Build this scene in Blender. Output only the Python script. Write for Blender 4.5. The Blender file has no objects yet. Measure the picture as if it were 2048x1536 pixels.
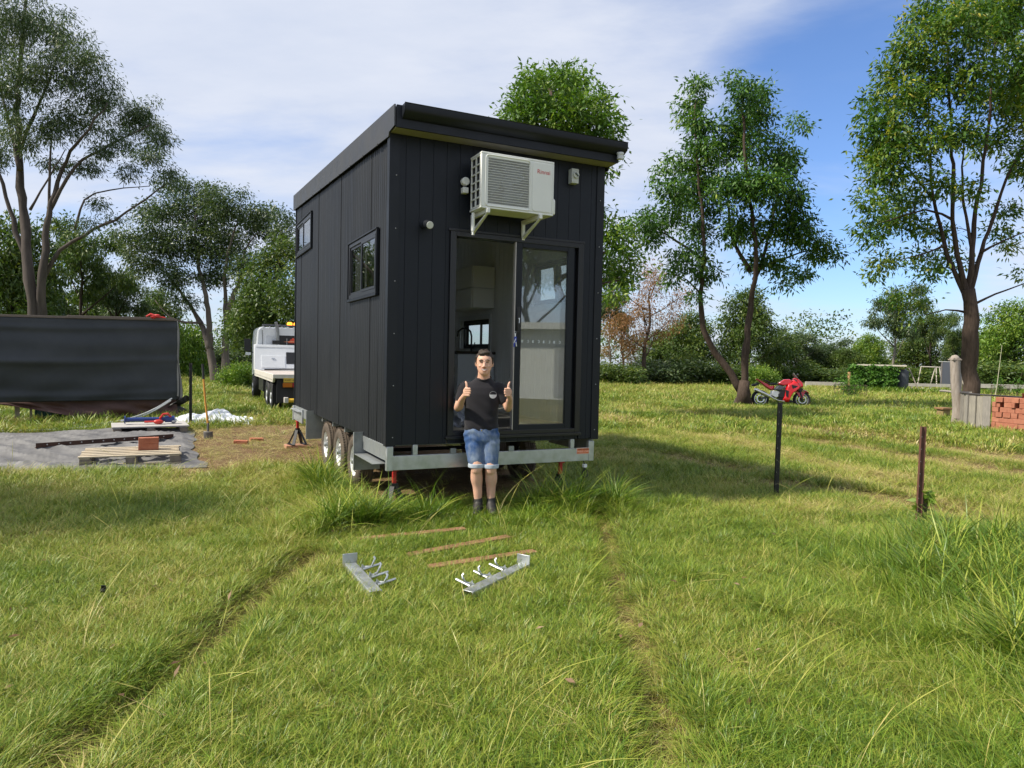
import bpy, bmesh, math, random
import numpy as np
from mathutils import Vector, Matrix, Euler
random.seed(7); np.random.seed(7)
S = bpy.context.scene
COL = S.collection
R_ = math.radians

# ------------------------------------------------------------------ camera
CAMZ = 1.62
PITCH, ROLL, FPX = 0.0385, 0.0216, 1416.7
cam_d = bpy.data.cameras.new('camera'); cam = bpy.data.objects.new('camera', cam_d); COL.objects.link(cam)
cam_d.sensor_width = 36.0; cam_d.sensor_fit = 'HORIZONTAL'; cam_d.lens = FPX / 2048 * 36.0
cam_d.clip_start = 0.05; cam_d.clip_end = 3000
_U = Vector((0, math.sin(PITCH), math.cos(PITCH))); _F = Vector((0, math.cos(PITCH), -math.sin(PITCH))); _X = Vector((1, 0, 0))
_r = _X * math.cos(ROLL) + _U * math.sin(ROLL); _u = _U * math.cos(ROLL) - _X * math.sin(ROLL)
cam.matrix_world = Matrix(((_r.x, _u.x, -_F.x, 0), (_r.y, _u.y, -_F.y, 0), (_r.z, _u.z, -_F.z, CAMZ), (0, 0, 0, 1)))
S.camera = cam

# ------------------------------------------------------------------ light
SUN_EL, SUN_AZ = R_(47), math.atan2(-0.95, -0.31)      # azimuth from +Y towards +X
to_sun = Vector((math.sin(SUN_AZ) * math.cos(SUN_EL), math.cos(SUN_AZ) * math.cos(SUN_EL), math.sin(SUN_EL)))
W = bpy.data.worlds.new('World'); S.world = W; W.use_nodes = True
nt = W.node_tree; nt.nodes.clear()
def wn(t, **k):
    n = nt.nodes.new(t)
    for a, b in k.items(): setattr(n, a, b)
    return n
def wl(a, b): nt.links.new(a, b)
out = wn('ShaderNodeOutputWorld'); bg = wn('ShaderNodeBackground'); bg.inputs['Strength'].default_value = 0.088
sky = wn('ShaderNodeTexSky', sky_type='NISHITA', sun_disc=False, sun_elevation=SUN_EL, sun_rotation=SUN_AZ % (2 * math.pi))
sky.altitude = 50; sky.air_density = 1.0; sky.dust_density = 0.6; sky.ozone_density = 2.0
tc = wn('ShaderNodeTexCoord')
sep = wn('ShaderNodeSeparateXYZ'); wl(tc.outputs['Generated'], sep.inputs[0])
def math_(op, a, b=None, c=None, clamp=False):
    n = wn('ShaderNodeMath', operation=op, use_clamp=clamp)
    for i, v in enumerate((a, b, c)):
        if v is None: continue
        if isinstance(v, (int, float)): n.inputs[i].default_value = v
        else: wl(v, n.inputs[i])
    return n.outputs[0]
zz = math_('ADD', math_('MAXIMUM', sep.outputs[2], 0.0), 0.16)
cmb = wn('ShaderNodeCombineXYZ'); wl(math_('DIVIDE', sep.outputs[0], zz), cmb.inputs[0]); wl(math_('DIVIDE', sep.outputs[1], zz), cmb.inputs[1])
n1 = wn('ShaderNodeTexNoise'); n1.inputs['Scale'].default_value = 0.9; n1.inputs['Detail'].default_value = 7; n1.inputs['Roughness'].default_value = 0.55; n1.inputs['Distortion'].default_value = 0.35
mp1 = wn('ShaderNodeMapping'); mp1.inputs['Location'].default_value = (3.1, 1.7, 0); mp1.inputs['Rotation'].default_value = (0, 0, 0.5); mp1.inputs['Scale'].default_value = (0.8, 1.5, 1)
wl(cmb.outputs[0], mp1.inputs[0]); wl(mp1.outputs[0], n1.inputs['Vector'])
# the opening in the cloud deck lies to the right of the house, fading out all round
gap = wn('ShaderNodeVectorMath', operation='DOT_PRODUCT'); wl(tc.outputs['Generated'], gap.inputs[0])
gd = Vector((math.tan(R_(25.0)), 1.0, 0.285)).normalized(); gap.inputs[1].default_value = gd
gapm = wn('ShaderNodeMapRange'); gapm.inputs['From Min'].default_value = math.cos(R_(13)); gapm.inputs['From Max'].default_value = 1.0; gapm.inputs['To Min'].default_value = 0.0; gapm.inputs['To Max'].default_value = 0.46
wl(gap.outputs['Value'], gapm.inputs['Value'])
n2 = wn('ShaderNodeTexNoise'); n2.inputs['Scale'].default_value = 3.2; n2.inputs['Detail'].default_value = 6; n2.inputs['Roughness'].default_value = 0.6
wl(mp1.outputs[0], n2.inputs['Vector'])
cov = math_('SUBTRACT', math_('ADD', n1.outputs['Fac'], math_('MULTIPLY', n2.outputs['Fac'], 0.24)), gapm.outputs[0])
# thinner towards the horizon so that some blue comes through low down
low = wn('ShaderNodeMapRange'); low.inputs['From Min'].default_value = 0.0; low.inputs['From Max'].default_value = 0.22; low.inputs['To Min'].default_value = -0.02; low.inputs['To Max'].default_value = 0.20
wl(sep.outputs[2], low.inputs['Value'])
cov = math_('ADD', cov, low.outputs[0])
cm = wn('ShaderNodeMapRange', interpolation_type='SMOOTHSTEP'); cm.inputs['From Min'].default_value = 0.34; cm.inputs['From Max'].default_value = 0.90; cm.inputs['To Min'].default_value = 0.0; cm.inputs['To Max'].default_value = 0.94
wl(cov, cm.inputs['Value'])
ccol = wn('ShaderNodeMix', data_type='RGBA'); ccol.inputs['A'].default_value = (4.9, 5.5, 6.8, 1); ccol.inputs['B'].default_value = (6.9, 7.15, 7.8, 1)
wl(n2.outputs['Fac'], ccol.inputs['Factor'])
skyg = wn('ShaderNodeMix', data_type='RGBA', blend_type='MULTIPLY'); skyg.inputs['Factor'].default_value = 1.0; skyg.inputs['B'].default_value = (1.0, 1.2, 1.55, 1)
wl(sky.outputs[0], skyg.inputs['A'])
mx = wn('ShaderNodeMix', data_type='RGBA'); wl(cm.outputs[0], mx.inputs['Factor']); wl(skyg.outputs['Result'], mx.inputs['A']); wl(ccol.outputs['Result'], mx.inputs['B'])
wl(mx.outputs['Result'], bg.inputs['Color']); wl(bg.outputs[0], out.inputs['Surface'])

sun_d = bpy.data.lights.new('sun', 'SUN'); sun = bpy.data.objects.new('sun', sun_d); COL.objects.link(sun)
sun_d.energy = 4.6; sun_d.angle = R_(3.2); sun_d.color = (1.0, 0.93, 0.80)
sun.rotation_euler = (-to_sun).to_track_quat('-Z', 'Y').to_euler(); sun.location = to_sun * 60
S.view_settings.view_transform = 'Standard'; S.view_settings.look = 'None'; S.view_settings.gamma = 1.0
S.view_settings.use_curve_mapping = False; S.view_settings.exposure = 0.52
S.cycles.use_denoising = True
S.cycles.max_bounces = 7; S.cycles.diffuse_bounces = 4; S.cycles.glossy_bounces = 3; S.cycles.transparent_max_bounces = 16; S.cycles.sample_clamp_indirect = 6.0; S.cycles.caustics_reflective = False; S.cycles.caustics_refractive = False
# ------------------------------------------------------------------ helpers
def ray(px, py):
    a, b = px - 1024, py - 768
    c, s = math.cos(ROLL), math.sin(ROLL)
    a, b = c * a + s * b, -s * a + c * b
    d = _X * (a / FPX) + _F - _U * (b / FPX)
    return d
def at(px, py, Y):
    d = ray(px, py); p = d * (Y / d.y); return Vector((p.x, p.y, p.z + CAMZ))
def gp(px, py, z=0.0):
    d = ray(px, py); t = (z - CAMZ) / d.z; return Vector((d.x * t, d.y * t, z))

def smooth01(t): t = np.clip(t, 0, 1); return t * t * (3 - 2 * t)

class MB:
    def __init__(s): s.v = []; s.f = []; s.m = []
    def add(s, vs, fs, mi=0):
        o = len(s.v); s.v.extend([tuple(v) for v in vs])
        s.f.extend([tuple(i + o for i in f) for f in fs]); s.m.extend([mi] * len(fs)); return s
    def box(s, x0, x1, y0, y1, z0, z1, mi=0, M=None):
        vs = [Vector(p) for p in ((x0,y0,z0),(x1,y0,z0),(x1,y1,z0),(x0,y1,z0),(x0,y0,z1),(x1,y0,z1),(x1,y1,z1),(x0,y1,z1))]
        if M is not None: vs = [M @ v for v in vs]
        return s.add(vs, [(0,3,2,1),(4,5,6,7),(0,1,5,4),(1,2,6,5),(2,3,7,6),(3,0,4,7)], mi)
    def obox(s, c, size, rot=(0,0,0), mi=0):
        M = Matrix.Translation(c) @ Euler(rot).to_matrix().to_4x4()
        a, b, d = size[0]/2, size[1]/2, size[2]/2
        return s.box(-a, a, -b, b, -d, d, mi, M)
    def beam(s, p0, p1, w, h, up=(0,0,1), mi=0):
        p0, p1 = Vector(p0), Vector(p1); d = (p1 - p0); L = d.length; d.normalize()
        up = Vector(up); sd = d.cross(up)
        if sd.length < 1e-4: sd = d.cross(Vector((0,1,0)))
        sd.normalize(); u = sd.cross(d)
        M = Matrix(((sd.x,d.x,u.x,p0.x),(sd.y,d.y,u.y,p0.y),(sd.z,d.z,u.z,p0.z),(0,0,0,1)))
        return s.box(-w/2, w/2, 0, L, -h/2, h/2, mi, M)
    def tube(s, pts, rads, n=10, caps=True, mi=0, closed=False):
        pts = [Vector(p) for p in pts]; k = len(pts)
        if isinstance(rads, (int, float)): rads = [rads] * k
        vs = []; fs = []; ref = None
        for i, p in enumerate(pts):
            if closed: t = pts[(i+1) % k] - pts[i-1]
            else: t = pts[min(i+1, k-1)] - pts[max(i-1, 0)]
            if t.length < 1e-9: t = Vector((0,0,1))
            t.normalize()
            if ref is None:
                ref = t.cross(Vector((0,0,1)))
                if ref.length < .1: ref = t.cross(Vector((1,0,0)))
            else: ref = ref - t * ref.dot(t)
            if ref.length < 1e-6: ref = t.orthogonal()
            ref.normalize(); b = t.cross(ref)
            for j in range(n):
                a = 2*math.pi*j/n; vs.append(p + (ref*math.cos(a) + b*math.sin(a)) * rads[i])
        m = k if closed else k-1
        for i in range(m):
            for j in range(n):
                a = i*n+j; b_ = i*n+(j+1) % n; c = ((i+1) % k)*n+(j+1) % n; d = ((i+1) % k)*n+j
                fs.append((a, b_, c, d))
        if caps and not closed:
            fs.append(tuple(range(n))[::-1]); fs.append(tuple((k-1)*n+j for j in range(n)))
        return s.add(vs, fs, mi)
    def cyl(s, p0, p1, r0, r1=None, n=14, mi=0): return s.tube([p0, p1], [r0, r0 if r1 is None else r1], n, True, mi)
    def lathe(s, prof, o=(0,0,0), axis='x', n=24, mi=0, close=True):
        vs = []; fs = []; k = len(prof); o = Vector(o)
        for r, h in prof:
            for j in range(n):
                a = 2*math.pi*j/n; c, q = r*math.cos(a), r*math.sin(a)
                vs.append(o + Vector({'x': (h, c, q), 'y': (q, h, c), 'z': (c, q, h)}[axis]))
        for i in range(k-1):
            for j in range(n): fs.append((i*n+j, i*n+(j+1) % n, (i+1)*n+(j+1) % n, (i+1)*n+j))
        if close: fs.append(tuple(range(n))[::-1]); fs.append(tuple((k-1)*n+j for j in range(n)))
        return s.add(vs, fs, mi)
    def prism(s, poly, a, b, axis='y', mi=0):
        n = len(poly)
        def P(u, v, w): return {'x': (w, u, v), 'y': (u, w, v), 'z': (u, v, w)}[axis]
        vs = [P(u, v, a) for u, v in poly] + [P(u, v, b) for u, v in poly]
        fs = [tuple(range(n)), tuple(range(2*n-1, n-1, -1))] + [(i, i+n, (i+1) % n + n, (i+1) % n) for i in range(n)]
        return s.add(vs, fs, mi)
    def ell(s, c, r, n=16, m=10, mi=0, M=None):
        if isinstance(r, (int, float)): r = (r, r, r)
        c = Vector(c); vs = []; fs = []
        for i in range(m+1):
            th = math.pi*i/m
            for j in range(n):
                ph = 2*math.pi*j/n
                v = Vector((r[0]*math.sin(th)*math.cos(ph), r[1]*math.sin(th)*math.sin(ph), r[2]*math.cos(th)))
                if M is not None: v = M @ v
                vs.append(c + v)
        for i in range(m):
            for j in range(n): fs.append((i*n+j, (i+1)*n+j, (i+1)*n+(j+1) % n, i*n+(j+1) % n))
        return s.add(vs, fs, mi)
    def grid(s, fn, nu, nv, mi=0):
        vs = [fn(i/nu, j/nv) for i in range(nu+1) for j in range(nv+1)]
        fs = [(i*(nv+1)+j, (i+1)*(nv+1)+j, (i+1)*(nv+1)+j+1, i*(nv+1)+j+1) for i in range(nu) for j in range(nv)]
        return s.add(vs, fs, mi)
    def mesh(s, name, mats, smooth=True, ang=38):
        me = bpy.data.meshes.new(name); me.from_pydata(s.v, [], s.f)
        if not isinstance(mats, (list, tuple)): mats = [mats]
        for m in mats: me.materials.append(m)
        if len(mats) > 1: me.polygons.foreach_set('material_index', s.m)
        bm = bmesh.new(); bm.from_mesh(me); bmesh.ops.recalc_face_normals(bm, faces=bm.faces); bm.to_mesh(me); bm.free()
        if smooth:
            me.polygons.foreach_set('use_smooth', [True]*len(me.polygons)); me.set_sharp_from_angle(angle=R_(ang))
        me.update(); return me
    def build_each(s, name, mats, parent=None, **k):
        """one object for each separate piece"""
        up = list(range(len(s.v)))
        def root(i):
            while up[i] != i: up[i] = up[up[i]]; i = up[i]
            return i
        for f in s.f:
            for i in f[1:]: up[root(i)] = root(f[0])
        grp = {}
        for f in s.f: grp.setdefault(root(f[0]), []).append(f)
        out_ = []
        for fs in grp.values():
            ids = sorted({i for f in fs for i in f}); mp = {i: n for n, i in enumerate(ids)}
            out_.append(MB().add([s.v[i] for i in ids], [tuple(mp[i] for i in f) for f in fs]).build(name, mats, parent, **k))
        return out_
    def build(s, name, mats, parent=None, smooth=True, bevel=0, ang=38, loc=None, rot=None, solid=0, label=None, cat=None, group=None, kind=None):
        o = bpy.data.objects.new(name, s.mesh(name, mats, smooth, ang)); COL.objects.link(o)
        if parent is not None: o.parent = parent
        if loc is not None: o.location = loc
        if rot is not None: o.rotation_euler = rot
        if solid:
            m = o.modifiers.new('solid', 'SOLIDIFY'); m.thickness = solid; m.offset = 0
        if bevel:
            m = o.modifiers.new('bevel', 'BEVEL'); m.width = bevel; m.segments = 2; m.limit_method = 'ANGLE'; m.angle_limit = R_(35)
        tag(o, label, cat, group, kind); return o

def tag(o, label=None, cat=None, group=None, kind=None):
    if label: o['label'] = label
    if cat: o['category'] = cat
    if group: o['group'] = group
    if kind: o['kind'] = kind
    return o
def thing(name, label, cat, loc=(0,0,0), rz=0, group=None):
    o = bpy.data.objects.new(name, None); COL.objects.link(o); o.empty_display_size = 0.2
    o.location = loc; o.rotation_euler = (0, 0, rz); return tag(o, label, cat, group)
def copy_tree(o, parent=None):
    c = o.copy(); COL.objects.link(c); c.parent = parent
    for ch in list(o.children): copy_tree(ch, c)
    return c
def text_mb(txt, size, depth=0.001):
    cu = bpy.data.curves.new('txt', 'FONT'); cu.body = txt; cu.size = size; cu.extrude = depth; cu.align_x = 'CENTER'; cu.align_y = 'CENTER'; cu.resolution_u = 3
    o = bpy.data.objects.new('txt', cu); COL.objects.link(o)
    dg = bpy.context.evaluated_depsgraph_get(); me = o.evaluated_get(dg).to_mesh()
    mb = MB(); mb.add([v.co.copy() for v in me.vertices], [tuple(p.vertices) for p in me.polygons])
    o.evaluated_get(dg).to_mesh_clear(); bpy.data.objects.remove(o); bpy.data.curves.remove(cu); return mb
def xf(mb, M):
    mb.v = [tuple(M @ Vector(v)) for v in mb.v]; return mb

# ------------------------------------------------------------------ materials
_M = {}
def mat(name, col, rough=0.6, metal=0.0, col2=None, nscale=6.0, lo=0.35, hi=0.65, bump=0.0, bscale=60.0, stretch=(1,1,1), spec=0.5, coat=0.0, detail=5.0, sss=0.0, emit=None, es=0.0, alpha=None, rvar=0.0):
    if name in _M: return _M[name]
    m = bpy.data.materials.new(name); m.use_nodes = True; t = m.node_tree; b = t.nodes['Principled BSDF']
    b.inputs['Base Color'].default_value = (*col, 1); b.inputs['Roughness'].default_value = rough; b.inputs['Metallic'].default_value = metal
    b.inputs['Specular IOR Level'].default_value = spec
    if coat: b.inputs['Coat Weight'].default_value = coat; b.inputs['Coat Roughness'].default_value = 0.06
    if sss:
        b.inputs['Subsurface Weight'].default_value = sss; b.inputs['Subsurface Radius'].default_value = (1.0, 0.35, 0.2); b.inputs['Subsurface Scale'].default_value = 0.012
    if emit: b.inputs['Emission Color'].default_value = (*emit, 1); b.inputs['Emission Strength'].default_value = es
    if col2 is not None or bump or rvar:
        c = t.nodes.new('ShaderNodeTexCoord'); mp = t.nodes.new('ShaderNodeMapping'); mp.inputs['Scale'].default_value = stretch
        t.links.new(c.outputs['Object'], mp.inputs[0])
    if col2 is not None or rvar:
        n = t.nodes.new('ShaderNodeTexNoise'); n.inputs['Scale'].default_value = nscale; n.inputs['Detail'].default_value = detail; n.inputs['Roughness'].default_value = 0.62
        t.links.new(mp.outputs[0], n.inputs['Vector'])
        r = t.nodes.new('ShaderNodeMapRange'); r.inputs['From Min'].default_value = lo; r.inputs['From Max'].default_value = hi
        t.links.new(n.outputs['Fac'], r.inputs['Value'])
        if col2 is not None:
            mix = t.nodes.new('ShaderNodeMix'); mix.data_type = 'RGBA'; mix.inputs['A'].default_value = (*col, 1); mix.inputs['B'].default_value = (*col2, 1)
            t.links.new(r.outputs[0], mix.inputs['Factor']); t.links.new(mix.outputs['Result'], b.inputs['Base Color'])
        if rvar:
            r2 = t.nodes.new('ShaderNodeMapRange'); r2.inputs['To Min'].default_value = max(rough-rvar, .02); r2.inputs['To Max'].default_value = min(rough+rvar, 1)
            t.links.new(r.outputs[0], r2.inputs['Value']); t.links.new(r2.outputs[0], b.inputs['Roughness'])
    if bump:
        n = t.nodes.new('ShaderNodeTexNoise'); n.inputs['Scale'].default_value = bscale; n.inputs['Detail'].default_value = 5
        t.links.new(mp.outputs[0], n.inputs['Vector'])
        bp = t.nodes.new('ShaderNodeBump'); bp.inputs['Strength'].default_value = min(bump, 1); bp.inputs['Distance'].default_value = 0.01
        t.links.new(n.outputs['Fac'], bp.inputs['Height']); t.links.new(bp.outputs[0], b.inputs['Normal'])
    _M[name] = m; return m
def glass(name, tint=(0.92, 0.96, 0.95), refl=1.0, rough=0.0, dust_haze=0.0):
    if name in _M: return _M[name]
    m = bpy.data.materials.new(name); m.use_nodes = True; t = m.node_tree; t.nodes.clear()
    o = t.nodes.new('ShaderNodeOutputMaterial'); tr = t.nodes.new('ShaderNodeBsdfTransparent'); gl = t.nodes.new('ShaderNodeBsdfGlossy'); mx = t.nodes.new('ShaderNodeMixShader'); fr = t.nodes.new('ShaderNodeFresnel')
    tr.inputs[0].default_value = (*tint, 1); gl.inputs['Roughness'].default_value = rough; ior = 1.52*refl
    ge = t.nodes.new('ShaderNodeNewGeometry'); ma = t.nodes.new('ShaderNodeMath'); ma.operation = 'MULTIPLY_ADD'; ma.inputs[1].default_value = 1/ior-ior; ma.inputs[2].default_value = ior
    t.links.new(ge.outputs['Backfacing'], ma.inputs[0]); t.links.new(ma.outputs[0], fr.inputs['IOR'])
    t.links.new(fr.outputs[0], mx.inputs[0]); t.links.new(tr.outputs[0], mx.inputs[1]); t.links.new(gl.outputs[0], mx.inputs[2]); 
    if dust_haze:      # a thin dusty film, with the pane's milky reflection painted in
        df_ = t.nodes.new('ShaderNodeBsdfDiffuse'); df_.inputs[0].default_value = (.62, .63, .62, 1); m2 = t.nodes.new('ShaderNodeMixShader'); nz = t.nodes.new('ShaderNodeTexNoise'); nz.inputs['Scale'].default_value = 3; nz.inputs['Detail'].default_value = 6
        tc_ = t.nodes.new('ShaderNodeTexCoord'); t.links.new(tc_.outputs['Object'], nz.inputs['Vector']); k = t.nodes.new('ShaderNodeMath'); k.operation = 'MULTIPLY'; k.inputs[1].default_value = dust_haze*2; t.links.new(nz.outputs['Fac'], k.inputs[0])
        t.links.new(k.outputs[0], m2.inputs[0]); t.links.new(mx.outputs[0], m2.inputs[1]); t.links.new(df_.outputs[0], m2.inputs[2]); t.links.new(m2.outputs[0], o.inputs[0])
    else: t.links.new(mx.outputs[0], o.inputs[0])
    _M[name] = m; return m
def leafmat(name, ramp, transl=0.32, rough=0.5, spec=0.35, attr='var'):
    """leaves: colour runs along a ramp by each leaf's own random value, with some light passing through"""
    if name in _M: return _M[name]
    m = bpy.data.materials.new(name); m.use_nodes = True; t = m.node_tree; b = t.nodes['Principled BSDF']; o = t.nodes['Material Output']
    a = t.nodes.new('ShaderNodeAttribute'); a.attribute_name = attr
    cr = t.nodes.new('ShaderNodeValToRGB'); e = cr.color_ramp.elements
    for i, (p, c) in enumerate(ramp):
        el = e[i] if i < 2 else e.new(p)
        el.position = p; el.color = (*c, 1)
    t.links.new(a.outputs['Fac'], cr.inputs[0]); t.links.new(cr.outputs[0], b.inputs['Base Color'])
    b.inputs['Roughness'].default_value = rough; b.inputs['Specular IOR Level'].default_value = spec
    tr = t.nodes.new('ShaderNodeBsdfTranslucent'); g = t.nodes.new('ShaderNodeMix'); g.data_type = 'RGBA'; g.blend_type = 'MULTIPLY'; g.inputs['Factor'].default_value = 1; g.inputs['B'].default_value = (1.35, 1.5, 0.7, 1)
    t.links.new(cr.outputs[0], g.inputs['A']); t.links.new(g.outputs['Result'], tr.inputs[0])
    ms = t.nodes.new('ShaderNodeMixShader'); ms.inputs[0].default_value = transl
    t.links.new(b.outputs[0], ms.inputs[1]); t.links.new(tr.outputs[0], ms.inputs[2]); t.links.new(ms.outputs[0], o.inputs[0])
    _M[name] = m; return m
# ------------------------------------------------------------------ the ground
def _hash(i, j, s):
    h = np.sin(i * 127.1 + j * 311.7 + s * 74.7) * 43758.5453; return h - np.floor(h)
def vnoise(x, y, sc, s=0):
    x = x * sc + 17.3 * s; y = y * sc - 9.1 * s
    i, j = np.floor(x), np.floor(y); u, v = x - i, y - j; u = u*u*(3-2*u); v = v*v*(3-2*v)
    a, b, c, d = _hash(i, j, s), _hash(i+1, j, s), _hash(i, j+1, s), _hash(i+1, j+1, s)
    return (a*(1-u)+b*u)*(1-v) + (c*(1-u)+d*u)*v
def fbm(x, y, sc, s=0, o=4):
    r = 0; a = 0.5; t = 0
    for k in range(o): r = r + a * vnoise(x, y, sc * 2**k, s + k); t += a; a *= 0.55
    return r / t
def pdist(x, y, pts):
    best = np.full(np.shape(x), 1e9)
    for (ax, ay), (bx, by) in zip(pts[:-1], pts[1:]):
        dx, dy = bx-ax, by-ay; t = np.clip(((x-ax)*dx+(y-ay)*dy)/(dx*dx+dy*dy), 0, 1)
        best = np.minimum(best, np.hypot(x-ax-t*dx, y-ay-t*dy))
    return best
def pp(*px): return [tuple(gp(*p)[:2]) for p in px]
RUTS = [pp((610,1120),(560,1160),(470,1240),(380,1330),(290,1400),(200,1470),(90,1560)),
        pp((1190,1010),(1215,1070),(1225,1150),(1248,1230),(1290,1330),(1310,1420),(1335,1540))]
TRACKS = [(pp((1200,797),(1330,815),(1470,836),(1640,862),(1850,890),(2100,925)), 0.8, .9),
          (pp((1640,885),(1760,905),(1900,925),(2100,955)), 0.55, 1.1),
          (pp((1540,968),(1700,985),(1850,1015),(2100,1080)), 0.34, 1.0),
          (pp((1300,905),(1420,930),(1480,945)), 0.36, .8)]
STRAW = [(pp((1200,836),(1330,862),(1480,885),(1640,930),(1800,960)), 0.62), (pp((1195,900),(1280,905),(1340,915)), 0.18),
         (pp((1700,868),(1850,890),(2060,925)), 0.8), (pp((1590,955),(1750,970),(2060,1050)), .25)]
TARP_POLY = pp((-60,948),(403,938),(380,863),(-60,869))
DIRT_POLY = pp((385,945),(400,862),(470,858),(560,853),(660,858),(690,900),(640,925),(520,925),(430,938))
def inpoly(x, y, P):
    c = np.zeros(np.shape(x), bool); n = len(P)
    for i in range(n):
        (ax, ay), (bx, by) = P[i], P[i-1]
        c ^= ((ay > y) != (by > y)) & (x < (bx-ax)*(y-ay)/(by-ay+1e-12)+ax)
    return c
def polyfall(x, y, P, w):
    d = pdist(x, y, list(P)+[P[0]]); return np.where(inpoly(x, y, P), 1.0, np.clip(1-d/w, 0, 1))
HYAW, HX, HY, HZ = 0.4496, -1.2264, 7.046, 0.7054
HW, HL = 2.45, 5.917
def hloc(x, y):
    dx, dy = x-HX, y-HY; c, s = math.cos(HYAW), math.sin(HYAW); return dx*c+dy*s, -dx*s+dy*c
def hw(x, y, z=0.0):
    c, s = math.cos(HYAW), math.sin(HYAW); return Vector((HX+x*c-y*s, HY+x*s+y*c, z))
def f_dirt(x, y):
    x = np.asarray(x, float); y = np.asarray(y, float)
    n = fbm(x, y, 1.1, 3); n2 = fbm(x, y, 5, 9)
    d = polyfall(x, y, DIRT_POLY, .5) * (0.45 + 1.0*n)
    for P in RUTS: d = np.maximum(d, np.clip(1.15-pdist(x, y, P)/0.12, 0, 1)*(0.30+1.0*n2))
    for P, w, k in TRACKS: d = np.maximum(d, np.clip(1.2-pdist(x, y, P)/w, 0, 1)*k*(0.22+1.35*n2*(.45+1.1*n)))
    lx, ly = hloc(x, y); und = np.clip(1-np.maximum(np.maximum(0.15-lx, lx-HW+.15), np.maximum(.35-ly, ly-HL))/.5, 0, 1)
    d = np.maximum(d, und*(.35+.8*n))
    return np.clip(d, 0, 1)
def f_straw(x, y):
    x = np.asarray(x, float); y = np.asarray(y, float)
    n = fbm(x, y, .55, 21); n2 = fbm(x, y, 2.3, 31)
    s = np.clip((n*.55+n2*.45-.44)*3.4, 0, 1)*.85
    for P, w in STRAW: s = np.maximum(s, np.clip(1.3-pdist(x, y, P)/w, 0, 1)*(.2+1.3*n2))
    s = np.maximum(s, smooth01((y-30)/10)*.55*(x > 2))
    return np.clip(s, 0, 1)
def gz(x, y):
    x = np.asarray(x, float); y = np.asarray(y, float)
    z = -0.20*smooth01((y-15)/23) - np.clip(y-64, 0, 400)*0.075
    z = z + (fbm(x, y, .8, 51, 3)-.5)*.05*np.clip((np.hypot(x, y)-1)/2, 0, 1)
    near = y < 9
    for P in RUTS:
        d = pdist(x, y, P); z = z - 0.10*np.exp(-(d/.12)**2)*near + 0.022*np.exp(-((d-.22)/.09)**2)*near
    for P, w, k in TRACKS: z = z - 0.03*np.exp(-(pdist(x, y, P)/(w*.6))**2)
    return z
def gzf(x, y): return float(gz(np.array([x]), np.array([y]))[0])

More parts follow.
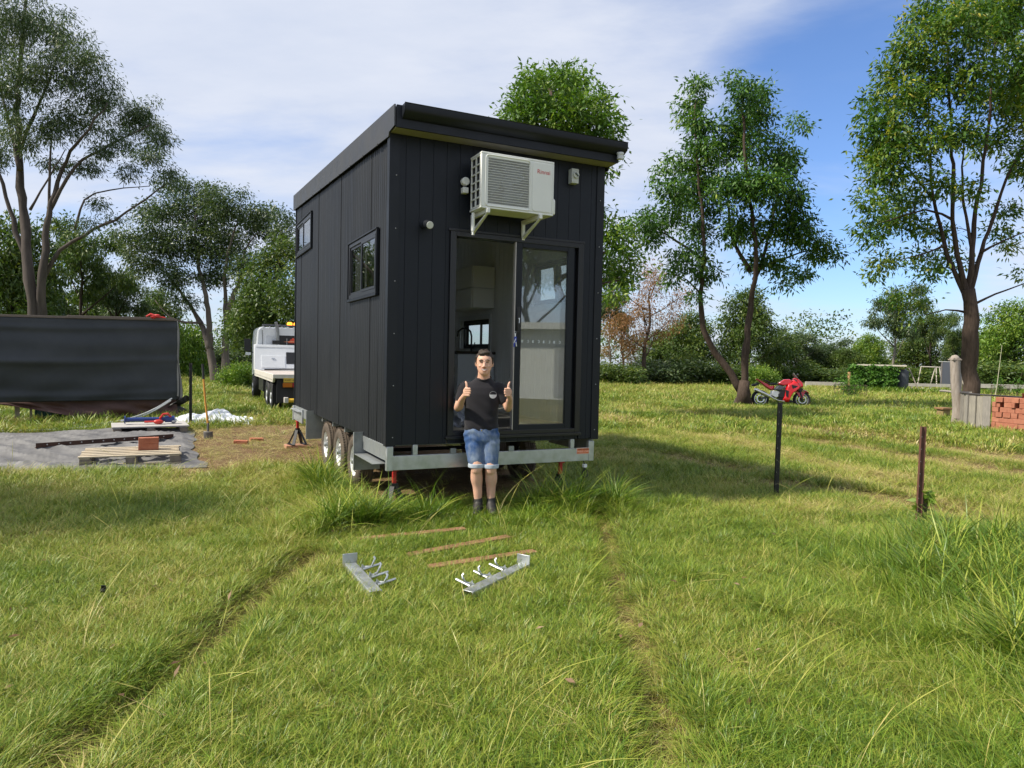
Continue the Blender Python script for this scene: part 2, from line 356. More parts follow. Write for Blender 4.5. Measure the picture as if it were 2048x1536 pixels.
def ground():
    rs = [0.05]
    while rs[-1] < 900: rs.append(rs[-1]*1.0 + max(.05, rs[-1]*.022))
    th = np.concatenate([np.linspace(-50, 50, 330), np.linspace(53, 307, 60)])*math.pi/180
    rr, tt = np.meshgrid(rs, th, indexing='ij'); X = rr*np.sin(tt); Y = rr*np.cos(tt); Z = gz(X, Y)
    Z = np.maximum(Z, -30)
    n, m = rr.shape; v = np.stack([X.ravel(), Y.ravel(), Z.ravel()], 1)
    ii, jj = np.meshgrid(np.arange(n-1), np.arange(m), indexing='ij'); j2 = (jj+1) % m
    f = np.stack([ii*m+jj, (ii+1)*m+jj, (ii+1)*m+j2, ii*m+j2], -1).reshape(-1, 4)[:, ::-1]
    me = bpy.data.meshes.new('ground'); me.vertices.add(len(v)); me.vertices.foreach_set('co', v.ravel())
    me.loops.add(len(f)*4); me.loops.foreach_set('vertex_index', f.ravel().astype(np.int32)); me.polygons.add(len(f)); me.polygons.foreach_set('loop_start', np.arange(0, len(f)*4, 4, dtype=np.int32))
    me.update(calc_edges=True); me.polygons.foreach_set('use_smooth', [True]*len(f))
    a = me.attributes.new('dirt', 'FLOAT', 'POINT'); a.data.foreach_set('value', f_dirt(X, Y).ravel())
    a = me.attributes.new('straw', 'FLOAT', 'POINT'); a.data.foreach_set('value', f_straw(X, Y).ravel())
    m_ = bpy.data.materials.new('soil_and_turf'); m_.use_nodes = True; t = m_.node_tree; b = t.nodes['Principled BSDF']; b.inputs['Roughness'].default_value = .95; b.inputs['Specular IOR Level'].default_value = .15
    g = t.nodes.new('ShaderNodeNewGeometry')
    def noise(sc, det=6):
        k = t.nodes.new('ShaderNodeTexNoise'); k.inputs['Scale'].default_value = sc; k.inputs['Detail'].default_value = det; k.inputs['Roughness'].default_value = .65; t.links.new(g.outputs['Position'], k.inputs['Vector']); return k.outputs['Fac']
    def mixc(f, A, B):
        k = t.nodes.new('ShaderNodeMix'); k.data_type = 'RGBA'
        for s_, val in (('Factor', f), ('A', A), ('B', B)):
            if isinstance(val, (tuple, float)): k.inputs[s_].default_value = (*val, 1) if isinstance(val, tuple) else val
            else: t.links.new(val, k.inputs[s_])
        return k.outputs['Result']
    def at_(nm): k = t.nodes.new('ShaderNodeAttribute'); k.attribute_name = nm; return k.outputs['Fac']
    def mr(v, a_, b_):
        k = t.nodes.new('ShaderNodeMapRange'); k.inputs['From Min'].default_value = a_; k.inputs['From Max'].default_value = b_; t.links.new(v, k.inputs['Value']); return k.outputs[0]
    turf = mixc(mr(noise(1.3), .35, .65), (.11, .115, .024), (.18, .165, .045))
    turf = mixc(mr(noise(14), .4, .65), turf, (.09, .075, .03))
    turf = mixc(at_('straw'), turf, (.24, .19, .075))
    soil = mixc(mr(noise(9), .35, .65), (.105, .055, .030), (.21, .128, .072))
    soil = mixc(mr(noise(60), .5, .7), soil, (.30, .22, .13))
    colr = mixc(at_('dirt'), turf, soil); t.links.new(colr, b.inputs['Base Color'])
    bp = t.nodes.new('ShaderNodeBump'); bp.inputs['Strength'].default_value = .9; bp.inputs['Distance'].default_value = .03; t.links.new(noise(35, 8), bp.inputs['Height']); t.links.new(bp.outputs[0], b.inputs['Normal'])
    me.materials.append(m_)
    o = bpy.data.objects.new('ground', me); COL.objects.link(o); tag(o, kind='structure'); return o
GROUND = ground()

# ------------------------------------------------------------------ grass
def grassmat(name, stops):
    m = bpy.data.materials.new(name); m.use_nodes = True; t = m.node_tree; b = t.nodes['Principled BSDF']; o = t.nodes['Material Output']
    ti = t.nodes.new('ShaderNodeAttribute'); ti.attribute_type = 'INSTANCER'; ti.attribute_name = 'tone'
    bv = t.nodes.new('ShaderNodeAttribute'); bv.attribute_name = 'bv'; ht = t.nodes.new('ShaderNodeAttribute'); ht.attribute_name = 'ht'
    ad = t.nodes.new('ShaderNodeMath'); ad.operation = 'MULTIPLY_ADD'; ad.inputs[1].default_value = .62; t.links.new(bv.outputs['Fac'], ad.inputs[0]); t.links.new(ti.outputs['Fac'], ad.inputs[2])
    sb = t.nodes.new('ShaderNodeMath'); sb.operation = 'SUBTRACT'; sb.inputs[1].default_value = .31; t.links.new(ad.outputs[0], sb.inputs[0])
    cr = t.nodes.new('ShaderNodeValToRGB'); e = cr.color_ramp.elements
    for i, (p, c) in enumerate(stops):
        el = e[i] if i < 2 else e.new(p); el.position = p; el.color = (*c, 1)
    t.links.new(sb.outputs[0], cr.inputs[0])
    mx = t.nodes.new('ShaderNodeMix'); mx.data_type = 'RGBA'; mx.inputs['A'].default_value = (.085, .075, .028, 1)  # blade foot: some brown, with the shade between blades put into the colour
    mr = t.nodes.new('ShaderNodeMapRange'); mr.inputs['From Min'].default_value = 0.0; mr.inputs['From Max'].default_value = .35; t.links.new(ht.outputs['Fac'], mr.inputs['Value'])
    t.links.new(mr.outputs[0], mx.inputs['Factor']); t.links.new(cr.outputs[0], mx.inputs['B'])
    t.links.new(mx.outputs['Result'], b.inputs['Base Color']); b.inputs['Roughness'].default_value = .42; b.inputs['Specular IOR Level'].default_value = .42
    tr = t.nodes.new('ShaderNodeBsdfTranslucent'); t.links.new(mx.outputs['Result'], tr.inputs[0])
    ms = t.nodes.new('ShaderNodeMixShader'); ms.inputs[0].default_value = .26; t.links.new(b.outputs[0], ms.inputs[1]); t.links.new(tr.outputs[0], ms.inputs[2]); t.links.new(ms.outputs[0], o.inputs[0])
    return m
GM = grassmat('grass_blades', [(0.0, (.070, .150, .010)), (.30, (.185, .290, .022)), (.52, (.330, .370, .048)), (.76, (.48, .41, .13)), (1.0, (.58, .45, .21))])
def clump(name, n, rad, h0, h1, w, bend, seed, seg=3, lean=.35, flat=0.0, head=False):
    rg = np.random.RandomState(seed); V = []; F = []; HT = []; BV = []
    for k in range(n):
        r = rad*math.sqrt(rg.rand()); a = rg.rand()*6.283; bx, by = r*math.cos(a), r*math.sin(a)
        az = a + rg.randn()*.9; h = h0+(h1-h0)*rg.rand()**1.3; bd = bend*(.3+1.2*rg.rand()); ln = lean*rg.rand()
        dx, dy = math.cos(az), math.sin(az); sx, sy = -dy, dx
        tw = rg.randn()*.6; sx, sy = sx*math.cos(tw)+dx*math.sin(tw), sy*math.cos(tw)+dy*math.sin(tw)
        ww = w*(.6+.8*rg.rand()); o = len(V); bvv = rg.rand()
        for q in range(seg+1):
            t = q/seg; out_ = h*(ln*t+bd*t*t); up = h*t*(1-.45*bd*t)*(1-flat)+.004
            wd = ww*(1-t**1.7)*(.55+.45*min(1, t*4)) if not head else ww*(1.0 if t < .72 else 2.6*(1-t)/.28+.15)
            c = (bx+dx*out_, by+dy*out_, up)
            if q < seg or head:
                V += [(c[0]-sx*wd/2, c[1]-sy*wd/2, c[2]), (c[0]+sx*wd/2, c[1]+sy*wd/2, c[2])]; HT += [t, t]; BV += [bvv, bvv]
            else: V.append(c); HT.append(1.0); BV.append(bvv)
        for q in range(seg):
            i = o+2*q
            if q < seg-1 or head: F.append((i, i+1, i+3, i+2))
            else: F.append((i, i+1, i+2))
    me = bpy.data.meshes.new(name); me.from_pydata(V, [], F)
    for nm, d in (('ht', HT), ('bv', BV)):
        at_ = me.attributes.new(nm, 'FLOAT', 'POINT'); at_.data.foreach_set('value', d)
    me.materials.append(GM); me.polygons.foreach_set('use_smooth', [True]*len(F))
    return bpy.data.objects.new(name, me)
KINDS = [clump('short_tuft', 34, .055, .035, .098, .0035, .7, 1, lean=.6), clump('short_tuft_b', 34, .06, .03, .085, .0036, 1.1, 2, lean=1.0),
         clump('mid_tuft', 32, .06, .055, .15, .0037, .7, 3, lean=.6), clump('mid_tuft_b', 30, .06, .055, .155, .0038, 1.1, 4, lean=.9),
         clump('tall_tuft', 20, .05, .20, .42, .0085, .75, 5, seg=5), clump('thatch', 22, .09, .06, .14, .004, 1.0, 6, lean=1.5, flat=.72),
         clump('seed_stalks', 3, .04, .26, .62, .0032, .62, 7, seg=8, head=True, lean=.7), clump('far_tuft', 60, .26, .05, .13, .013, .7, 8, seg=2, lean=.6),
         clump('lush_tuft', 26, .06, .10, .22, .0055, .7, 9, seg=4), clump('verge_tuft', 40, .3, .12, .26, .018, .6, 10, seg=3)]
def scatter_grass():
    rg = np.random.RandomState(11); P = []
    for r0, r1, dens in ((2.2, 4.2, 980), (4.2, 6.5, 700), (6.5, 9.5, 430), (9.5, 16, 150), (16, 30, 34), (30, 66, 9)):
        A = math.radians(92)/2*(r1*r1-r0*r0); n = int(A*dens)
        r = np.sqrt(rg.rand(n)*(r1*r1-r0*r0)+r0*r0); th = (rg.rand(n)-.5)*math.radians(92)
        P.append(np.stack([r*np.sin(th), r*np.cos(th), r], 1))
    P = np.concatenate(P); x, y, r = P.T
    dirt = f_dirt(x, y); straw = f_straw(x, y); u = rg.rand(len(x)); lx, ly = hloc(x, y)
    dry = (u <= dirt*1.35) & (rg.rand(len(x)) < np.where(y < 7, .34, .34)) & (r < 22); keep = (u > dirt*1.35) | dry
    keep &= ~inpoly(x, y, TARP_POLY)
    inside = (lx > .25) & (lx < HW-.1) & (ly > .6) & (ly < HL)
    keep &= ~(inside & (rg.rand(len(x)) < .9))
    for (a, b, w) in CLEAR: keep &= pdist(x, y, [a, b]) > w*(.55+.6*rg.rand(len(x)))
    x, y, r, straw, dirt, lx, ly, dry = (q[keep] for q in (x, y, r, straw, dirt, lx, ly, dry)); n = len(x); u = rg.rand(n)
    big = fbm(x, y, .9, 71); fine = fbm(x, y, 3.5, 81)
    # how rank the growth is: long along the front of the trailer and on the right of the near lawn, mown elsewhere
    rank = np.zeros(n)
    rank = np.maximum(rank, np.clip(1-np.abs(ly+.38)/.75, 0, 1)*smooth01((lx+1.7+.8*(big-.5))/1.2)*smooth01((3.1-lx)/.8)*(.35+1.2*big))
    rank = np.maximum(rank, np.clip(1-np.abs(lx+.35)/.6, 0, 1)*smooth01((ly+1.4)/.8)*smooth01((2.8-ly)/.8)*(.3+1.1*big))
    rank = np.maximum(rank, smooth01((x-1.4-.25*(y-3))/1.5)*(y < 6.6)*.95*np.clip((7.2-y)/1.2, 0, 1))
    rank = np.maximum(rank, np.clip((big-.52)*4, 0, 1)*.38*(y < 8.5)*(x > -1.3))
    for P in RUTS:
        d = pdist(x, y, P); rank = np.maximum(rank, np.exp(-((d-.22)/.10)**2)*.15*(.3+1.4*big))
    for (a, b, w) in LOW: rank = np.where(pdist(x, y, [a, b]) < w, np.minimum(rank, .16), rank)
    rank = rank*(.35+1.3*fine)
    kind = np.where(u < .5, 0, 1)
    kind = np.where((rank > .22) & (y < 17), np.where(u < .5, 2, 3), kind)
    kind = np.where((rank > .55) & (y < 17), 8, kind)
    kind = np.where((rank > .85) & (u < .5) & (y < 17), 4, kind)
    kind = np.where((straw > .45) & (u < straw*np.where(y > 7.5, .75, .16)) & (rank < .6), 5, kind)
    kind = np.where((rank > .6) & (rg.rand(n) < .035) & (y < 9), 6, kind)
    kind = np.where((rg.rand(n) < .0065) & (y < 9), 6, kind)
    kind = np.where(dry, 5, kind)
    kind = np.where((r > 16) & ~dry, 7, kind)
    kind = np.where((y > 43.2) & (x > 21) & (y < 45.6) & (rg.rand(n) < .8), 9, kind)
    sc = (.8+.5*rg.rand(n))*np.where(r < 6.5, 1.0, np.where(r < 9.5, 1.15, np.where(r < 16, 1.5, np.where(r < 30, 1.15, 1.9))))
    sc = sc*np.where(kind == 6, .75, 1)
    tone = .215+.46*(fbm(x, y, .7, 91)-.3)+np.where(y > 7.5, .38, .20)*straw+.16*(fbm(x, y, 6, 95)-.5)+rg.randn(n)*.07
    tone = tone-.10*np.clip(rank, 0, 1)*(kind != 6)+.35*dirt
    tone = np.where(kind == 6, .62+.2*rg.rand(n), tone); tone = np.where(kind == 4, .12+.2*rg.rand(n), tone); tone = np.where(kind == 5, .62+.3*rg.rand(n), tone)
    tone = np.where(kind == 9, .08+.15*rg.rand(n), tone)
    tone = np.where(dry, .62+.35*rg.rand(n), tone); sc = np.where(dry, sc*.75, sc)
    tone = np.clip(tone, .02, 1)
    z = gz(x, y)-.004
    me = bpy.data.meshes.new('lawn_grass'); me.vertices.add(n); me.vertices.foreach_set('co', np.stack([x, y, z], 1).ravel())
    for nm, d, ty in (('tone', tone, 'FLOAT'), ('kind', kind.astype(np.int32), 'INT'), ('scl', sc, 'FLOAT'), ('spin', rg.rand(n)*6.283, 'FLOAT'), ('tx', rg.randn(n)*.16, 'FLOAT'), ('ty', rg.randn(n)*.16, 'FLOAT')):
        a = me.attributes.new(nm, ty, 'POINT'); a.data.foreach_set('value', d)
    o = bpy.data.objects.new('lawn_grass', me); COL.objects.link(o); tag(o, 'yellow green lawn grass, patchy, long in places', 'grass', kind='stuff')
    g = bpy.data.node_groups.new('grass_scatter', 'GeometryNodeTree')
    g.interface.new_socket('Geometry', in_out='INPUT', socket_type='NodeSocketGeometry'); g.interface.new_socket('Geometry', in_out='OUTPUT', socket_type='NodeSocketGeometry')
    N = g.nodes; L = g.links; gi = N.new('NodeGroupInput'); go = N.new('NodeGroupOutput'); jn = N.new('GeometryNodeJoinGeometry')
    def na(nm, ty): k = N.new('GeometryNodeInputNamedAttribute'); k.data_type = ty; k.inputs[0].default_value = nm; return k.outputs['Attribute']
    kd = na('kind', 'INT'); sp = na('spin', 'FLOAT'); sl = na('scl', 'FLOAT'); cx = N.new('ShaderNodeCombineXYZ'); L.new(sp, cx.inputs[2]); L.new(na('tx', 'FLOAT'), cx.inputs[0]); L.new(na('ty', 'FLOAT'), cx.inputs[1])
    for i, ob in enumerate(KINDS):
        oi = N.new('GeometryNodeObjectInfo'); oi.inputs['Object'].default_value = ob; oi.inputs['As Instance'].default_value = True
        eq = N.new('FunctionNodeCompare'); eq.data_type = 'INT'; eq.operation = 'EQUAL'; L.new(kd, eq.inputs[2]); eq.inputs[3].default_value = i
        ip = N.new('GeometryNodeInstanceOnPoints'); L.new(gi.outputs[0], ip.inputs['Points']); L.new(eq.outputs[0], ip.inputs['Selection']); L.new(oi.outputs['Geometry'], ip.inputs['Instance']); L.new(cx.outputs[0], ip.inputs['Rotation']); L.new(sl, ip.inputs['Scale'])
        L.new(ip.outputs[0], jn.inputs[0])
    L.new(jn.outputs[0], go.inputs[0])
    md = o.modifiers.new('scatter', 'NODES'); md.node_group = g; return o
CLEAR = []; LOW = []
# ------------------------------------------------------------------ the tiny house on its trailer
M_clad = mat('charcoal_steel', (.0066, .0092, .0150), .46, 0, (.0085, .0113, .0175), 3, spec=.32, rvar=.06)
M_ribs = mat('charcoal_corrugated_steel', (.0135, .0150, .0178), .38, 0, (.0165, .0180, .0205), 1.3, spec=.42, rvar=.03)
M_trim = mat('black_trim_steel', (.0082, .0104, .0152), .45, 0, spec=.34, rvar=.06, nscale=4)
M_flash = mat('charcoal_flashing', (.033, .034, .038), .45, 0, (.042, .043, .046), 3, spec=.5, rvar=.08)
M_soffit = mat('soffit_board', (.30, .28, .22), .7, 0, (.34, .32, .26), 4)
M_frame = mat('black_window_frame', (.014, .014, .016), .35, spec=.5)
M_galv = mat('galvanised_steel', (.44, .47, .49), .42, .75, (.58, .60, .61), 9, bump=.05, bscale=40, rvar=.1)
M_galv2 = mat('dull_galvanised_steel', (.36, .38, .38), .5, .6, (.28, .30, .30), 6, rvar=.1)
M_rubber = mat('dusty_tyre_rubber', (.075, .062, .050), .9, 0, (.15, .115, .085), 11, .35, .7, bump=.3, bscale=90, spec=.2)
M_rim = mat('white_rim_paint', (.78, .79, .80), .35, 0, (.70, .69, .66), 8)
M_dark = mat('dark_void', (.012, .012, .012), .8)
M_iwall = mat('pale_interior_lining', (.84, .85, .84), .6, 0, (.87, .87, .86), 3)
M_ifloor = mat('oak_look_floor', (.42, .37, .29), .55, 0, (.50, .44, .35), 4, stretch=(8, 1, 1))
M_screw = mat('screw_zinc', (.5, .5, .5), .4, .6)
G_win = glass('window_glass', (.88, .92, .91), 1.05)
G_door = glass('door_glass', (.93, .95, .94), 1.38, dust_haze=.045)
M_white = mat('white_plastic', (.78, .79, .78), .4)

HOUSE = thing('tiny_house', 'black steel clad tiny house on a triple axle galvanised trailer', 'tiny house', (HX, HY, 0), HYAW)
Zb = HZ; ZF = HZ+3.085; Zd0, Zd1 = HZ+.078, HZ+2.19       # wall bottom, soffit, door opening
DX0, DX1 = .632, 2.20
# front wall of vertical boards, each board its own piece
fw = MB().box(.02, HW-.02, .045, .13, Zb+.0, Zb+.078).box(.02, DX0, .045, .13, Zb+.078, ZF).box(DX1, HW-.02, .045, .13, Zb+.078, ZF).box(DX0, DX1, .045, .13, Zd1, ZF).build('front_wall', M_trim, HOUSE)
nb = 17; bw = HW/nb
for i in range(nb):
    x0, x1 = i*bw+.0006, (i+1)*bw-.0006
    segs = [(x0, x1, Zb, ZF)]
    if x1 > DX0-.02 and x0 < DX1+.02:
        segs = [(x0, x1, Zd1+.012, ZF)]
        if x0 < DX0-.03: segs.append((x0, DX0-.012, Zb, Zd1+.012))
        if x1 > DX1+.03: segs.append((DX1+.012, x1, Zb, Zd1+.012))
        segs.append((max(x0, DX0), min(x1, DX1), Zb, Zb+.07))
    for a0, a1, z0, z1 in segs:
        c = .0018; b = MB()
        b.prism([(a0, .034), (a0, .0085), (a0+c, .006), (a1-c, .006), (a1, .0085), (a1, .034)], z0, z1, 'z')
        b.build('cladding_board', M_clad, fw, smooth=False)
# corner flashings with screws
cf = MB().box(-.022, .075, -.004, .004, Zb-.01, ZF-.002).box(-.026, -.022, -.004, .085, Zb-.01, ZF-.002).build('corner_flashing', M_trim, HOUSE)
cf2 = MB().box(HW-.075, HW+.024, -.004, .004, Zb-.01, ZF-.002).box(HW+.02, HW+.024, -.004, .08, Zb-.01, ZF-.002).build('corner_flashing', M_trim, HOUSE)
sb = MB()
for z in np.arange(Zb+.08, ZF, .52): sb.lathe([(.0055, 0), (.005, -.004), (.0, -.006)], (.045, -.004, z), 'y', 8)
sb.build('screw', M_screw, cf, kind='stuff')
sb = MB()
for z in np.arange(Zb+.10, ZF, .52): sb.lathe([(.0055, 0), (.005, -.004), (.0, -.006)], (HW-.03, -.004, z), 'y', 8)
sb.build('screw', M_screw, cf2, kind='stuff')

# corrugated long walls: ten corrugations to the sheet, openings left for the windows
LWIN = [(.47, 1.765, 1.563, 2.218), (4.36, 5.78, 2.555, 3.07)]
RWIN = [(.50, 1.52, 1.59, 2.14), (2.84, 4.0, 1.03, 1.48)]
PITCH_C = .0762
def side_wall(name, xs, sgn, wins, parent):
    w = MB()     # lining frame behind the sheets
    ys = sorted({0.1, HL-.02, *[v for q in wins for v in q[:2]]})
    for a, b in zip(ys[:-1], ys[1:]):
        hs = [q for q in wins if q[0] < (a+b)/2 < q[1]]; top = lambda y: ZF+.055*y-.02
        if hs:
            q = hs[0]; w.box(xs+sgn*.03, xs+sgn*.09, a, b, Zb, Zb+q[2]); w.box(xs+sgn*.03, xs+sgn*.09, a, b, Zb+q[3], top(a))
        else: w.box(xs+sgn*.03, xs+sgn*.09, a, b, Zb, top(a))
    wall = w.build(name, M_iwall, parent)
    y0 = .02; k = 0; lap = 10*PITCH_C
    while y0 < HL-.02:
        y1 = min(y0+lap, HL); m = MB(); nseg = 8; n = int(round((y1-y0)/PITCH_C*nseg))
        cols = [(y0+(y1-y0)*i/n) for i in range(n+1)]; phase = [math.cos(2*math.pi*(c-.02)/PITCH_C) for c in cols]
        step = .004 if k % 2 else 0
        for i in range(n):
            ya, yb = cols[i], cols[i+1]; xa, xb = [xs+sgn*(-.0095*(p_)+.012)-sgn*step for p_ in (phase[i], phase[i+1])]
            ym = (ya+yb)/2; hs = [q for q in wins if q[0] < ym < q[1]]
            rng = [(Zb-.012, None)] if not hs else [(Zb-.012, Zb+hs[0][2]), (Zb+hs[0][3], None)]
            for z0, z1 in rng:
                za, zc = (ZF+.055*ya, ZF+.055*yb) if z1 is None else (z1, z1)
                m.add([(xa, ya, z0), (xb, yb, z0), (xb, yb, zc), (xa, ya, za)], [(0, 1, 2, 3)])
        if m.f:
            me_o = m.build('cladding_sheet', M_ribs, wall)
            bm = bmesh.new(); bm.from_mesh(me_o.data); bmesh.ops.remove_doubles(bm, verts=bm.verts, dist=1e-5); bm.to_mesh(me_o.data); bm.free()
            me_o.data.set_sharp_from_angle(angle=R_(80))
        y0 = y1; k += 1
    return wall
lw = side_wall('left_wall', 0, 1, LWIN, HOUSE)
rw = side_wall('right_wall', HW, -1, RWIN, HOUSE)
MB().box(.02, HW-.02, HL-.09, HL-.04, Zb, ZF+.055*HL-.02).build('back_wall', M_iwall, HOUSE); MB().box(-.012, HW+.012, HL-.04, HL+.012, Zb-.01, ZF+.055*HL-.02).build('back_cladding', M_trim, HOUSE)
# floor, ceiling, inside lining
MB().box(.03, HW-.03, .03, HL-.03, Zb+.0, Zb+.118).build('floor', M_ifloor, HOUSE)
MB().box(.03, HW-.03, .135, HL-.09, ZF-.02, ZF+.03).build('ceiling', mat('ceiling_board', (.82, .81, .77), .7), HOUSE)
ln = MB()
for i in range(38):      # fine vertical lining boards on the right hand wall
    y0 = .14+i*.15
    if y0 > HL-.1: break
    for q in [(Zb+.118, ZF-.02)]:
        segs = [q]
        for wv in RWIN:
            if y0+.15 > wv[0] and y0 < wv[1]:
                segs = [(q[0], Zb+wv[2]-.03), (Zb+wv[3]+.03, q[1])]
        for z0, z1 in segs: ln.box(HW-.11, HW-.092, y0+.003, y0+.147, z0, z1)
ln.build('lining_boards', M_iwall, rw, smooth=False)
ws = MB()
for wv in RWIN:
    z0, z1 = Zb+wv[2], Zb+wv[3]
    ws.box(HW-.125, HW-.11, wv[0]-.07, wv[1]+.07, z0-.09, z0-.0).box(HW-.125, HW-.11, wv[0]-.07, wv[1]+.07, z1, z1+.07).box(HW-.125, HW-.11, wv[0]-.07, wv[0], z0, z1).box(HW-.125, HW-.11, wv[1], wv[1]+.07, z0, z1)
ws.build_each('window_architrave', mat('white_architrave', (.72, .74, .75), .5), rw)
MB().box(.092, .10, .135, HL-.09, Zb+.118, Zb+LWIN[0][2]).build('lining', M_iwall, lw)

def window(parent, xs, sgn, y0, y1, z0, z1, name='window', label=None):
    """sliding window: sill flashing, outer frame, two sashes, panes"""
    z0 += Zb; z1 += Zb; a = xs-sgn*.018; b = xs+sgn*.06
    X0, X1 = min(a, b), max(a, b); f = MB(); t = .045
    f.box(X0, X1, y0, y0+t, z0, z1).box(X0, X1, y1-t, y1, z0, z1).box(X0, X1, y0+t, y1-t, z0, z0+t).box(X0, X1, y0+t, y1-t, z1-t, z1)
    fr = f.build(name, M_frame, parent, bevel=.004)
    if label: fr['label'] = label
    xo = xs-sgn*.032; fl = MB()     # head and sill flashings standing proud
    fl.box(min(xo, xs), max(xo, xs), y0-.02, y1+.02, z1+.002, z1+.020).box(min(xo, xs), max(xo, xs), y0-.02, y1+.02, z0-.036, z0-.002).box(min(xs-sgn*.03, xs), max(xs-sgn*.024, xs), y0-.018, y0-.002, z0-.002, z1+.002).box(min(xs-sgn*.03, xs), max(xs-sgn*.024, xs), y1+.002, y1+.018, z0-.002, z1+.002)
    fl.build('window_surround', M_trim, fr, bevel=.003)
    ym = (y0+y1)/2
    for k, (c, d) in enumerate(((y0+t, ym+.02), (ym-.02, y1-t))):
        xc = xs+sgn*(.005 if k else -.012); s = .028; m = MB()
        m.box(xc-.01, xc+.01, c, c+s, z0+t, z1-t).box(xc-.01, xc+.01, d-s, d, z0+t, z1-t).box(xc-.01, xc+.01, c+s, d-s, z0+t, z0+t+s).box(xc-.01, xc+.01, c+s, d-s, z1-t-s, z1-t)
        m.build('sash', M_frame, fr)
        MB().box(xc-.002, xc+.002, c+s-.003, d-s+.003, z0+t+s-.003, z1-t-s+.003).build('pane', G_win, fr, smooth=False)
    return fr
w1 = window(HOUSE, 0, 1, *LWIN[0]); w2 = window(HOUSE, 0, 1, *LWIN[1])
# insect screen behind the near half of the far window
MB().box(.045, .048, LWIN[1][0]+.05, 5.05, Zb+LWIN[1][2]+.05, Zb+LWIN[1][3]-.05).build('insect_screen', mat('insect_screen', (.04, .035, .035), .9), w2)
MB().box(.045, .048, 1.12, 1.72, Zb+LWIN[0][2]+.05, Zb+LWIN[0][3]-.05).build('insect_screen', mat('insect_screen', (.04, .035, .035), .9), w1)
window(HOUSE, HW, -1, *RWIN[0]); window(HOUSE, HW, -1, *RWIN[1])

# roof: sheet, side flashings, fascia, gutter, soffit
rf = MB(); OV = -.20
rf.prism([(OV, ZF+.20), (HL+.05, ZF+.20+.055*HL), (HL+.05, ZF+.16+.055*HL), (OV, ZF+.16)], -.02, HW+.06, 'x')
ROOF = rf.build('roof', M_flash, HOUSE)
sf = MB()
for x0, x1 in ((-.042, -.028), (HW+.06, HW+.072)):
    sf.prism([(OV-.0, ZF+.215), (HL+.06, ZF+.215+.055*HL), (HL+.06, ZF+.055*HL-.04), (0.0, ZF-.04), (-.02, ZF-.001), (OV-.0, ZF+.012)], x0, x1, 'x')
sf.box(-.042, HW+.07, HL+.06, HL+.07, ZF+.055*HL-.04, ZF+.215+.055*HL)
sf.build('barge_flashing', M_flash, ROOF)
clips = MB()
for y in np.arange(.4, HL, .62): clips.box(-.046, -.038, y-.012, y+.012, ZF-.052+.055*y, ZF-.03+.055*y)
clips.build('flashing_clip', M_dark, ROOF, kind='stuff')
MB().box(-.02, HW+.058, OV-.012, OV+.012, ZF+.0, ZF+.21).build('fascia', M_trim, ROOF)
gt = MB()     # quad gutter profile run along the front
prof = [(OV-.014, ZF+.09), (OV-.03, ZF+.085), (OV-.095, ZF+.125), (OV-.105, ZF+.15), (OV-.105, ZF+.205), (OV-.112, ZF+.212), (OV-.100, ZF+.214), (OV-.095, ZF+.20), (OV-.092, ZF+.15), (OV-.03, ZF+.105), (OV-.014, ZF+.105)]
gt.prism(prof, 0.03, HW+.12, 'x')
for x in (.03, HW+.117): gt.prism([(OV-.014, ZF+.09), (OV-.03, ZF+.085), (OV-.095, ZF+.125), (OV-.105, ZF+.15), (OV-.105, ZF+.208), (OV-.014, ZF+.208)], x, x+.003, 'x')
gt.build('gutter', M_trim, ROOF)
MB().lathe([(.034, ZF+.03), (.034, ZF+.075), (.04, ZF+.078), (.04, ZF+.10), (.03, ZF+.10)], (HW+.05, OV-.06, 0), 'z', 14).build('gutter_outlet', mat('pale_pvc', (.62, .64, .66), .4), ROOF)
MB().box(-.018, HW+.055, OV+.012, .004, ZF+.001, ZF+.012).build('soffit', M_soffit, ROOF)

# sliding door: outer frame, fixed leaf, open leaf slid over it
df = MB(); t = .055
df.box(DX0-.01, DX0+t, -.022, .11, Zd0, Zd1).box(DX1-t, DX1+.012, -.022, .11, Zd0, Zd1).box(DX0+t, DX1-t, -.022, .11, Zd1-.05, Zd1).box(DX0+t, DX1-t, -.022, .11, Zd0, Zd0+.045)
df.box(DX0-.03, DX1+.03, -.012, .004, Zd1+.002, Zd1+.03).box(DX0-.03, DX1+.03, -.03, .004, Zd0-.035, Zd0-.002)
DOOR = df.build('sliding_door', M_frame, HOUSE, bevel=.004)
def leaf(x0, x1, yc, st=.082, rl=.07, g=G_door, nm='door_leaf'):
    z0, z1 = Zd0+.03, Zd1-.03; m = MB(); a, b = yc-.02, yc+.02
    m.box(x0, x0+st, a, b, z0, z1).box(x1-st, x1, a, b, z0, z1).box(x0+st, x1-st, a, b, z0, z0+rl).box(x0+st, x1-st, a, b, z1-rl, z1)
    l = m.build(nm, M_trim, DOOR, bevel=.004)
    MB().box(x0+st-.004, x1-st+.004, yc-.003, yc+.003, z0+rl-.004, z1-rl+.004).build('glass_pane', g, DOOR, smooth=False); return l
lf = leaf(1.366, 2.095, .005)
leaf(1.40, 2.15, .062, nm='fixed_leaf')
MB().box(1.362, 1.372, -.018, .03, Zd0+.05, Zd1-.05).build('edge_seal', mat('pale_alloy_seal', (.5, .46, .43), .4, .4), DOOR)
hd = MB().box(1.395, 1.425, -.034, -.016, HZ+1.20, HZ+1.42).box(1.39, 1.43, -.024, -.015, HZ+1.17, HZ+1.45)
hd.build('lock_handle', mat('black_lock', (.01, .01, .01), .3), DOOR, bevel=.004)
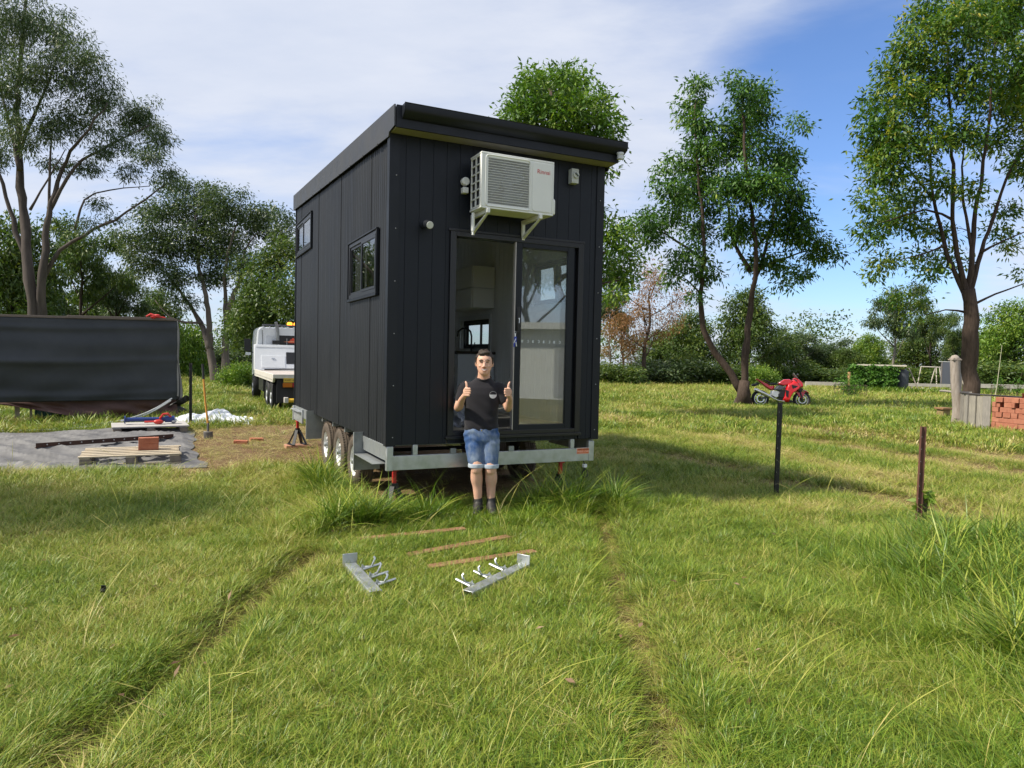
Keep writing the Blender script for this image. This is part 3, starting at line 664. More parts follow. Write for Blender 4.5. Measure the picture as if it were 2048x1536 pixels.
MB().cyl((1.41, -.034, HZ+1.325), (1.41, -.042, HZ+1.325), .008, n=12).box(1.407, 1.413, -.048, -.036, HZ+1.275, HZ+1.325).build('key_in_lock', mat('bright_metal', (.8, .8, .8), .15, .9), DOOR)
dec = MB()      # frosted safety dots across the glass
for i in range(9):
    cx = 1.475+i*.066; z = HZ+1.085
    if cx > 2.0: break
    if i % 2 == 0: dec.box(cx-.011, cx+.011, -.0006, .0014, z+.006, z+.013).box(cx-.011, cx-.004, -.0006, .0014, z-.013, z+.006).box(cx-.004, cx+.009, -.0006, .0014, z-.013, z-.006).box(cx-.004, cx+.006, -.0006, .0014, z-.003, z+.002)
    else: dec.tube([(cx+.011*math.cos(a), .0, z+.012*math.sin(a)) for a in np.linspace(-2.2, 2.2, 12)], .0035, 5)
dec.build('safety_decal', mat('frosted_decal', (.66, .70, .72), .6), DOOR, kind='stuff')

# trailer
tr = MB()
BZ0, BZ1 = HZ-.253, HZ-.108
def channel(m, x0, x1, y, z0, z1, dep=.05, t=.008):
    m.box(x0, x1, y, y+t, z0, z1).box(x0, x1, y+t, y+dep, z0, z0+t).box(x0, x1, y+t, y+dep, z1-t, z1)
CH = MB(); channel(CH, .02, HW-.05, 0.0, BZ0, BZ1)
fb = CH.build('front_beam', M_galv, HOUSE, bevel=.003)
tb = MB()
tb.box(-.012, .055, -.006, .05, BZ0-.004, HZ-.012).box(HW-.10, HW-.03, -.006, .05, BZ0-.004, HZ-.03)
tb.box(.262, .315, .006, .056, BZ1+.001, HZ-.002).box(2.115, 2.165, .006, .056, BZ1+.001, HZ-.002)
tb.build_each('beam_post', M_galv, HOUSE, bevel=.004)
cl = MB()
for x in (.70, 1.37): cl.box(x-.03, x+.03, -.004, .03, BZ1+.001, BZ1+.055)
cl.build_each('bolted_cleat', M_galv2, HOUSE)
ch = MB()
for x in (.0, HW-.06):
    ch.box(x, x+.055, .055, 1.02, HZ-.165, HZ-.012).box(x, x+.055, 4.12, HL-.0, HZ-.165, HZ-.012)
    xi = .26 if x == 0 else HW-.32
    ch.box(xi, xi+.055, 1.02, 4.12, HZ-.165, HZ-.012)
for y in np.arange(.7, HL, .75): ch.box(.06, HW-.07, y, y+.05, HZ-.10, HZ-.012)
ch.box(0, HW-.05, HL-.06, HL-.0, BZ0, HZ-.10)
ch.prism([(.06, .06), (.33, .06), (.06, .9)], HZ-.135, HZ-.13, 'z')
ch.build('chassis', M_galv2, HOUSE, bevel=.003)
# rear corner stand-off frame
MB().box(-.03, .0, HL-.95, HL-.9, BZ0, HZ-.02).box(-.03, .0, HL-.06, HL+.03, BZ0-.02, HZ-.02).box(-.02, -.0, HL-.9, HL-.06, BZ0, HZ-.06).box(-.08, -.03, HL-.9, HL-.06, HZ-.068, HZ-.06).build('rear_bracket', M_galv, HOUSE, bevel=.003)
# mudguards: plates fore and aft of the wheels, flange between
mg = MB()
for y, s in ((1.03, 1), (4.10, -1)):
    mg.prism([(-.10, HZ-.40), (.20, HZ-.40), (.20, HZ+.03), (-.10, HZ+.03)], y, y+.006, 'y')
    mg.box(-.106, -.10, y-.03*s, y+.006, HZ-.40, HZ+.03)
mg.prism([(-.10, .20), (.20, .20), (.20, 1.03), (-.10, 1.03)], HZ-.215, HZ-.209, 'z')
mg.build_each('mudguard', M_galv2, HOUSE, smooth=False)
# wheels
def wheel(y, x=.02, sgn=1):
    w = bpy.data.objects.new('wheel', None); COL.objects.link(w); w.parent = HOUSE; w.location = (x, y, HZ-.385); w.empty_display_size = .1
    return w
def wheel_parts(w, Rw=.325, rr=.19, wd=.19):
    pr = [(rr-.01, .012), (rr+.012, .0), (rr+.06, -.004), (Rw-.05, .002), (Rw-.018, .018), (Rw-.006, .034), (Rw, .05)]
    for g in (.065, .095, .125):
        pr += [(Rw, g-.006), (Rw-.010, g-.004), (Rw-.010, g+.004), (Rw, g+.006)]
    pr += [(Rw, wd-.05), (Rw-.006, wd-.034), (Rw-.02, wd-.015), (Rw-.06, wd), (rr, wd)]
    ty = MB().lathe(pr, (0, 0, 0), 'x', 48, close=False)
    for k in range(56):      # shoulder blocks
        a = 2*math.pi*k/56
        for xx in (.028, wd-.028): ty.obox((xx, math.cos(a)*(Rw-.009), math.sin(a)*(Rw-.009)), (.03, .016, .014), (a-math.pi/2, 0, 0))
    t = ty.build('tyre', M_rubber, w)
    rm = MB().lathe([(rr+.004, .004), (rr+.004, .012), (rr-.012, .016), (rr-.022, .05), (rr-.05, .058), (rr-.075, .035), (.085, .03), (.07, .045), (.03, .045), (.0, .045)], (0, 0, 0), 'x', 40, close=False)
    r = rm.build('rim', M_rim, w)
    sl = MB()
    for k in range(8):
        a = 2*math.pi*(k+.3)/8; sl.obox((.046, math.cos(a)*.128, math.sin(a)*.128), (.022, .045, .016), (a+math.pi/2, 0, 0))
    sl.build('vent_slot', M_dark, r, kind='stuff')
    hb = MB().lathe([(.034, .045), (.034, .0), (.028, -.012), (.0, -.014)], (0, 0, 0), 'x', 18, close=False)
    for k in range(5):
        a = 2*math.pi*k/5; hb.cyl((.04, .055*math.cos(a), .055*math.sin(a)), (.02, .055*math.cos(a), .055*math.sin(a)), .010, n=6)
    hb.build('hub', M_galv2, r)
wh = wheel(1.60); wheel_parts(wh)
for y in (2.44, 3.28):
    c = copy_tree(wh, HOUSE); c.location = (.02, y, HZ-.385)
for y in (1.60, 2.44, 3.28):
    c = copy_tree(wh, HOUSE); c.location = (HW-.07, y, HZ-.385); c.rotation_euler = (0, 0, math.pi)
ax = MB()
for y in (1.6, 2.44, 3.28): ax.cyl((.1, y, HZ-.385), (HW-.15, y, HZ-.385), .025)
ax.build_each('axle', M_dark, HOUSE)
# orange maker's plate on the beam
st = MB().box(2.19, 2.375, -.004, -.0005, HZ-.176, HZ-.104).build('orange_plate', mat('plate_border', (.75, .62, .55), .5), HOUSE)
MB().box(2.196, 2.369, -.0055, -.004, HZ-.170, HZ-.110).build('plate_face', mat('orange_print', (.62, .16, .06), .5), st)
rz90 = Matrix.Rotation(R_(90), 4, 'X')
a = xf(text_mb('TINY HOMES', .026, .0004), Matrix.Translation((2.2825, -.006, HZ-.122)) @ rz90); a.build('lettering', mat('dark_print', (.10, .015, .01), .5), st, smooth=False)
a = xf(text_mb('WIDE LOAD', .030, .0004), Matrix.Translation((2.2825, -.006, HZ-.146)) @ rz90); a.build('lettering', mat('pale_print', (.95, .62, .48), .5), st, smooth=False)
# ------------------------------------------------------------------ things on, under and inside the house
def on_house(o): 
    """place a thing built in the house's own axes"""
    o.location = (HX, HY, 0); o.rotation_euler = (0, 0, HYAW); return o
M_ac = mat('cream_ac_casing', (.80, .81, .77), .45, 0, (.76, .77, .73), 4, rvar=.06)
M_acd = mat('ac_dark_coil', (.018, .022, .03), .6)
AC = on_house(thing('air_conditioner', 'white outdoor air conditioner unit on brackets above the door', 'air conditioner'))
ax0, ax1, ay0, ay1, az0, az1 = .785, 1.60, -.40, -.11, HZ+2.375, HZ+2.925
cs = MB(); gx0, gx1, gz0, gz1 = ax0+.075, ax0+.53, az0+.05, az1-.05
th = .02
cs.box(ax0, ax1, ay0, ay1, az0, az0+th).box(ax0, ax1, ay0, ay1, az1-th, az1).box(ax1-th, ax1, ay0, ay1, az0+th, az1-th).box(ax0+th, ax1-th, ay1-th, ay1, az0+th, az1-th)
cs.box(ax0, gx0, ay0, ay0+th, az0+th, az1-th).box(gx1, ax1-th, ay0, ay0+th, az0+th, az1-th).box(gx0, gx1, ay0, ay0+th, az0+th, gz0).box(gx0, gx1, ay0, ay0+th, gz1, az1-th)
cs.box(ax0, ax0+th, ay0+th, ay0+.05, az0+th, az1-th).box(ax0, ax0+th, ay1-.03, ay1-th, az0+th, az1-th)
case = cs.build('casing', M_ac, AC, bevel=.008)
fp = MB()
def rrect(x0, x1, z0, z1, r, n=6):
    pts = []
    for cx, cz, a0 in ((x1-r, z1-r, 0), (x0+r, z1-r, 90), (x0+r, z0+r, 180), (x1-r, z0+r, 270)):
        for k in range(n+1):
            a = R_(a0+90*k/n); pts.append((cx+r*math.cos(a), cz+r*math.sin(a)))
    return pts
fp.prism(rrect(gx1+.035, ax1-.03, az0+.03, az1-.035, .03), ay0-.005, ay0+.002, 'y')
fp.tube([(x, ay0-.002, z) for x, z in rrect(ax0+.045, gx1+.015, az0+.025, az1-.025, .04)], .006, 6, closed=True)
fp.build('front_panel', M_ac, case)
MB().prism([(ay0+.02, az0+.02), (ay1-.03, az0+.02), (ay1-.03, az0+.20), (ay0+.06, az0+.20), (ay0+.02, az0+.17)], ax1, ax1+.035, 'x').build('pipe_cover', M_ac, case, bevel=.012)
MB().box(ax0+.02, ax1-.05, ay0+.10, ay1-.021, az0+.021, az1-.021).build('coil', M_acd, AC)
gr = MB(); nv = 44
for i in range(nv+1):
    x = gx0+(gx1-gx0)*i/nv; gr.box(x-.0009, x+.0009, ay0+.002, ay0+.008, gz0, gz1)
for i in range(19):
    z = gz0+(gz1-gz0)*i/18; gr.box(gx0, gx1, ay0+.0, ay0+.006, z-.0018, z+.0018)
gr.build('fan_grille', M_ac, AC, smooth=False)
fan = MB(); fc = ((gx0+gx1)/2, ay0+.06, (gz0+gz1)/2)
fan.lathe([(.06, -.02), (.06, .02), (.0, .02)], fc, 'y', 20)
for k in range(3):
    a0 = k*2*math.pi/3
    def bl(u, v, a0=a0):
        r = .06+.15*u; a = a0+v*1.5+.3*u; return (fc[0]+r*math.cos(a), fc[1]-.02+.05*v, fc[2]+r*math.sin(a))
    fan.grid(bl, 5, 8)
fan.build('fan', mat('fan_blue_grey', (.07, .09, .13), .4), AC, solid=.003)
fs = MB()      # side louvres
for k in range(7):
    z = az0+.03+k*(az1-az0-.06)/6; fs.box(ax0-.0, ax0+.012, ay0+.05, ay1-.03, z-.006, z+.006)
fs.box(ax0, ax0+.012, (ay0+ay1)/2-.01, (ay0+ay1)/2+.01, az0+.02, az1-.02)
fs.build('side_grille', M_ac, AC)
for x in (ax0+.06, ax1-.17):
    b = MB().box(x, x+.035, -.03, .002, az0-.21, az0-.002).box(x, x+.035, -.42, -.03, az0-.045, az0-.002)
    b.prism([(-.03, az0-.20), (-.03, az0-.16), (-.38, az0-.045), (-.41, az0-.045)], x+.004, x+.031, 'x')
    b.build('bracket', M_ac, AC, bevel=.003)
MB().cyl((ax0+.005, -.20, az0-.02), (ax0+.005, -.20, az0-.20), .017).cyl((ax0+.005, -.20, az0-.20), (ax0+.005, -.20, az0-.24), .010).build('drain_pipe', M_white, AC)
MB().cyl((ax0-.03, -.08, az0+.32), (ax0-.03, -.02, az0+.32), .042).box(ax0-.06, ax0-.0, -.08, -.01, az0+.20, az0+.26).build('pipe_valve', M_ac, AC, bevel=.006)
a = xf(text_mb('Rinnai', .062, .0006), Matrix.Translation((ax1-.125, ay0-.0062, az1-.12)) @ rz90)
a.build('logo', mat('red_print', (.58, .03, .03), .5), AC, smooth=False)

IS = on_house(thing('isolator_switch', 'small grey isolator switch box right of the air conditioner', 'switch box'))
ib = MB().box(2.0, 2.09, -.075, .004, HZ+2.835, HZ+2.995).build('box', mat('grey_switch_plastic', (.52, .54, .50), .5), IS, bevel=.006)
MB().lathe([(.036, -.075), (.036, -.092), (.032, -.096), (.0, -.096)], (2.048, 0, HZ+2.925), 'y', 20).build('dial_ring', mat('grey_switch_plastic'+'2', (.60, .62, .58), .45), IS)
MB().obox((2.048, -.104, HZ+2.925), (.05, .016, .014), (0, R_(40), 0)).build('dial_knob', mat('dark_grey_plastic', (.12, .15, .15), .5), IS, bevel=.003)

WL = on_house(thing('wall_light', 'black tube wall light with a white lens left of the door', 'wall light'))
MB().lathe([(.04, .004), (.04, -.012), (.0, -.012)], (.335, 0, HZ+2.225), 'y', 18).cyl((.335, -.01, HZ+2.225), (.35, -.06, HZ+2.222), .018).build('mount', M_trim, WL)
d = Vector((.05, -.95, -.25)).normalized(); c0 = Vector((.345, -.05, HZ+2.225))
MB().tube([c0, c0+d*.02, c0+d*.085, c0+d*.105], [.030, .042, .044, .044], 18).build('lamp_body', M_trim, WL)
MB().tube([c0+d*.1045, c0+d*.110], [.038, .034], 18).build('lens', mat('opal_lens', (.62, .63, .60), .3), WL)

KY = on_house(thing('door_keys', 'keys on a blue and white tag hanging at the open door edge', 'keys'))
MB().tube([(1.372+.011*math.cos(a), -.03, HZ+1.175+.011*math.sin(a)) for a in np.linspace(0, 6.0, 14)], .0018, 6).box(1.366, 1.378, -.034, -.031, HZ+1.12, HZ+1.165).build('key', mat('bright_metal', (.8, .8, .8), .15, .9), KY)
MB().box(1.358, 1.388, -.04, -.035, HZ+1.05, HZ+1.13).box(1.35, 1.368, -.043, -.040, HZ+1.02, HZ+1.075).build('tag', mat('blue_tag', (.02, .05, .38), .4), KY, bevel=.003)
MB().obox((1.362, -.045, HZ+1.085), (.008, .002, .055), (0, R_(28), 0)).obox((1.380, -.045, HZ+1.05), (.008, .002, .05), (0, R_(-10), 0)).build('tag_print', mat('white_print', (.8, .8, .82), .5), KY)

# inside
IF = HZ+.118
KB = on_house(thing('kitchen_bench', 'pale kitchen bench with a dark top seen through the open door', 'kitchen bench'))
MB().box(1.75, 2.32, 2.60, 5.2, IF, HZ+.94).build('cabinet', mat('grey_blue_panel', (.74, .78, .82), .5), KB, bevel=.003)
MB().box(1.72, 2.325, 2.57, 5.22, HZ+.942, HZ+.98).build('benchtop', mat('dark_timber_top', (.045, .032, .022), .35), KB, bevel=.004)
MB().tube([(2.22, 3.25, HZ+.98), (2.22, 3.25, HZ+1.22), (2.20, 3.25, HZ+1.29), (2.14, 3.25, HZ+1.335), (2.06, 3.25, HZ+1.33), (2.0, 3.25, HZ+1.28), (1.985, 3.25, HZ+1.20)], .014, 10).tube([(2.22, 3.25, HZ+1.03), (2.22, 3.15, HZ+1.07), (2.22, 3.11, HZ+1.12)], .008, 8).build('tap', M_frame, KB)
OC = on_house(thing('overhead_cupboard', 'white overhead kitchen cupboard in two tiers above the bench window', 'cupboard'))
MB().box(1.98, 2.32, 2.64, 3.85, HZ+1.62, HZ+1.90).box(1.98, 2.32, 2.64, 3.85, HZ+1.906, HZ+2.22).build('carcass', mat('white_melamine', (.84, .85, .83), .4), OC, bevel=.004)
MB().box(1.96, 1.98, 2.66, 3.83, HZ+1.63, HZ+1.89).box(1.96, 1.98, 2.66, 3.83, HZ+1.915, HZ+2.21).build('cupboard_door', mat('white_melamine', (.84, .85, .83), .4), OC, bevel=.004)
SH = on_house(thing('loft_panel', 'pale upright partition far inside the house at left of the doorway', 'partition'))
MB().box(.10, .95, 4.6, 4.65, IF, ZF-.05).build('panel', M_iwall, SH)
BX = on_house(thing('packed_box', 'white and blue carton on the house floor behind the man', 'carton'))
MB().box(1.17, 1.46, .55, .80, IF, IF+.24).build('carton_body', mat('white_carton', (.62, .68, .80), .5), BX, bevel=.008)
MB().box(1.168, 1.462, .548, .802, IF+.0, IF+.05).build('blue_band', mat('blue_print', (.04, .09, .35), .5), BX)
BG = on_house(thing('plastic_wrap', 'crumpled clear and grey plastic wrapped bundle on the floor inside the doorway', 'bundle'))
wr = MB()
def wrap(u, v):
    a = u*2*math.pi; r = 1+.18*math.sin(5*a+v*9)+.1*math.sin(11*a-3*v); h = v
    return (.93+.17*r*math.cos(a)*(1-.35*v), .62+.22*r*math.sin(a)*(1-.2*v), IF+.30*h+.02*math.sin(9*a))
wr.grid(wrap, 40, 10); wr.build('wrap', mat('grey_plastic_wrap', (.25, .28, .34), .25, 0, (.62, .66, .74), 9, .45, .6), BG)
TM = on_house(thing('timber_lengths', 'dark boards and pale lengths lying on the house floor', 'timber'))
MB().box(1.3, 1.62, .35, 1.9, IF, IF+.10).build('boards', mat('dark_ply', (.06, .055, .05), .6), TM).parent = TM
MB().cyl((1.05, .55, IF+.30), (2.1, 1.6, IF+.11), .008, n=8).cyl((1.2, .45, IF+.16), (1.95, 1.0, IF+.20), .007, n=8).build('length', mat('pale_strip', (.6, .55, .48), .5), TM)

# jack stands
M_jred = mat('red_ratchet_post', (.42, .02, .02), .4); M_jblk = mat('black_jack_base', (.012, .012, .013), .5)
def jack(wx, wy, z0, ztop, label, rz=0.3):
    j = thing('jack_stand', label, 'jack stand', (wx, wy, z0), rz, 'jack stands under the trailer')
    h = ztop-z0; hb = min(.30, h*.62)
    b = MB()
    for sx, sy in ((1, 1), (1, -1), (-1, 1), (-1, -1)): b.beam((sx*.11, sy*.11, .012), (sx*.026, sy*.026, hb), .05, .012, up=(sx, sy, .2))
    b.box(-.032, .032, -.032, .032, hb-.06, hb+.03)
    for sx, sy, l in ((1, 1, 0), (-1, -1, 0)): b.box(sx*.11-.03, sx*.11+.03, -.12, .12, .0, .014)
    b.build('base', M_jblk, j)
    p = MB().box(-.016, .016, -.02, .02, hb-.05, h-.012)
    for k in range(7): p.box(-.02, -.012, -.02, .02, hb+.035+k*(h-hb-.06)/7, hb+.035+(k+.5)*(h-hb-.06)/7)
    p.build('ratchet_post', M_jred, j)
    MB().box(-.03, .03, -.045, .045, h-.012, h).build('saddle', M_jred, j); return j
p = hw(.10, .10); jack(p.x, p.y, 0, BZ0-.005, 'red and black jack stand at the near corner of the trailer', HYAW)
p = hw(2.02, .06); jack(p.x, p.y, 0, BZ0-.005, 'dark jack stand under the trailer beam right of the man', HYAW)
p = hw(-.01, HL-.42); jack(p.x, p.y, .05, BZ0-.0, 'red and black jack stand on a brick at the rear corner of the trailer', HYAW+.2)
CB = on_house(thing('hanging_cable', 'coiled black cable dangling under the right end of the trailer', 'cable'))
pts = [(2.30, .03, BZ0), (2.31, .0, BZ0-.05), (2.30, .01, BZ0-.09)] + [(2.31+.035*math.cos(a), .0+.01*math.sin(2*a), BZ0-.14+.05*math.sin(a)) for a in np.linspace(1.5, 14, 40)] + [(2.30, .02, BZ0-.25), (2.29, .05, BZ0-.36), (2.26, .10, .02)]
MB().tube(pts, .006, 6).build('lead', M_jblk, CB); MB().box(2.285, 2.325, -.02, .02, BZ0-.075, BZ0-.04).build('tape', M_white, CB)
# ------------------------------------------------------------------ the man
def loft(mb, secs, n=24):
    vs = []; fs = []; k = len(secs)
    for c, rx, ry in secs:
        for j in range(n):
            a = 2*math.pi*j/n; ca, sa = math.cos(a), math.sin(a)
            e = 0.82; vs.append((c[0]+rx*math.copysign(abs(ca)**e, ca), c[1]+ry*math.copysign(abs(sa)**e, sa), c[2]))
    for i in range(k-1):
        for j in range(n): fs.append((i*n+j, i*n+(j+1) % n, (i+1)*n+(j+1) % n, (i+1)*n+j))
    fs.append(tuple(range(n))[::-1]); fs.append(tuple((k-1)*n+j for j in range(n)))
    return mb.add(vs, fs)
def limb(mb, pts, rads, n=14, sub=4):
    """a tapering limb with rounded ends, smooth between its joints"""
    P = [Vector(p) for p in pts]; out_p, out_r = [], []
    for i in range(len(P)-1):
        p0 = P[max(i-1, 0)]; p1 = P[i]; p2 = P[i+1]; p3 = P[min(i+2, len(P)-1)]
        for q in range(sub):
            t = q/sub; a = .5*((2*p1)+(p2-p0)*t+(2*p0-5*p1+4*p2-p3)*t*t+(3*p1-p0-3*p2+p3)*t**3)
            out_p.append(a); out_r.append(rads[i]+(rads[i+1]-rads[i])*(t*t*(3-2*t)))
    out_p.append(P[-1]); out_r.append(rads[-1])
    mb.tube(out_p, out_r, n); mb.ell(out_p[0], rads[0]*.98, 12, 8); mb.ell(out_p[-1], rads[-1]*.98, 12, 8); return mb
def fuse(mb, name, m, parent, vox, it=4, dec=None, disp=None):
    """grow the overlapping pieces into one continuous surface"""
    o = bpy.data.objects.new('tmp', mb.mesh('tmp', m, True, 180)); COL.objects.link(o)
    r = o.modifiers.new('r', 'REMESH'); r.mode = 'VOXEL'; r.voxel_size = vox; r.use_smooth_shade = True
    s = o.modifiers.new('s', 'SMOOTH'); s.factor = .5; s.iterations = it
    if dec: d = o.modifiers.new('d', 'DECIMATE'); d.ratio = dec
    dg = bpy.context.evaluated_depsgraph_get(); me = bpy.data.meshes.new_from_object(o.evaluated_get(dg)); me.name = name
    bpy.data.objects.remove(o)
    if disp is not None:
        n = len(me.vertices); co = np.empty(n*3); no = np.empty(n*3); me.vertices.foreach_get('co', co); me.vertex_normals.foreach_get('vector', no)
        co = co.reshape(-1, 3); no = no.reshape(-1, 3); co += no*disp(co)[:, None]; me.vertices.foreach_set('co', co.ravel()); me.update()
    me.polygons.foreach_set('use_smooth', [True]*len(me.polygons))
    if not me.materials: me.materials.append(m)
    ob = bpy.data.objects.new(name, me); COL.objects.link(ob); ob.parent = parent; return ob
_pm = at(964.7, 1022, 7.20)
MAN = thing('person', 'smiling person in black t-shirt and denim shorts giving two thumbs up, leaning on the trailer', 'person', (_pm.x, 7.17, 0), 0.03)
M_skin = mat('skin', (.62, .36, .255), .5, 0, (.66, .395, .285), 14, sss=.12, spec=.35, bump=.03, bscale=200)
def hsv3(a, b, t): return tuple(x+(y-x)*t for x, y in zip(a, b))
bd = MB(); HC = Vector((-.009, .075, 1.545))
def H(x, y, z): return HC+Vector((x, y, z))
# head
def eloft(mb, secs, n=28):
    vs = []; fs = []; k = len(secs)
    for z, cy, rx, ry in secs:
        for j in range(n): vs.append(H(rx*math.cos(2*math.pi*j/n), cy+ry*math.sin(2*math.pi*j/n), z))
    for i in range(k-1):
        for j in range(n): fs.append((i*n+j, i*n+(j+1) % n, (i+1)*n+(j+1) % n, (i+1)*n+j))
    fs.append(tuple(range(n))[::-1]); fs.append(tuple((k-1)*n+j for j in range(n))); mb.add(vs, fs)
eloft(bd, [(-0.12, -0.054, 0.0202, 0.02), (-0.11, -0.048, 0.0381, 0.036), (-0.092, -0.038, 0.0549, 0.052), (-0.066, -0.026, 0.0678, 0.065), (-0.04, -0.016, 0.0750, 0.075), (-0.01, -0.008, 0.0801, 0.083), (0.02, 0, 0.0829, 0.089), (0.05, 0.008, 0.0834, 0.094), (.08, .014, .0770, .084), (.105, .02, .060, .066), (.120, .022, .040, .045), (.127, .022, .016, .018)])
for s in (-1, 1):
    bd.ell(H(s*.036, -.062, -.026), (.024, .024, .018)); bd.ell(H(s*.030, -.078, .027), (.026, .013, .009)); bd.ell(H(s*.013, -.100, -.034), (.010, .011, .008))
    M3 = Matrix.Rotation(R_(s*18), 3, 'Z'); bd.ell(H(s*.086, .016, -.004), (.009, .021, .031), 14, 10, M=M3); bd.ell(H(s*.082, .012, -.026), (.009, .012, .012))
limb(bd, [H(0, -.082, .026), H(0, -.096, .0), H(0, -.108, -.028)], [.008, .0095, .0125], 10)
limb(bd, [H(0, .025, -.05), (-.012, .115, 1.42), (-.016, .135, 1.345)], [.062, .064, .078])
# trunk inside the clothes, arms, legs
loft(bd, [((-.028, .105, .80), .15, .10), ((-.03, .11, .95), .145, .095), ((-.03, .12, 1.10), .155, .105), ((-.03, .13, 1.24), .165, .105), ((-.025, .135, 1.33), .15, .085), ((-.02, .135, 1.385), .065, .06)])
SH_ = {-1: Vector((-.205, .13, 1.285)), 1: Vector((.150, .13, 1.285))}
EL_ = {-1: Vector((-.272, .075, 1.085)), 1: Vector((.243, .075, 1.09))}
WR_ = {-1: Vector((-.212, -.115, 1.205)), 1: Vector((.254, -.115, 1.205))}
FI_ = {-1: Vector((-.168, -.165, 1.262)), 1: Vector((.228, -.165, 1.266))}
for s in (-1, 1):
    m_ = (SH_[s]+EL_[s])/2
    limb(bd, [SH_[s], m_, EL_[s]], [.058, .050, .041]); f1 = EL_[s].lerp(WR_[s], .3)
    limb(bd, [EL_[s], f1+Vector((0, .0, -.012)), EL_[s].lerp(WR_[s], .7), WR_[s], WR_[s].lerp(FI_[s], .5)], [.040, .044, .034, .0265, .027])
    C = FI_[s]; u = Vector((-s*.97, -.22, 0)).normalized(); nn = Vector((-s*.2, -.97, 0)).normalized(); zv = Vector((0, 0, 1))
    Mh = Matrix(((u.x, nn.x, 0), (u.y, nn.y, 0), (0, 0, 1)))
    bd.ell(C-u*.012-nn*.004, (.034, .027, .045), 16, 12, M=Mh)
    for i in range(4):
        z = .034-.0222*i; L_ = (.044, .048, .045, .037)[i]; K = C-u*.026+nn*.022+zv*z; P1 = K+u*L_+nn*.008; P2 = P1+u*.004-nn*.028; P3 = P2-u*.024-nn*.004
        limb(bd, [K, P1], [.0118, .0108], 10, 3); limb(bd, [P1, P2], [.0106, .0098], 10, 2); limb(bd, [P2, P3], [.0096, .0085], 10, 2)
    limb(bd, [C-u*.012+nn*.004+zv*.022, C-u*.010+nn*.010+zv*.058, C-u*.014+nn*.008+zv*.084, C-u*.022+nn*.004+zv*.102], [.0165, .0128, .0118, .0085], 12, 4)
HIP = {-1: Vector((-.105, .10, .83)), 1: Vector((.065, .10, .83))}
KN = {-1: Vector((-.066, .0, .465)), 1: Vector((.078, .015, .46))}
AN = {-1: Vector((-.044, .035, .125)), 1: Vector((.088, .05, .13))}
for s in (-1, 1):
    limb(bd, [HIP[s], HIP[s].lerp(KN[s], .5), KN[s]+Vector((0, 0, .05)), KN[s]+Vector((0, -.008, 0))], [.088, .080, .062, .059])
    k, a = KN[s], AN[s]
    limb(bd, [k, k.lerp(a, .28)+Vector((s*.004, .016, 0)), k.lerp(a, .6)+Vector((0, .012, 0)), a], [.057, .063, .048, .038])
    limb(bd, [a+Vector((0, .01, -.03)), a+Vector((s*.01, -.08, -.085)), a+Vector((s*.018, -.15, -.10))], [.036, .034, .026])
BODY = fuse(bd, 'body', M_skin, MAN, .0045, 4, .45)
# hair
M_hair = mat('dark_hair', (.020, .013, .009), .6, 0, (.045, .030, .021), 40, bump=.6, bscale=160, stretch=(1, 1, .4))
hr = MB(); hr.ell(H(0, .021, .047), (.0865, .099, .094), 24, 16)
rg = np.random.RandomState(3)
for k in range(46):
    a = rg.rand()*math.pi*.9+.15; e = rg.rand()*1.2+.05
    d = Vector((math.cos(a)*math.cos(e), -math.sin(a)*.75*math.cos(e), math.sin(e)))
    c = H(0, .02, .056)+Vector((d.x*.076, d.y*.096, d.z*.086))
    if c.z < HC.z+.070 and c.y < HC.y-.03: continue
    hr.ell(c, (.018, .018, .013), 8, 6)
for s in (-1, 1):
    limb(hr, [H(s*.081, -.025, .06), H(s*.085, -.018, .02), H(s*.081, -.012, -.012)], [.014, .010, .005], 8)
hr.ell(H(.008, -.046, .110), (.05, .03, .022)); hr.ell(H(-.02, -.055, .100), (.035, .022, .018))
hair = fuse(hr, 'hair', M_hair, MAN, .005, 2, None)
# cut the hair cap off below the hairline
bm = bmesh.new(); bm.from_mesh(hair.data)
kill = []
for v in bm.verts:
    p = v.co-HC; line = .071+.006*math.sin(p.x*85+.6)+.004*math.sin(p.x*190) if p.y < -.035 else (.070-(p.y+.035)*1.9 if p.y < .02 else -.034-(p.y-.02)*.35)
    if abs(p.x) > .060 and p.y < -.0: line = min(line, -.012 if p.y > -.04 else .055)
    if p.z < line: kill.append(v)
bmesh.ops.delete(bm, geom=kill, context='VERTS'); bm.to_mesh(hair.data); bm.free()
sm = hair.modifiers.new('solid', 'SOLIDIFY'); sm.thickness = .004; sm.offset = -1
for s in (-1, 1):
    eb = MB(); limb(eb, [H(s*.013, -.0965, .031), H(s*.031, -.0945, .037), H(s*.052, -.0825, .031)], [.0042, .0052, .003], 8); eb.build('eyebrow', M_hair, MAN)
    ey = MB(); limb(ey, [H(s*.016, -.0885, .0135), H(s*.030, -.0895, .0155), H(s*.045, -.0810, .0125)], [.0020, .0036, .0018], 8); ey.build('eye', mat('eye_dark', (.03, .018, .014), .2), MAN)
def fy(x, off): return -.0945-off+(x/.068)**2*.028
MB().grid(lambda u, v: tuple(H((u-.5)*.062, fy((u-.5)*.062, .003), -.0550+.007*(2*u-1)**2-.0175*(1-(2*u-1)**4)*v)), 14, 4).build('teeth', mat('teeth', (.60, .56, .51), .4), MAN)
lip = MB()
limb(lip, [H(x, fy(x, .002), -.0545+.0085*(x/.036)**2) for x in (-.036, -.018, 0, .018, .036)], [.0015, .0026, .003, .0026, .0015], 8)
limb(lip, [H(x, fy(x, .002), -.0765+.0300*(x/.036)**2) for x in (-.036, -.018, 0, .018, .036)], [.0015, .0034, .0044, .0034, .0015], 8)
lip.build('lips', mat('lip_skin', (.50, .22, .17), .45), MAN)
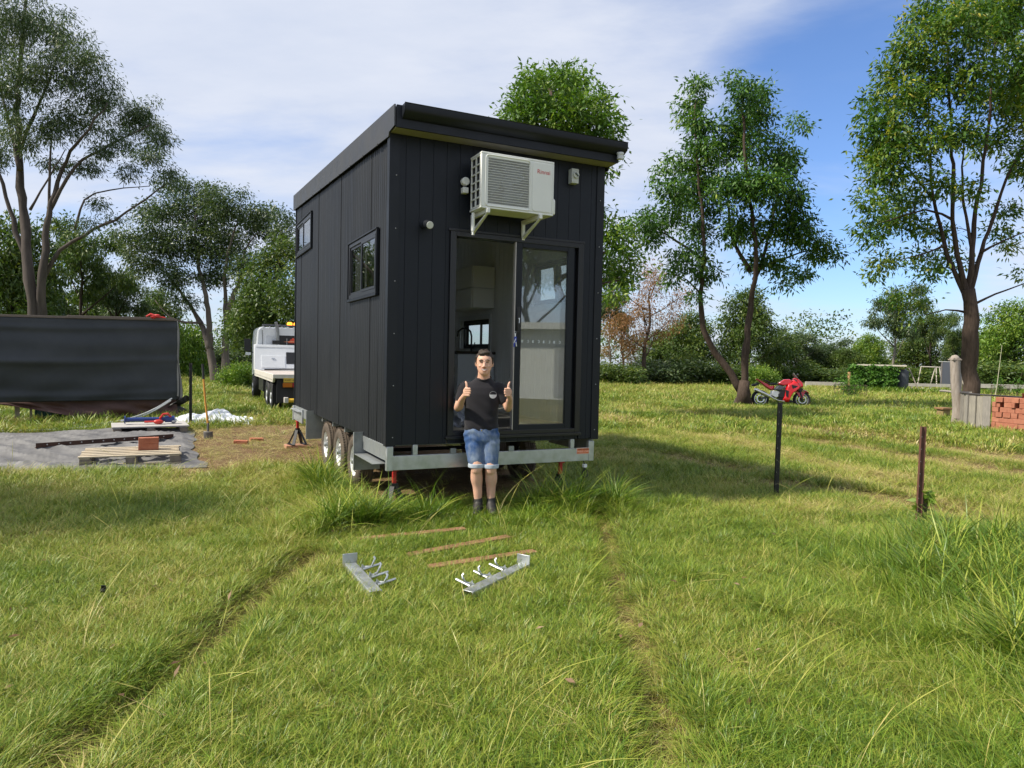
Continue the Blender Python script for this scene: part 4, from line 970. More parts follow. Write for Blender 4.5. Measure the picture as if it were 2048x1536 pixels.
# t-shirt
def wr_shirt(c):
    x, y, z = c.T; lo = np.clip((1.12-z)/.25, 0, 1)
    return .0035*np.sin(z*70+8*np.sin(x*9+1)+x*12)*lo+.003*np.sin(x*38+z*24+3*np.sin(z*11))*np.clip((1.28-z)*4, .15, 1)
M_shirt = bpy.data.materials.new('black_tshirt'); M_shirt.use_nodes = True; t = M_shirt.node_tree; b = t.nodes['Principled BSDF']; b.inputs['Roughness'].default_value = .9; b.inputs['Specular IOR Level'].default_value = .2; b.inputs['Sheen Weight'].default_value = .15
def sn(op, a, b_=None):
    k = t.nodes.new('ShaderNodeMath'); k.operation = op
    for i, v in enumerate((a, b_)):
        if v is None: continue
        if isinstance(v, float): k.inputs[i].default_value = v
        else: t.links.new(v, k.inputs[i])
    return k.outputs[0]
tcs = t.nodes.new('ShaderNodeTexCoord'); sx = t.nodes.new('ShaderNodeSeparateXYZ'); t.links.new(tcs.outputs['Object'], sx.inputs[0])
lx_, lz_ = sn('SUBTRACT', sx.outputs[0], .086), sn('SUBTRACT', sx.outputs[2], 1.228)
rad = sn('SQRT', sn('ADD', sn('MULTIPLY', lx_, lx_), sn('MULTIPLY', lz_, lz_)))
disc = sn('LESS_THAN', rad, .037); half = sn('LESS_THAN', lz_, .002); ring = sn('MULTIPLY', sn('GREATER_THAN', rad, .0335), disc)
front = sn('LESS_THAN', sx.outputs[1], .1)
msk = sn('MULTIPLY', front, sn('MAXIMUM', sn('MULTIPLY', disc, half), sn('MULTIPLY', ring, .45)))
mxs = t.nodes.new('ShaderNodeMix'); mxs.data_type = 'RGBA'; mxs.inputs['A'].default_value = (.018, .017, .021, 1); mxs.inputs['B'].default_value = (.62, .63, .64, 1); t.links.new(msk, mxs.inputs['Factor']); t.links.new(mxs.outputs['Result'], b.inputs['Base Color'])
ts = MB()
loft(ts, [((-.030, .105, .862), .172, .118), ((-.030, .105, .90), .175, .122), ((-.031, .11, 1.0), .170, .115), ((-.030, .12, 1.12), .176, .118), ((-.030, .128, 1.23), .186, .118), ((-.028, .133, 1.295), .182, .108), ((-.024, .136, 1.335), .150, .092), ((-.018, .138, 1.368), .110, .080), ((-.014, .136, 1.395), .078, .074)], 32)
for s in (-1, 1):
    sh, el = SH_[s], EL_[s]; hem = sh.lerp(el, .56)
    limb(ts, [sh+Vector((-s*.05, 0, -.01)), sh, sh.lerp(el, .3), hem], [.075, .072, .068, .064], 18)
shirt = fuse(ts, 't_shirt', M_shirt, MAN, .009, 5, None, wr_shirt)
MB().tube([(-.014+.078*math.cos(a), .128+.076*math.sin(a), 1.398+.024*math.sin(a)) for a in np.linspace(0, 2*math.pi, 28, endpoint=False)], .008, 8, closed=True).build('collar', M_shirt, shirt)
# denim shorts
def wr_short(c):
    x, y, z = c.T; return .004*np.sin(z*85+6*np.sin(x*16)+x*25)*np.clip((z-.62)/.2, .25, 1)+.003*np.sin(x*50+z*16)
M_denim = mat('faded_denim', (.040, .085, .205), .9, 0, (.22, .27, .34), 6.5, .42, .68, bump=.25, bscale=260, spec=.15, stretch=(1, 1, .55))
sh_ = MB(); loft(sh_, [((-.028, .10, .70), .14, .10), ((-.025, .10, .76), .178, .125), ((-.026, .102, .82), .182, .126), ((-.030, .105, .885), .172, .118)], 30)
for s in (-1, 1):
    h, k = HIP[s], KN[s]; e = h.lerp(k, .84)
    limb(sh_, [h+Vector((-s*.005, 0, -.0)), h.lerp(k, .35), h.lerp(k, .7), e], [.098, .096, .084, .074], 20)
shorts = fuse(sh_, 'denim_shorts', M_denim, MAN, .009, 5, None, wr_short)
for s in (-1, 1):
    e = HIP[s].lerp(KN[s], .885); MB().lathe([(.073, -.018), (.082, -.018), (.085, .0), (.083, .018), (.074, .020)], e, 'z', 24, close=False).build('rolled_cuff', mat('pale_denim', (.36, .42, .50), .9, 0, (.45, .50, .56), 20), shorts)
MB().cyl((-.022, -.028, .868), (-.022, -.034, .868), .008, n=10).build('button', mat('brass_button', (.35, .25, .12), .4, .7), shorts)
# boots and socks
M_boot = mat('black_boot', (.014, .013, .012), .6, 0, (.03, .027, .024), 12)
for s in (-1, 1):
    a = AN[s]; bt = MB(); limb(bt, [a+Vector((0, .0, .035)), a+Vector((0, .0, -.0)), a+Vector((0, -.01, -.06))], [.044, .048, .056]); limb(bt, [a+Vector((0, -.02, -.03)), a+Vector((s*.012, -.09, -.075))], [.046, .045]); limb(bt, [a+Vector((0, .03, -.085)), a+Vector((s*.012, -.07, -.085)), a+Vector((s*.022, -.165, -.09))], [.045, .045, .036])
    bt = fuse(bt, 'boot', M_boot, MAN, .009, 3)
# ------------------------------------------------------------------ left: screen, tarp, pallets, tools
M_cloth = mat('charcoal_shade_cloth', (.042, .047, .053), .7, 0, (.052, .057, .063), 2.0, bump=.15, bscale=300, spec=.3)
M_btarp = mat('brown_tarpaulin', (.060, .025, .017), .6, 0, (.085, .038, .026), 3)
A_ = Vector((-13.4, 12.45, 0)); B_ = Vector((-7.98, 16.85, 0)); dAB = (B_-A_); LAB = dAB.length; dAB.normalize(); nAB = Vector((-dAB.y, dAB.x, 0))   # nAB points away from the camera
SCR = thing('shade_cloth_screen', 'long charcoal shade cloth screen over a sagging brown tarpaulin at the left edge', 'fabric screen', A_)
def SP(s, n, z): p = dAB*(s*LAB)+nAB*n; return (p.x, p.y, z)
def ztop(s): return 2.16+.14*s+.012*math.sin(s*9)
def clothf(u, v):
    s = u; zt = ztop(s); zb = .40+.03*math.sin(3*s)+.02*s; z = zt+(zb-zt)*v
    amp = (1-.55*s)
    w = .045*math.sin(v*26+1.2*math.sin(s*5)+.8*s)*amp*.35+.05*amp*max(0, math.sin(v*15.5+.35*math.sin(7*s)))**5+.03*math.sin(v*9+s*6)*math.sin(math.pi*v)
    w += .10*math.sin(math.pi*v)*(.3+.7*math.sin(math.pi*min(1, s*1.0)))+.02*math.sin(s*30+v*18)*v*v
    return SP(s, -w, z)
MB().grid(clothf, 120, 70).build('shade_cloth', M_cloth, SCR, solid=.004)
def endf(u, v):
    z = ztop(1)+(.42-ztop(1))*v; return SP(1, 0, z)[0]+dAB.x*(.02+.10*v+.03*math.sin(9*v+6*u))+nAB.x*u*1.1, SP(1, 0, z)[1]+dAB.y*(.02+.10*v)+nAB.y*u*1.1, z-.05*u*math.sin(7*v)
MB().grid(endf, 12, 30).build('end_flap', M_cloth, SCR, solid=.004)
MB().beam(SP(.0, -.0, 2.17), SP(1.0, -.0, ztop(1)+.012), .05, .05).beam(SP(.68, -.03, ztop(.68)+.03), SP(.99, -.03, ztop(.99)+.03), .03, .06).build('top_rail', mat('weathered_rail', (.16, .13, .11), .8), SCR, bevel=.004)
def tarpf(u, v):
    s = .42+u*.585; zt = .46; zb = .43-.40*smooth01(np.array([(s-.44)/.36]))[0]; z = zt+(zb-zt)*v
    return SP(s, .10-.10*v*v+.05*math.sin(u*13+v*5)*v+.03*math.sin(u*31-v*9)*v, z)
MB().grid(tarpf, 60, 20).build('brown_tarpaulin', M_btarp, SCR, solid=.004)
def tailf(u, v):
    return SP(.99+.045*u+.015*math.sin(8*v), .05+.8*u*0+.35*v*u+.04*math.sin(11*v+5*u), .48-.40*v+.05*math.sin(9*u))
MB().grid(tailf, 14, 14).build('tarpaulin_tail', mat('black_tarpaulin', (.014, .013, .013), .5), SCR, solid=.004)
for s_, w_ in ((.555, .09), (.590, .05), (.985, .07)): MB().box(-w_/2, w_/2, -.04, .04, 0, 1.9).build('post', mat('grey_timber_post', (.20, .17, .13), .85, 0, (.28, .25, .20), 8, stretch=(3, 3, .5)), SCR, loc=SP(s_, .28, 0), rot=(0, 0, .6))
gsheet = MB()
for i in range(26):
    a, b = .60+i*.006, .606+i*.006; za = .012*math.sin(i*1.6); zb = .012*math.sin((i+1)*1.6)
    gsheet.add([SP(a, .32+za, 0), SP(b, .32+zb, 0), SP(b, .32+zb, .36), SP(a, .32+za, .36)], [(0, 1, 2, 3)])
gsheet.build('green_sheet', mat('green_corrugated_sheet', (.035, .10, .085), .5), SCR, solid=.003)
cl = MB(); c = Vector(SP(.925, -.05, ztop(.93)+.07)); cl.ell(c, (.07, .05, .05)); cl.tube([c+Vector((-.16, 0, .0)), c+Vector((-.05, -.03, .05)), c+Vector((.1, 0, .0)), c+Vector((.26, .05, -.02))], [.02, .03, .025, .012], 8).ell(c+Vector((.07, 0, .03)), (.09, .03, .025))
cl.build('red_strap_clamp', mat('red_plastic', (.55, .03, .025), .45), SCR)

# ground sheet
TP = [Vector((*p, 0)) for p in TARP_POLY]
def tarpg(u, v):
    a = TP[0].lerp(TP[1], u); b = TP[3].lerp(TP[2], u); p = a.lerp(b, v)
    x, y = p.x, p.y
    w1 = abs(math.sin(y*5.1+1.5*math.sin(x*.7+1)+.5*math.sin(x*1.9+y*.4)))
    w2 = abs(math.sin(y*11.3-x*.8+1.2*math.sin(x*1.1+1.3*math.sin(y*.9))))
    w3 = abs(math.sin(x*1.6+y*17+1.8*math.sin(x*.9-y*1.1)))
    h = .095*(1-w1)**1.8*(.3+.7*math.sin(x*.5+y*1.1)**2)+.055*(1-w2)**1.7*(.3+.7*math.sin(x*.9-y*.6)**2)+.026*(1-w3)**1.5
    ed = min(u, 1-u, v, 1-v); jag = .05*math.sin(x*2.7+y*3.3+math.sin(y*5))+.025*math.sin(x*11+y*7+2*math.sin(x*3))
    return (p.x+jag*(1-min(1, ed*18)), p.y+jag*(1-min(1, ed*18)), .014+h*min(1, .15+ed*16))
MB().grid(tarpg, 260, 170).build('ground_sheet', mat('silver_grey_weed_mat', (.085, .083, .085), .62, 0, (.16, .155, .152), 4, bump=.1, bscale=250), None, label='wrinkled grey weed mat sheet lying on the ground under the pallets', cat='ground sheet')

M_pal = mat('pale_pallet_timber', (.42, .34, .23), .85, 0, (.52, .45, .34), 7, stretch=(1.2, 9, 9)); M_pal2 = mat('grey_pallet_timber', (.33, .31, .29), .85, 0, (.45, .43, .40), 6, stretch=(1.2, 9, 9))
def pallet(name, label, p0, p1, depth, M1, topply=False, z=.03):
    p0, p1 = Vector(p0), Vector(p1); d = p1-p0; L = d.length; rz = math.atan2(d.y, d.x)
    t = thing(name, label, 'pallet', (p0.x, p0.y, z), rz, 'timber pallets on the ground sheet')
    for i in range(3):
        yb = i*(depth-.10)/2
        for k in range(3):
            xb = k*(L-.14)/2; MB().box(xb, xb+.14, yb, yb+.10, .024, .105).build('block', mat('dark_block_timber', (.17, .14, .11), .9, 0, (.25, .21, .17), 14), t, bevel=.004)
        MB().box(0, L, yb, yb+.10, 0, .022).build('bottom_board', M1, t, bevel=.003)
        if i < 3 and not topply: pass
    for k in range(3): MB().box(k*(L-.14)/2, k*(L-.14)/2+.12, 0, depth, .107, .122).build('cross_board', M1, t)
    if topply: MB().box(-.02, L+.02, -.02, depth+.02, .124, .150).build('deck_sheet', M1, t, bevel=.003)
    else:
        for i in range(6):
            y = i*(depth-.09)/5+random.uniform(-.01, .01); MB().box(random.uniform(-.02, .01), L+random.uniform(-.02, .02), y, y+.085, .124, .143).build('deck_board', M1, t, bevel=.003)
    return t
pallet('pallet', 'pale timber pallet with a red block on it, nearest on the grey sheet', gp(158, 940), gp(362, 931), .95, M_pal)
pallet('pallet', 'flat topped grey pallet carrying the blue and red tool', gp(226, 874), gp(376, 869), .85, M_pal2, True)
pb = gp(263, 932); e = thing('terracotta_block', 'red terracotta block sitting on the near pallet', 'block', (pb.x+.02, pb.y+.42, .1735), .46)
bb = MB(); bb.box(-.115, .115, -.05, .05, 0, .02).box(-.115, .115, -.05, .05, .075, .09).box(-.115, -.095, -.05, .05, .02, .075).box(.095, .115, -.05, .05, .02, .075).box(-.01, .01, -.05, .05, .02, .075).box(-.095, .095, .03, .048, .02, .075)
M_terra = mat('terracotta', (.33, .105, .055), .85, 0, (.42, .16, .09), 9, bump=.2, bscale=120)
MB().box(-.13, .13, -.06, .06, 0, .088).build('lower_brick', M_terra, e, bevel=.004); MB().box(-.128, .132, -.058, .062, .0885, .175).build('upper_brick', M_terra, e, bevel=.004)
e = gp(70, 905); f_ = gp(345, 884); an = thing('steel_angle', 'long dark rusty punched steel angle lying behind the near pallet', 'steel angle', (e.x, e.y, .075), math.atan2(f_.y-e.y, f_.x-e.x)); L_ = (f_-e).length
MB().box(0, L_, -.04, .04, 0, .006).box(0, L_, -.04, -.034, .006, .07).build('angle_bar', mat('rusty_dark_steel', (.06, .032, .024), .7, .3, (.10, .05, .035), 6), an)
hb = MB()
for k in range(12): hb.cyl((.15+k*L_/13, -.0405, .04), (.15+k*L_/13, -.0445, .04), .011, n=8)
hb.build('punched_hole', mat('pale_hole', (.5, .48, .45), .8), an, kind='stuff')
# blue and red tool on the far pallet
e = gp(310, 871); tl = thing('post_driver', 'blue cylinder tool with red handles lying on the far pallet', 'tool', (e.x-.25, e.y+.32, .18), .45); M_blue = mat('blue_enamel', (.012, .035, .17), .35); M_rede = mat('red_enamel', (.50, .03, .02), .35)
MB().cyl((-.42, 0, .09), (.30, 0, .09), .042).cyl((-.44, 0, .09), (-.42, 0, .09), .075).cyl((.25, 0, .09), (.42, 0, .09), .062).build('cylinder', M_blue, tl)
MB().tube([(.16, -.02, .10), (.22, -.05, .19), (.30, -.05, .20), (.36, -.02, .12)], .022, 8).ell((.14, -.10, .05), (.09, .05, .045)).tube([(-.1, -.09, .05), (.05, -.10, .055), (.14, -.10, .05)], .018, 8).build('handle', M_rede, tl)
MB().ell((.40, .0, .06), (.06, .06, .055)).cyl((-.50, 0, .07), (-.42, 0, .085), .016).build('fitting', mat('steel_fitting', (.5, .52, .55), .3, .8), tl)
# shovel, picket
e = gp(416, 879); sv = thing('shovel', 'yellow handled shovel standing upright in the bare soil', 'shovel', (e.x, e.y, 0))
top = at(405, 728, e.y+.12)-e
MB().tube([(0, 0, .26), top*.5+Vector((0, 0, .01)), top*.80], [.019, .018, .018], 10).build('handle', mat('yellow_fibreglass', (.52, .24, .035), .5), sv)
MB().tube([top*.80, top], [.021, .021], 10).build('grip', mat('black_grip', (.015, .015, .015), .6), sv)
def blade(u, v):
    w = .085*(1-.5*max(0, v-.6)/.4); x = (u-.5)*2*w; return (x+.006, -.012-.05*(1-(2*u-1)**2)*.5+.03*v, .15-.22*v)
MB().grid(blade, 8, 10).tube([(0, -.01, .08), (0, .0, .30)], .020, 8).build('blade', mat('worn_steel', (.10, .095, .09), .6, .4, (.17, .16, .15), 12), sv, solid=.003)
M_pick = mat('black_picket_paint', (.014, .014, .014), .6, 0, (.05, .048, .045), 30, .58, .66)
def picket(name, label, p, ztop_, lean, M, rz=0.4):
    t = thing(name, label, 'post', (p.x, p.y, 0), rz, 'steel pickets')
    m = MB()
    for a in (90, 210, 330):
        dx, dy = math.cos(R_(a)), math.sin(R_(a)); sx, sy = -dy*.0028, dx*.0028; le = .034
        vs = []
        for z in (-.1, ztop_):
            o = Vector(lean)*max(z, 0); vs += [(o.x+sx, o.y+sy, z), (o.x-sx, o.y-sy, z), (o.x-sx+dx*le, o.y-sy+dy*le, z), (o.x+sx+dx*le, o.y+sy+dy*le, z)]
        m.add(vs, [(0, 1, 2, 3), (7, 6, 5, 4), (0, 4, 5, 1), (1, 5, 6, 2), (2, 6, 7, 3), (3, 7, 4, 0)])
    m.build('star_section', M, t, smooth=False)
    hb = MB(); dx, dy = math.cos(R_(210)), math.sin(R_(210))
    for k in range(7):
        z = .16+k*(ztop_-.2)/6.5; o = Vector(lean)*z; hb.lathe([(.005, -.0), (.005, .0010), (.0, .0010)], (o.x+dx*.022, o.y+dy*.022-.0068, z), 'y', 8)
    hb.build('wire_hole', mat('bare_metal_spot', (.45, .43, .40), .5), t, kind='stuff'); return t
e = gp(381, 851); picket('steel_picket', 'thin dark picket at the far corner of the grey sheet', e, at(381, 726, e.y).z, (0, 0, 0), M_pick)
e = gp(1551, 994); picket('steel_picket', 'black steel picket standing in the grass in front of the motorbike', e, at(1555, 805, e.y).z, (.012, 0, 0), M_pick)
e = gp(1835, 1052); picket('steel_picket', 'rusty brown steel picket with a weed at its foot, nearest on the right', e, at(1840, 853, e.y).z, (.012, 0, 0), mat('rusted_picket', (.085, .035, .025), .85, 0, (.14, .06, .04), 14), .2)
# white crumpled plastic
e = gp(415, 846); ps = MB(); rg = np.random.RandomState(5)
def plas(u, v):
    x = (u-.5)*1.9; y = (v-.5)*1.0; w = math.exp(-((x+.05)/.45)**2-((y)/.4)**2)
    h = .02+.26*w*(.75+.25*math.sin(9*x+4*y))+.05*abs(math.sin(x*11+3*math.sin(y*8)))*abs(math.sin(y*9+x*3))+.03*abs(math.sin(23*x-9*y))
    ed = min(u, 1-u, v, 1-v); return (x+.12*math.sin(y*7), y+.14*math.sin(x*5), h*min(1, ed*9)+.012)
ps.grid(plas, 70, 40).build('plastic_sheet', mat('white_plastic_sheet', (.72, .74, .78), .35, 0, (.62, .65, .70), 4), None, loc=(e.x+.05, e.y+.05, 0), rot=(0, 0, .25), solid=.003, label='crumpled white plastic sheet heaped on the grass behind the shovel', cat='plastic sheet')
e = gp(345, 846); MB().beam((-.45, .1, .03), (.6, .35, .06), .09, .035).build('loose_plank', M_pal, None, loc=(e.x, e.y, 0), label='short pale plank lying beside the white plastic', cat='plank')
# conduit pair
pts = [at(343, 797, 16.2), at(312, 816, 15.9), at(275, 832, 15.4), at(225, 844, 14.9)]
for k, (off, lab) in enumerate(((0, 'upper of two pale hoses sagging from the end of the screen'), (1, 'lower of two pale hoses sagging from the end of the screen'))):
    q = [p+Vector((0, -.05*k, -.045*k)) for p in pts]
    q = [Vector((p.x, p.y, max(p.z, .03))) for p in q]+[gp(150+off*-6, 853+4*off, .03), gp(70, 859+2*off, .025), gp(-30, 863+off, .02)]
    mb = MB(); limb(mb, q, [.016]*len(q), 8, 6); mb.build('hose', mat('pale_conduit', (.50, .51, .50), .5), None, label=lab, cat='hose', group='pale hoses')
# loose bricks on the soil
M_brk = mat('red_brick', (.34, .095, .045), .85, 0, (.44, .16, .085), 10, bump=.25, bscale=90)
for (px, py, rz, lab) in ((482, 887, .15, 'red brick lying in the bare soil right of the shovel'), (513, 882, .5, 'half buried red brick further right in the bare soil')):
    e = gp(px, py); MB().box(-.115, .115, -.055, .055, -.02, .055).build('brick', M_brk, None, loc=(e.x, e.y, 0), rot=(.05, .03, rz), bevel=.004, label=lab, cat='brick')
p = hw(-.01, HL-.42); MB().box(-.20, .20, -.13, .13, -.04, .05).build('brick_pad', mat('pale_red_paver', (.38, .17, .10), .85, 0, (.46, .25, .17), 8), None, loc=(p.x, p.y, 0), rot=(0, 0, HYAW), bevel=.005, label='flat red paver under the rear jack stand', cat='paver')
# ------------------------------------------------------------------ flatbed truck behind the house
tp = at(546, 764, 18.3); TR = thing('flatbed_truck', 'white flatbed tow truck parked behind the black house with its amber beacon on', 'truck', (tp.x, tp.y, gzf(tp.x, tp.y)), HYAW-.02)
M_tw = mat('white_truck_paint', (.72, .74, .76), .3, 0, (.66, .68, .70), 3, coat=.3); M_tray = mat('cream_tray_steel', (.62, .59, .53), .55, 0, (.52, .48, .42), 5); M_tk = mat('black_rubber', (.012, .012, .013), .7); M_tdk = mat('black_truck_parts', (.010, .010, .011), .45)
DZ = .99; TL = 5.6; TWd = 2.35
MB().box(0.06, TWd-.06, 0, TL, DZ-.06, DZ).build('deck', mat('worn_tray_deck', (.40, .35, .31), .6, 0, (.52, .46, .42), 4, stretch=(1, .3, 1)), TR)
for x0 in (0, TWd-.06):
    m = MB(); m.prism([(-.02, DZ-.03), (TL, DZ-.16), (TL, DZ+.035), (-.0, DZ+.035)] if False else [(0.0, DZ+.04), (TL, DZ+.04), (TL, DZ-.17), (.14, DZ-.17), (.0, DZ-.04)], x0, x0+.06, 'x'); rl = m.build('side_rail', M_tray, TR, bevel=.006)
    h = MB()
    for k in range(16): h.box(x0-.002, x0+.062, .3+k*.33, .38+k*.33, DZ-.12, DZ-.085)
    h.build('stake_slot', M_tdk, rl, kind='stuff')
MB().box(0, TWd, -.012, .0, DZ-.055, DZ+.042).build('tail_edge', M_tray, TR)
MB().box(.35, .50, .1, 8.4, DZ-.28, DZ-.065).box(TWd-.50, TWd-.35, .1, 8.4, DZ-.28, DZ-.065).build('chassis', M_tdk, TR)
MB().box(.10, TWd-.10, .05, .10, .30, DZ-.065).build('rear_flap', M_tk, TR)
MB().box(.24, .56, -.01, .05, DZ-.27, DZ-.075).build('plate_holder', M_tdk, TR)
pl = MB().box(.26, .62, -.022, -.012, DZ-.16, DZ-.05).build('number_plate', mat('yellow_plate', (.62, .42, .05), .5), TR)
xf(text_mb('XHK·420', .085, .0005), Matrix.Translation((.44, -.0235, DZ-.105)) @ rz90).build('plate_lettering', mat('plate_dark', (.10, .07, .02), .6), pl, smooth=False)
MB().box(.24, .48, -.03, -.012, DZ-.29, DZ-.175).build('amber_lamp', mat('amber_lens', (.42, .13, .015), .25), TR, bevel=.006); MB().box(.485, .66, -.03, -.012, DZ-.29, DZ-.175).build('red_lamp', mat('red_lens', (.30, .012, .02), .25), TR, bevel=.006)
MB().cyl((.35, -.10, .36), (2.0, -.10, .36), .055).build('tow_tube', mat('yellow_paint', (.62, .38, .03), .5), TR); MB().box(.27, .37, -.16, .10, .30, .44).build('tube_bracket', mat('grey_bracket', (.45, .43, .40), .6), TR, bevel=.01)
def twheel(x, y, wd=.26):
    w = MB().lathe([(.22, wd), (.30, wd+.005), (.40, wd-.01), (.425, wd-.05), (.425, .05), (.40, .01), (.30, -.005), (.22, 0)], (x, y, .425), 'x', 30, close=False).build('wheel', M_tk, TR)
    MB().lathe([(.22, .01), (.19, .04), (.14, .06), (.08, .0), (.0, .0)], (x, y, .425), 'x', 24, close=False).build('rim', mat('silver_rim', (.55, .56, .57), .35, .5), w); return w
for y in (1.0, 2.1, 6.9): twheel(.04, y); twheel(TWd-.30, y)
MB().box(.03, .30, .40, .43, .25, .75).box(.03, .30, 2.62, 2.65, .25, .75).build_each('mud_flap', M_tk, TR)
MB().box(.05, .30, 3.2, 4.6, .42, .80).build('tool_locker', M_tdk, TR, bevel=.01)
# bulkhead with locker
BY = TL+.03
bh = MB().prism([(BY, DZ), (BY+.42, DZ), (BY+.42, DZ+.86), (BY+.30, DZ+.86)], .0, TWd, 'x').build('bulkhead', M_tw, TR, bevel=.015)
def bhp(x, v): y = BY+.30*v; return Vector((x, y, DZ+.86*v))
nb_ = Vector((0, -.86, .30)).normalized()
def bquad(x0, x1, v0, v1, off, dep, name, m, par):
    vs = [bhp(x0, v0), bhp(x1, v0), bhp(x1, v1), bhp(x0, v1)]; vs = [q+nb_*off for q in vs]+[q+nb_*(off-dep) for q in vs]
    return MB().add(vs, [(0, 1, 2, 3), (7, 6, 5, 4), (0, 4, 5, 1), (1, 5, 6, 2), (2, 6, 7, 3), (3, 7, 4, 0)]).build(name, m, par, bevel=.006)
bquad(.22, .98, .10, .58, .012, .02, 'locker_door', M_tw, bh); bquad(1.02, 1.75, .26, .72, .008, .02, 'bulkhead_window', M_tdk, bh); bquad(.06, 2.2, .90, 1.0, .014, .03, 'bulkhead_rail', M_tw, bh)
bquad(.55, .65, .44, .48, .03, .02, 'latch', mat('steel_fitting', (.5, .52, .55), .3, .8), bh)
MB().tube([(.3, BY-.12, DZ+.03), (.8, BY-.22, DZ+.05), (1.3, BY-.16, DZ+.06), (2.0, BY-.2, DZ+.03)], .022, 8).build('winch_cable', M_tdk, TR)
# cab
CY = BY+.55; CZ = 2.45
cab = MB().prism([(.10, .75), (.10, 1.9), (.14, 2.34), (.22, CZ), (TWd-.22, CZ), (TWd-.14, 2.34), (TWd-.10, 1.9), (TWd-.10, .75)], CY, CY+1.75, 'y').build('cab', M_tw, TR, bevel=.04)
MB().box(.82, TWd-.30, CY-.012, CY, 1.72, 2.18).build('rear_window', M_tdk, cab, bevel=.01)
MB().box(.42, .66, CY-.010, CY, 1.80, 2.16).build('side_panel', mat('pale_panel', (.58, .60, .63), .4), cab, bevel=.01)
rb = MB()
for k in range(9): rb.cyl((.32+k*.2, CY-.015, CZ-.005), (.32+k*.2, CY+1.6, CZ-.005), .035, n=8)
rb.build_each('roof_rib', M_tw, cab)
MB().tube([(.28, CY-.02, 2.35), (.30, CY-.02, 2.0), (.27, CY-.02, 1.65)], .008, 6).build('cable', M_tdk, cab)
# emblem on the rear window
lg = MB(); cx, cz = 1.30, 1.96
lg.prism([(cx-.17, cz-.03), (cx+.17, cz-.03), (cx+.17, cz+.03), (cx+.10, cz+.05), (cx+.08, cz+.11), (cx+.03, cz+.11), (cx+.02, cz+.14), (cx-.04, cz+.14), (cx-.05, cz+.10), (cx-.10, cz+.09), (cx-.12, cz+.04), (cx-.17, cz+.03)], CY-.016, CY-.013, 'y')
lg.build('emblem', mat('emblem_red', (.65, .07, .03), .5), cab)
MB().prism([(cx-.34, cz+.0), (cx+.3, cz-.0), (cx+.3, cz+.02), (cx-.1, cz+.03)], CY-.019, CY-.0165, 'y').build('emblem_stripe', mat('emblem_orange', (.80, .32, .16), .5), cab)
ln = MB().box(cx-.22, cx-.21, CY-.016, CY-.013, cz-.13, cz+.12).box(cx-.21, cx+.3, CY-.016, CY-.013, cz-.135, cz-.125)
for k in range(4): ln.cyl((cx-.06+k*.10, CY-.017, cz-.15), (cx-.06+k*.10, CY-.013, cz-.15), .035, n=14)
ln.build('emblem_outline', mat('white_print', (.8, .8, .82), .5), cab)
MB().tube([(.78, CY-.10, 1.30), (.78, CY-.10, 2.25), (.76, CY-.11, 2.45), (.70, CY-.14, 2.62)], [.05, .05, .05, .048], 12).build('exhaust_stack', mat('grey_stack', (.22, .23, .24), .45, .4), TR)
MB().box(.60, .82, CY-.16, CY-.04, 1.88, 2.0).build('stack_clamp', M_tdk, TR)
lb = MB().box(.30, 2.05, CY+.12, CY+.34, CZ+.05, CZ+.10).box(.5, .56, CY+.15, CY+.3, CZ, CZ+.05).box(1.8, 1.86, CY+.15, CY+.3, CZ, CZ+.05).build('light_bar', mat('grey_bar', (.10, .10, .11), .4), TR, bevel=.01)
MB().lathe([(.09, CZ+.10), (.085, CZ+.17), (.05, CZ+.20), (.0, CZ+.20)], (1.42, CY+.2, 0), 'z', 16).lathe([(.09, CZ+.10), (.085, CZ+.17), (.05, CZ+.20), (.0, CZ+.20)], (1.20, CY+.2, 0), 'z', 16).build_each('amber_beacon', mat('lit_amber', (.8, .3, .02), .3, emit=(1.0, .30, .02), es=3.0), lb)
MB().box(-.20, .02, CY+1.2, CY+1.28, 1.62, 2.06).tube([(.10, CY+1.2, 1.58), (-.10, CY+1.24, 1.60), (-.12, CY+1.24, 1.7)], .015, 8).build('mirror', M_tdk, TR, bevel=.01)
MB().box(-.16, .02, CY+1.18, CY+1.26, 1.48, 1.58).build('side_lamp', M_tw, TR, bevel=.01)
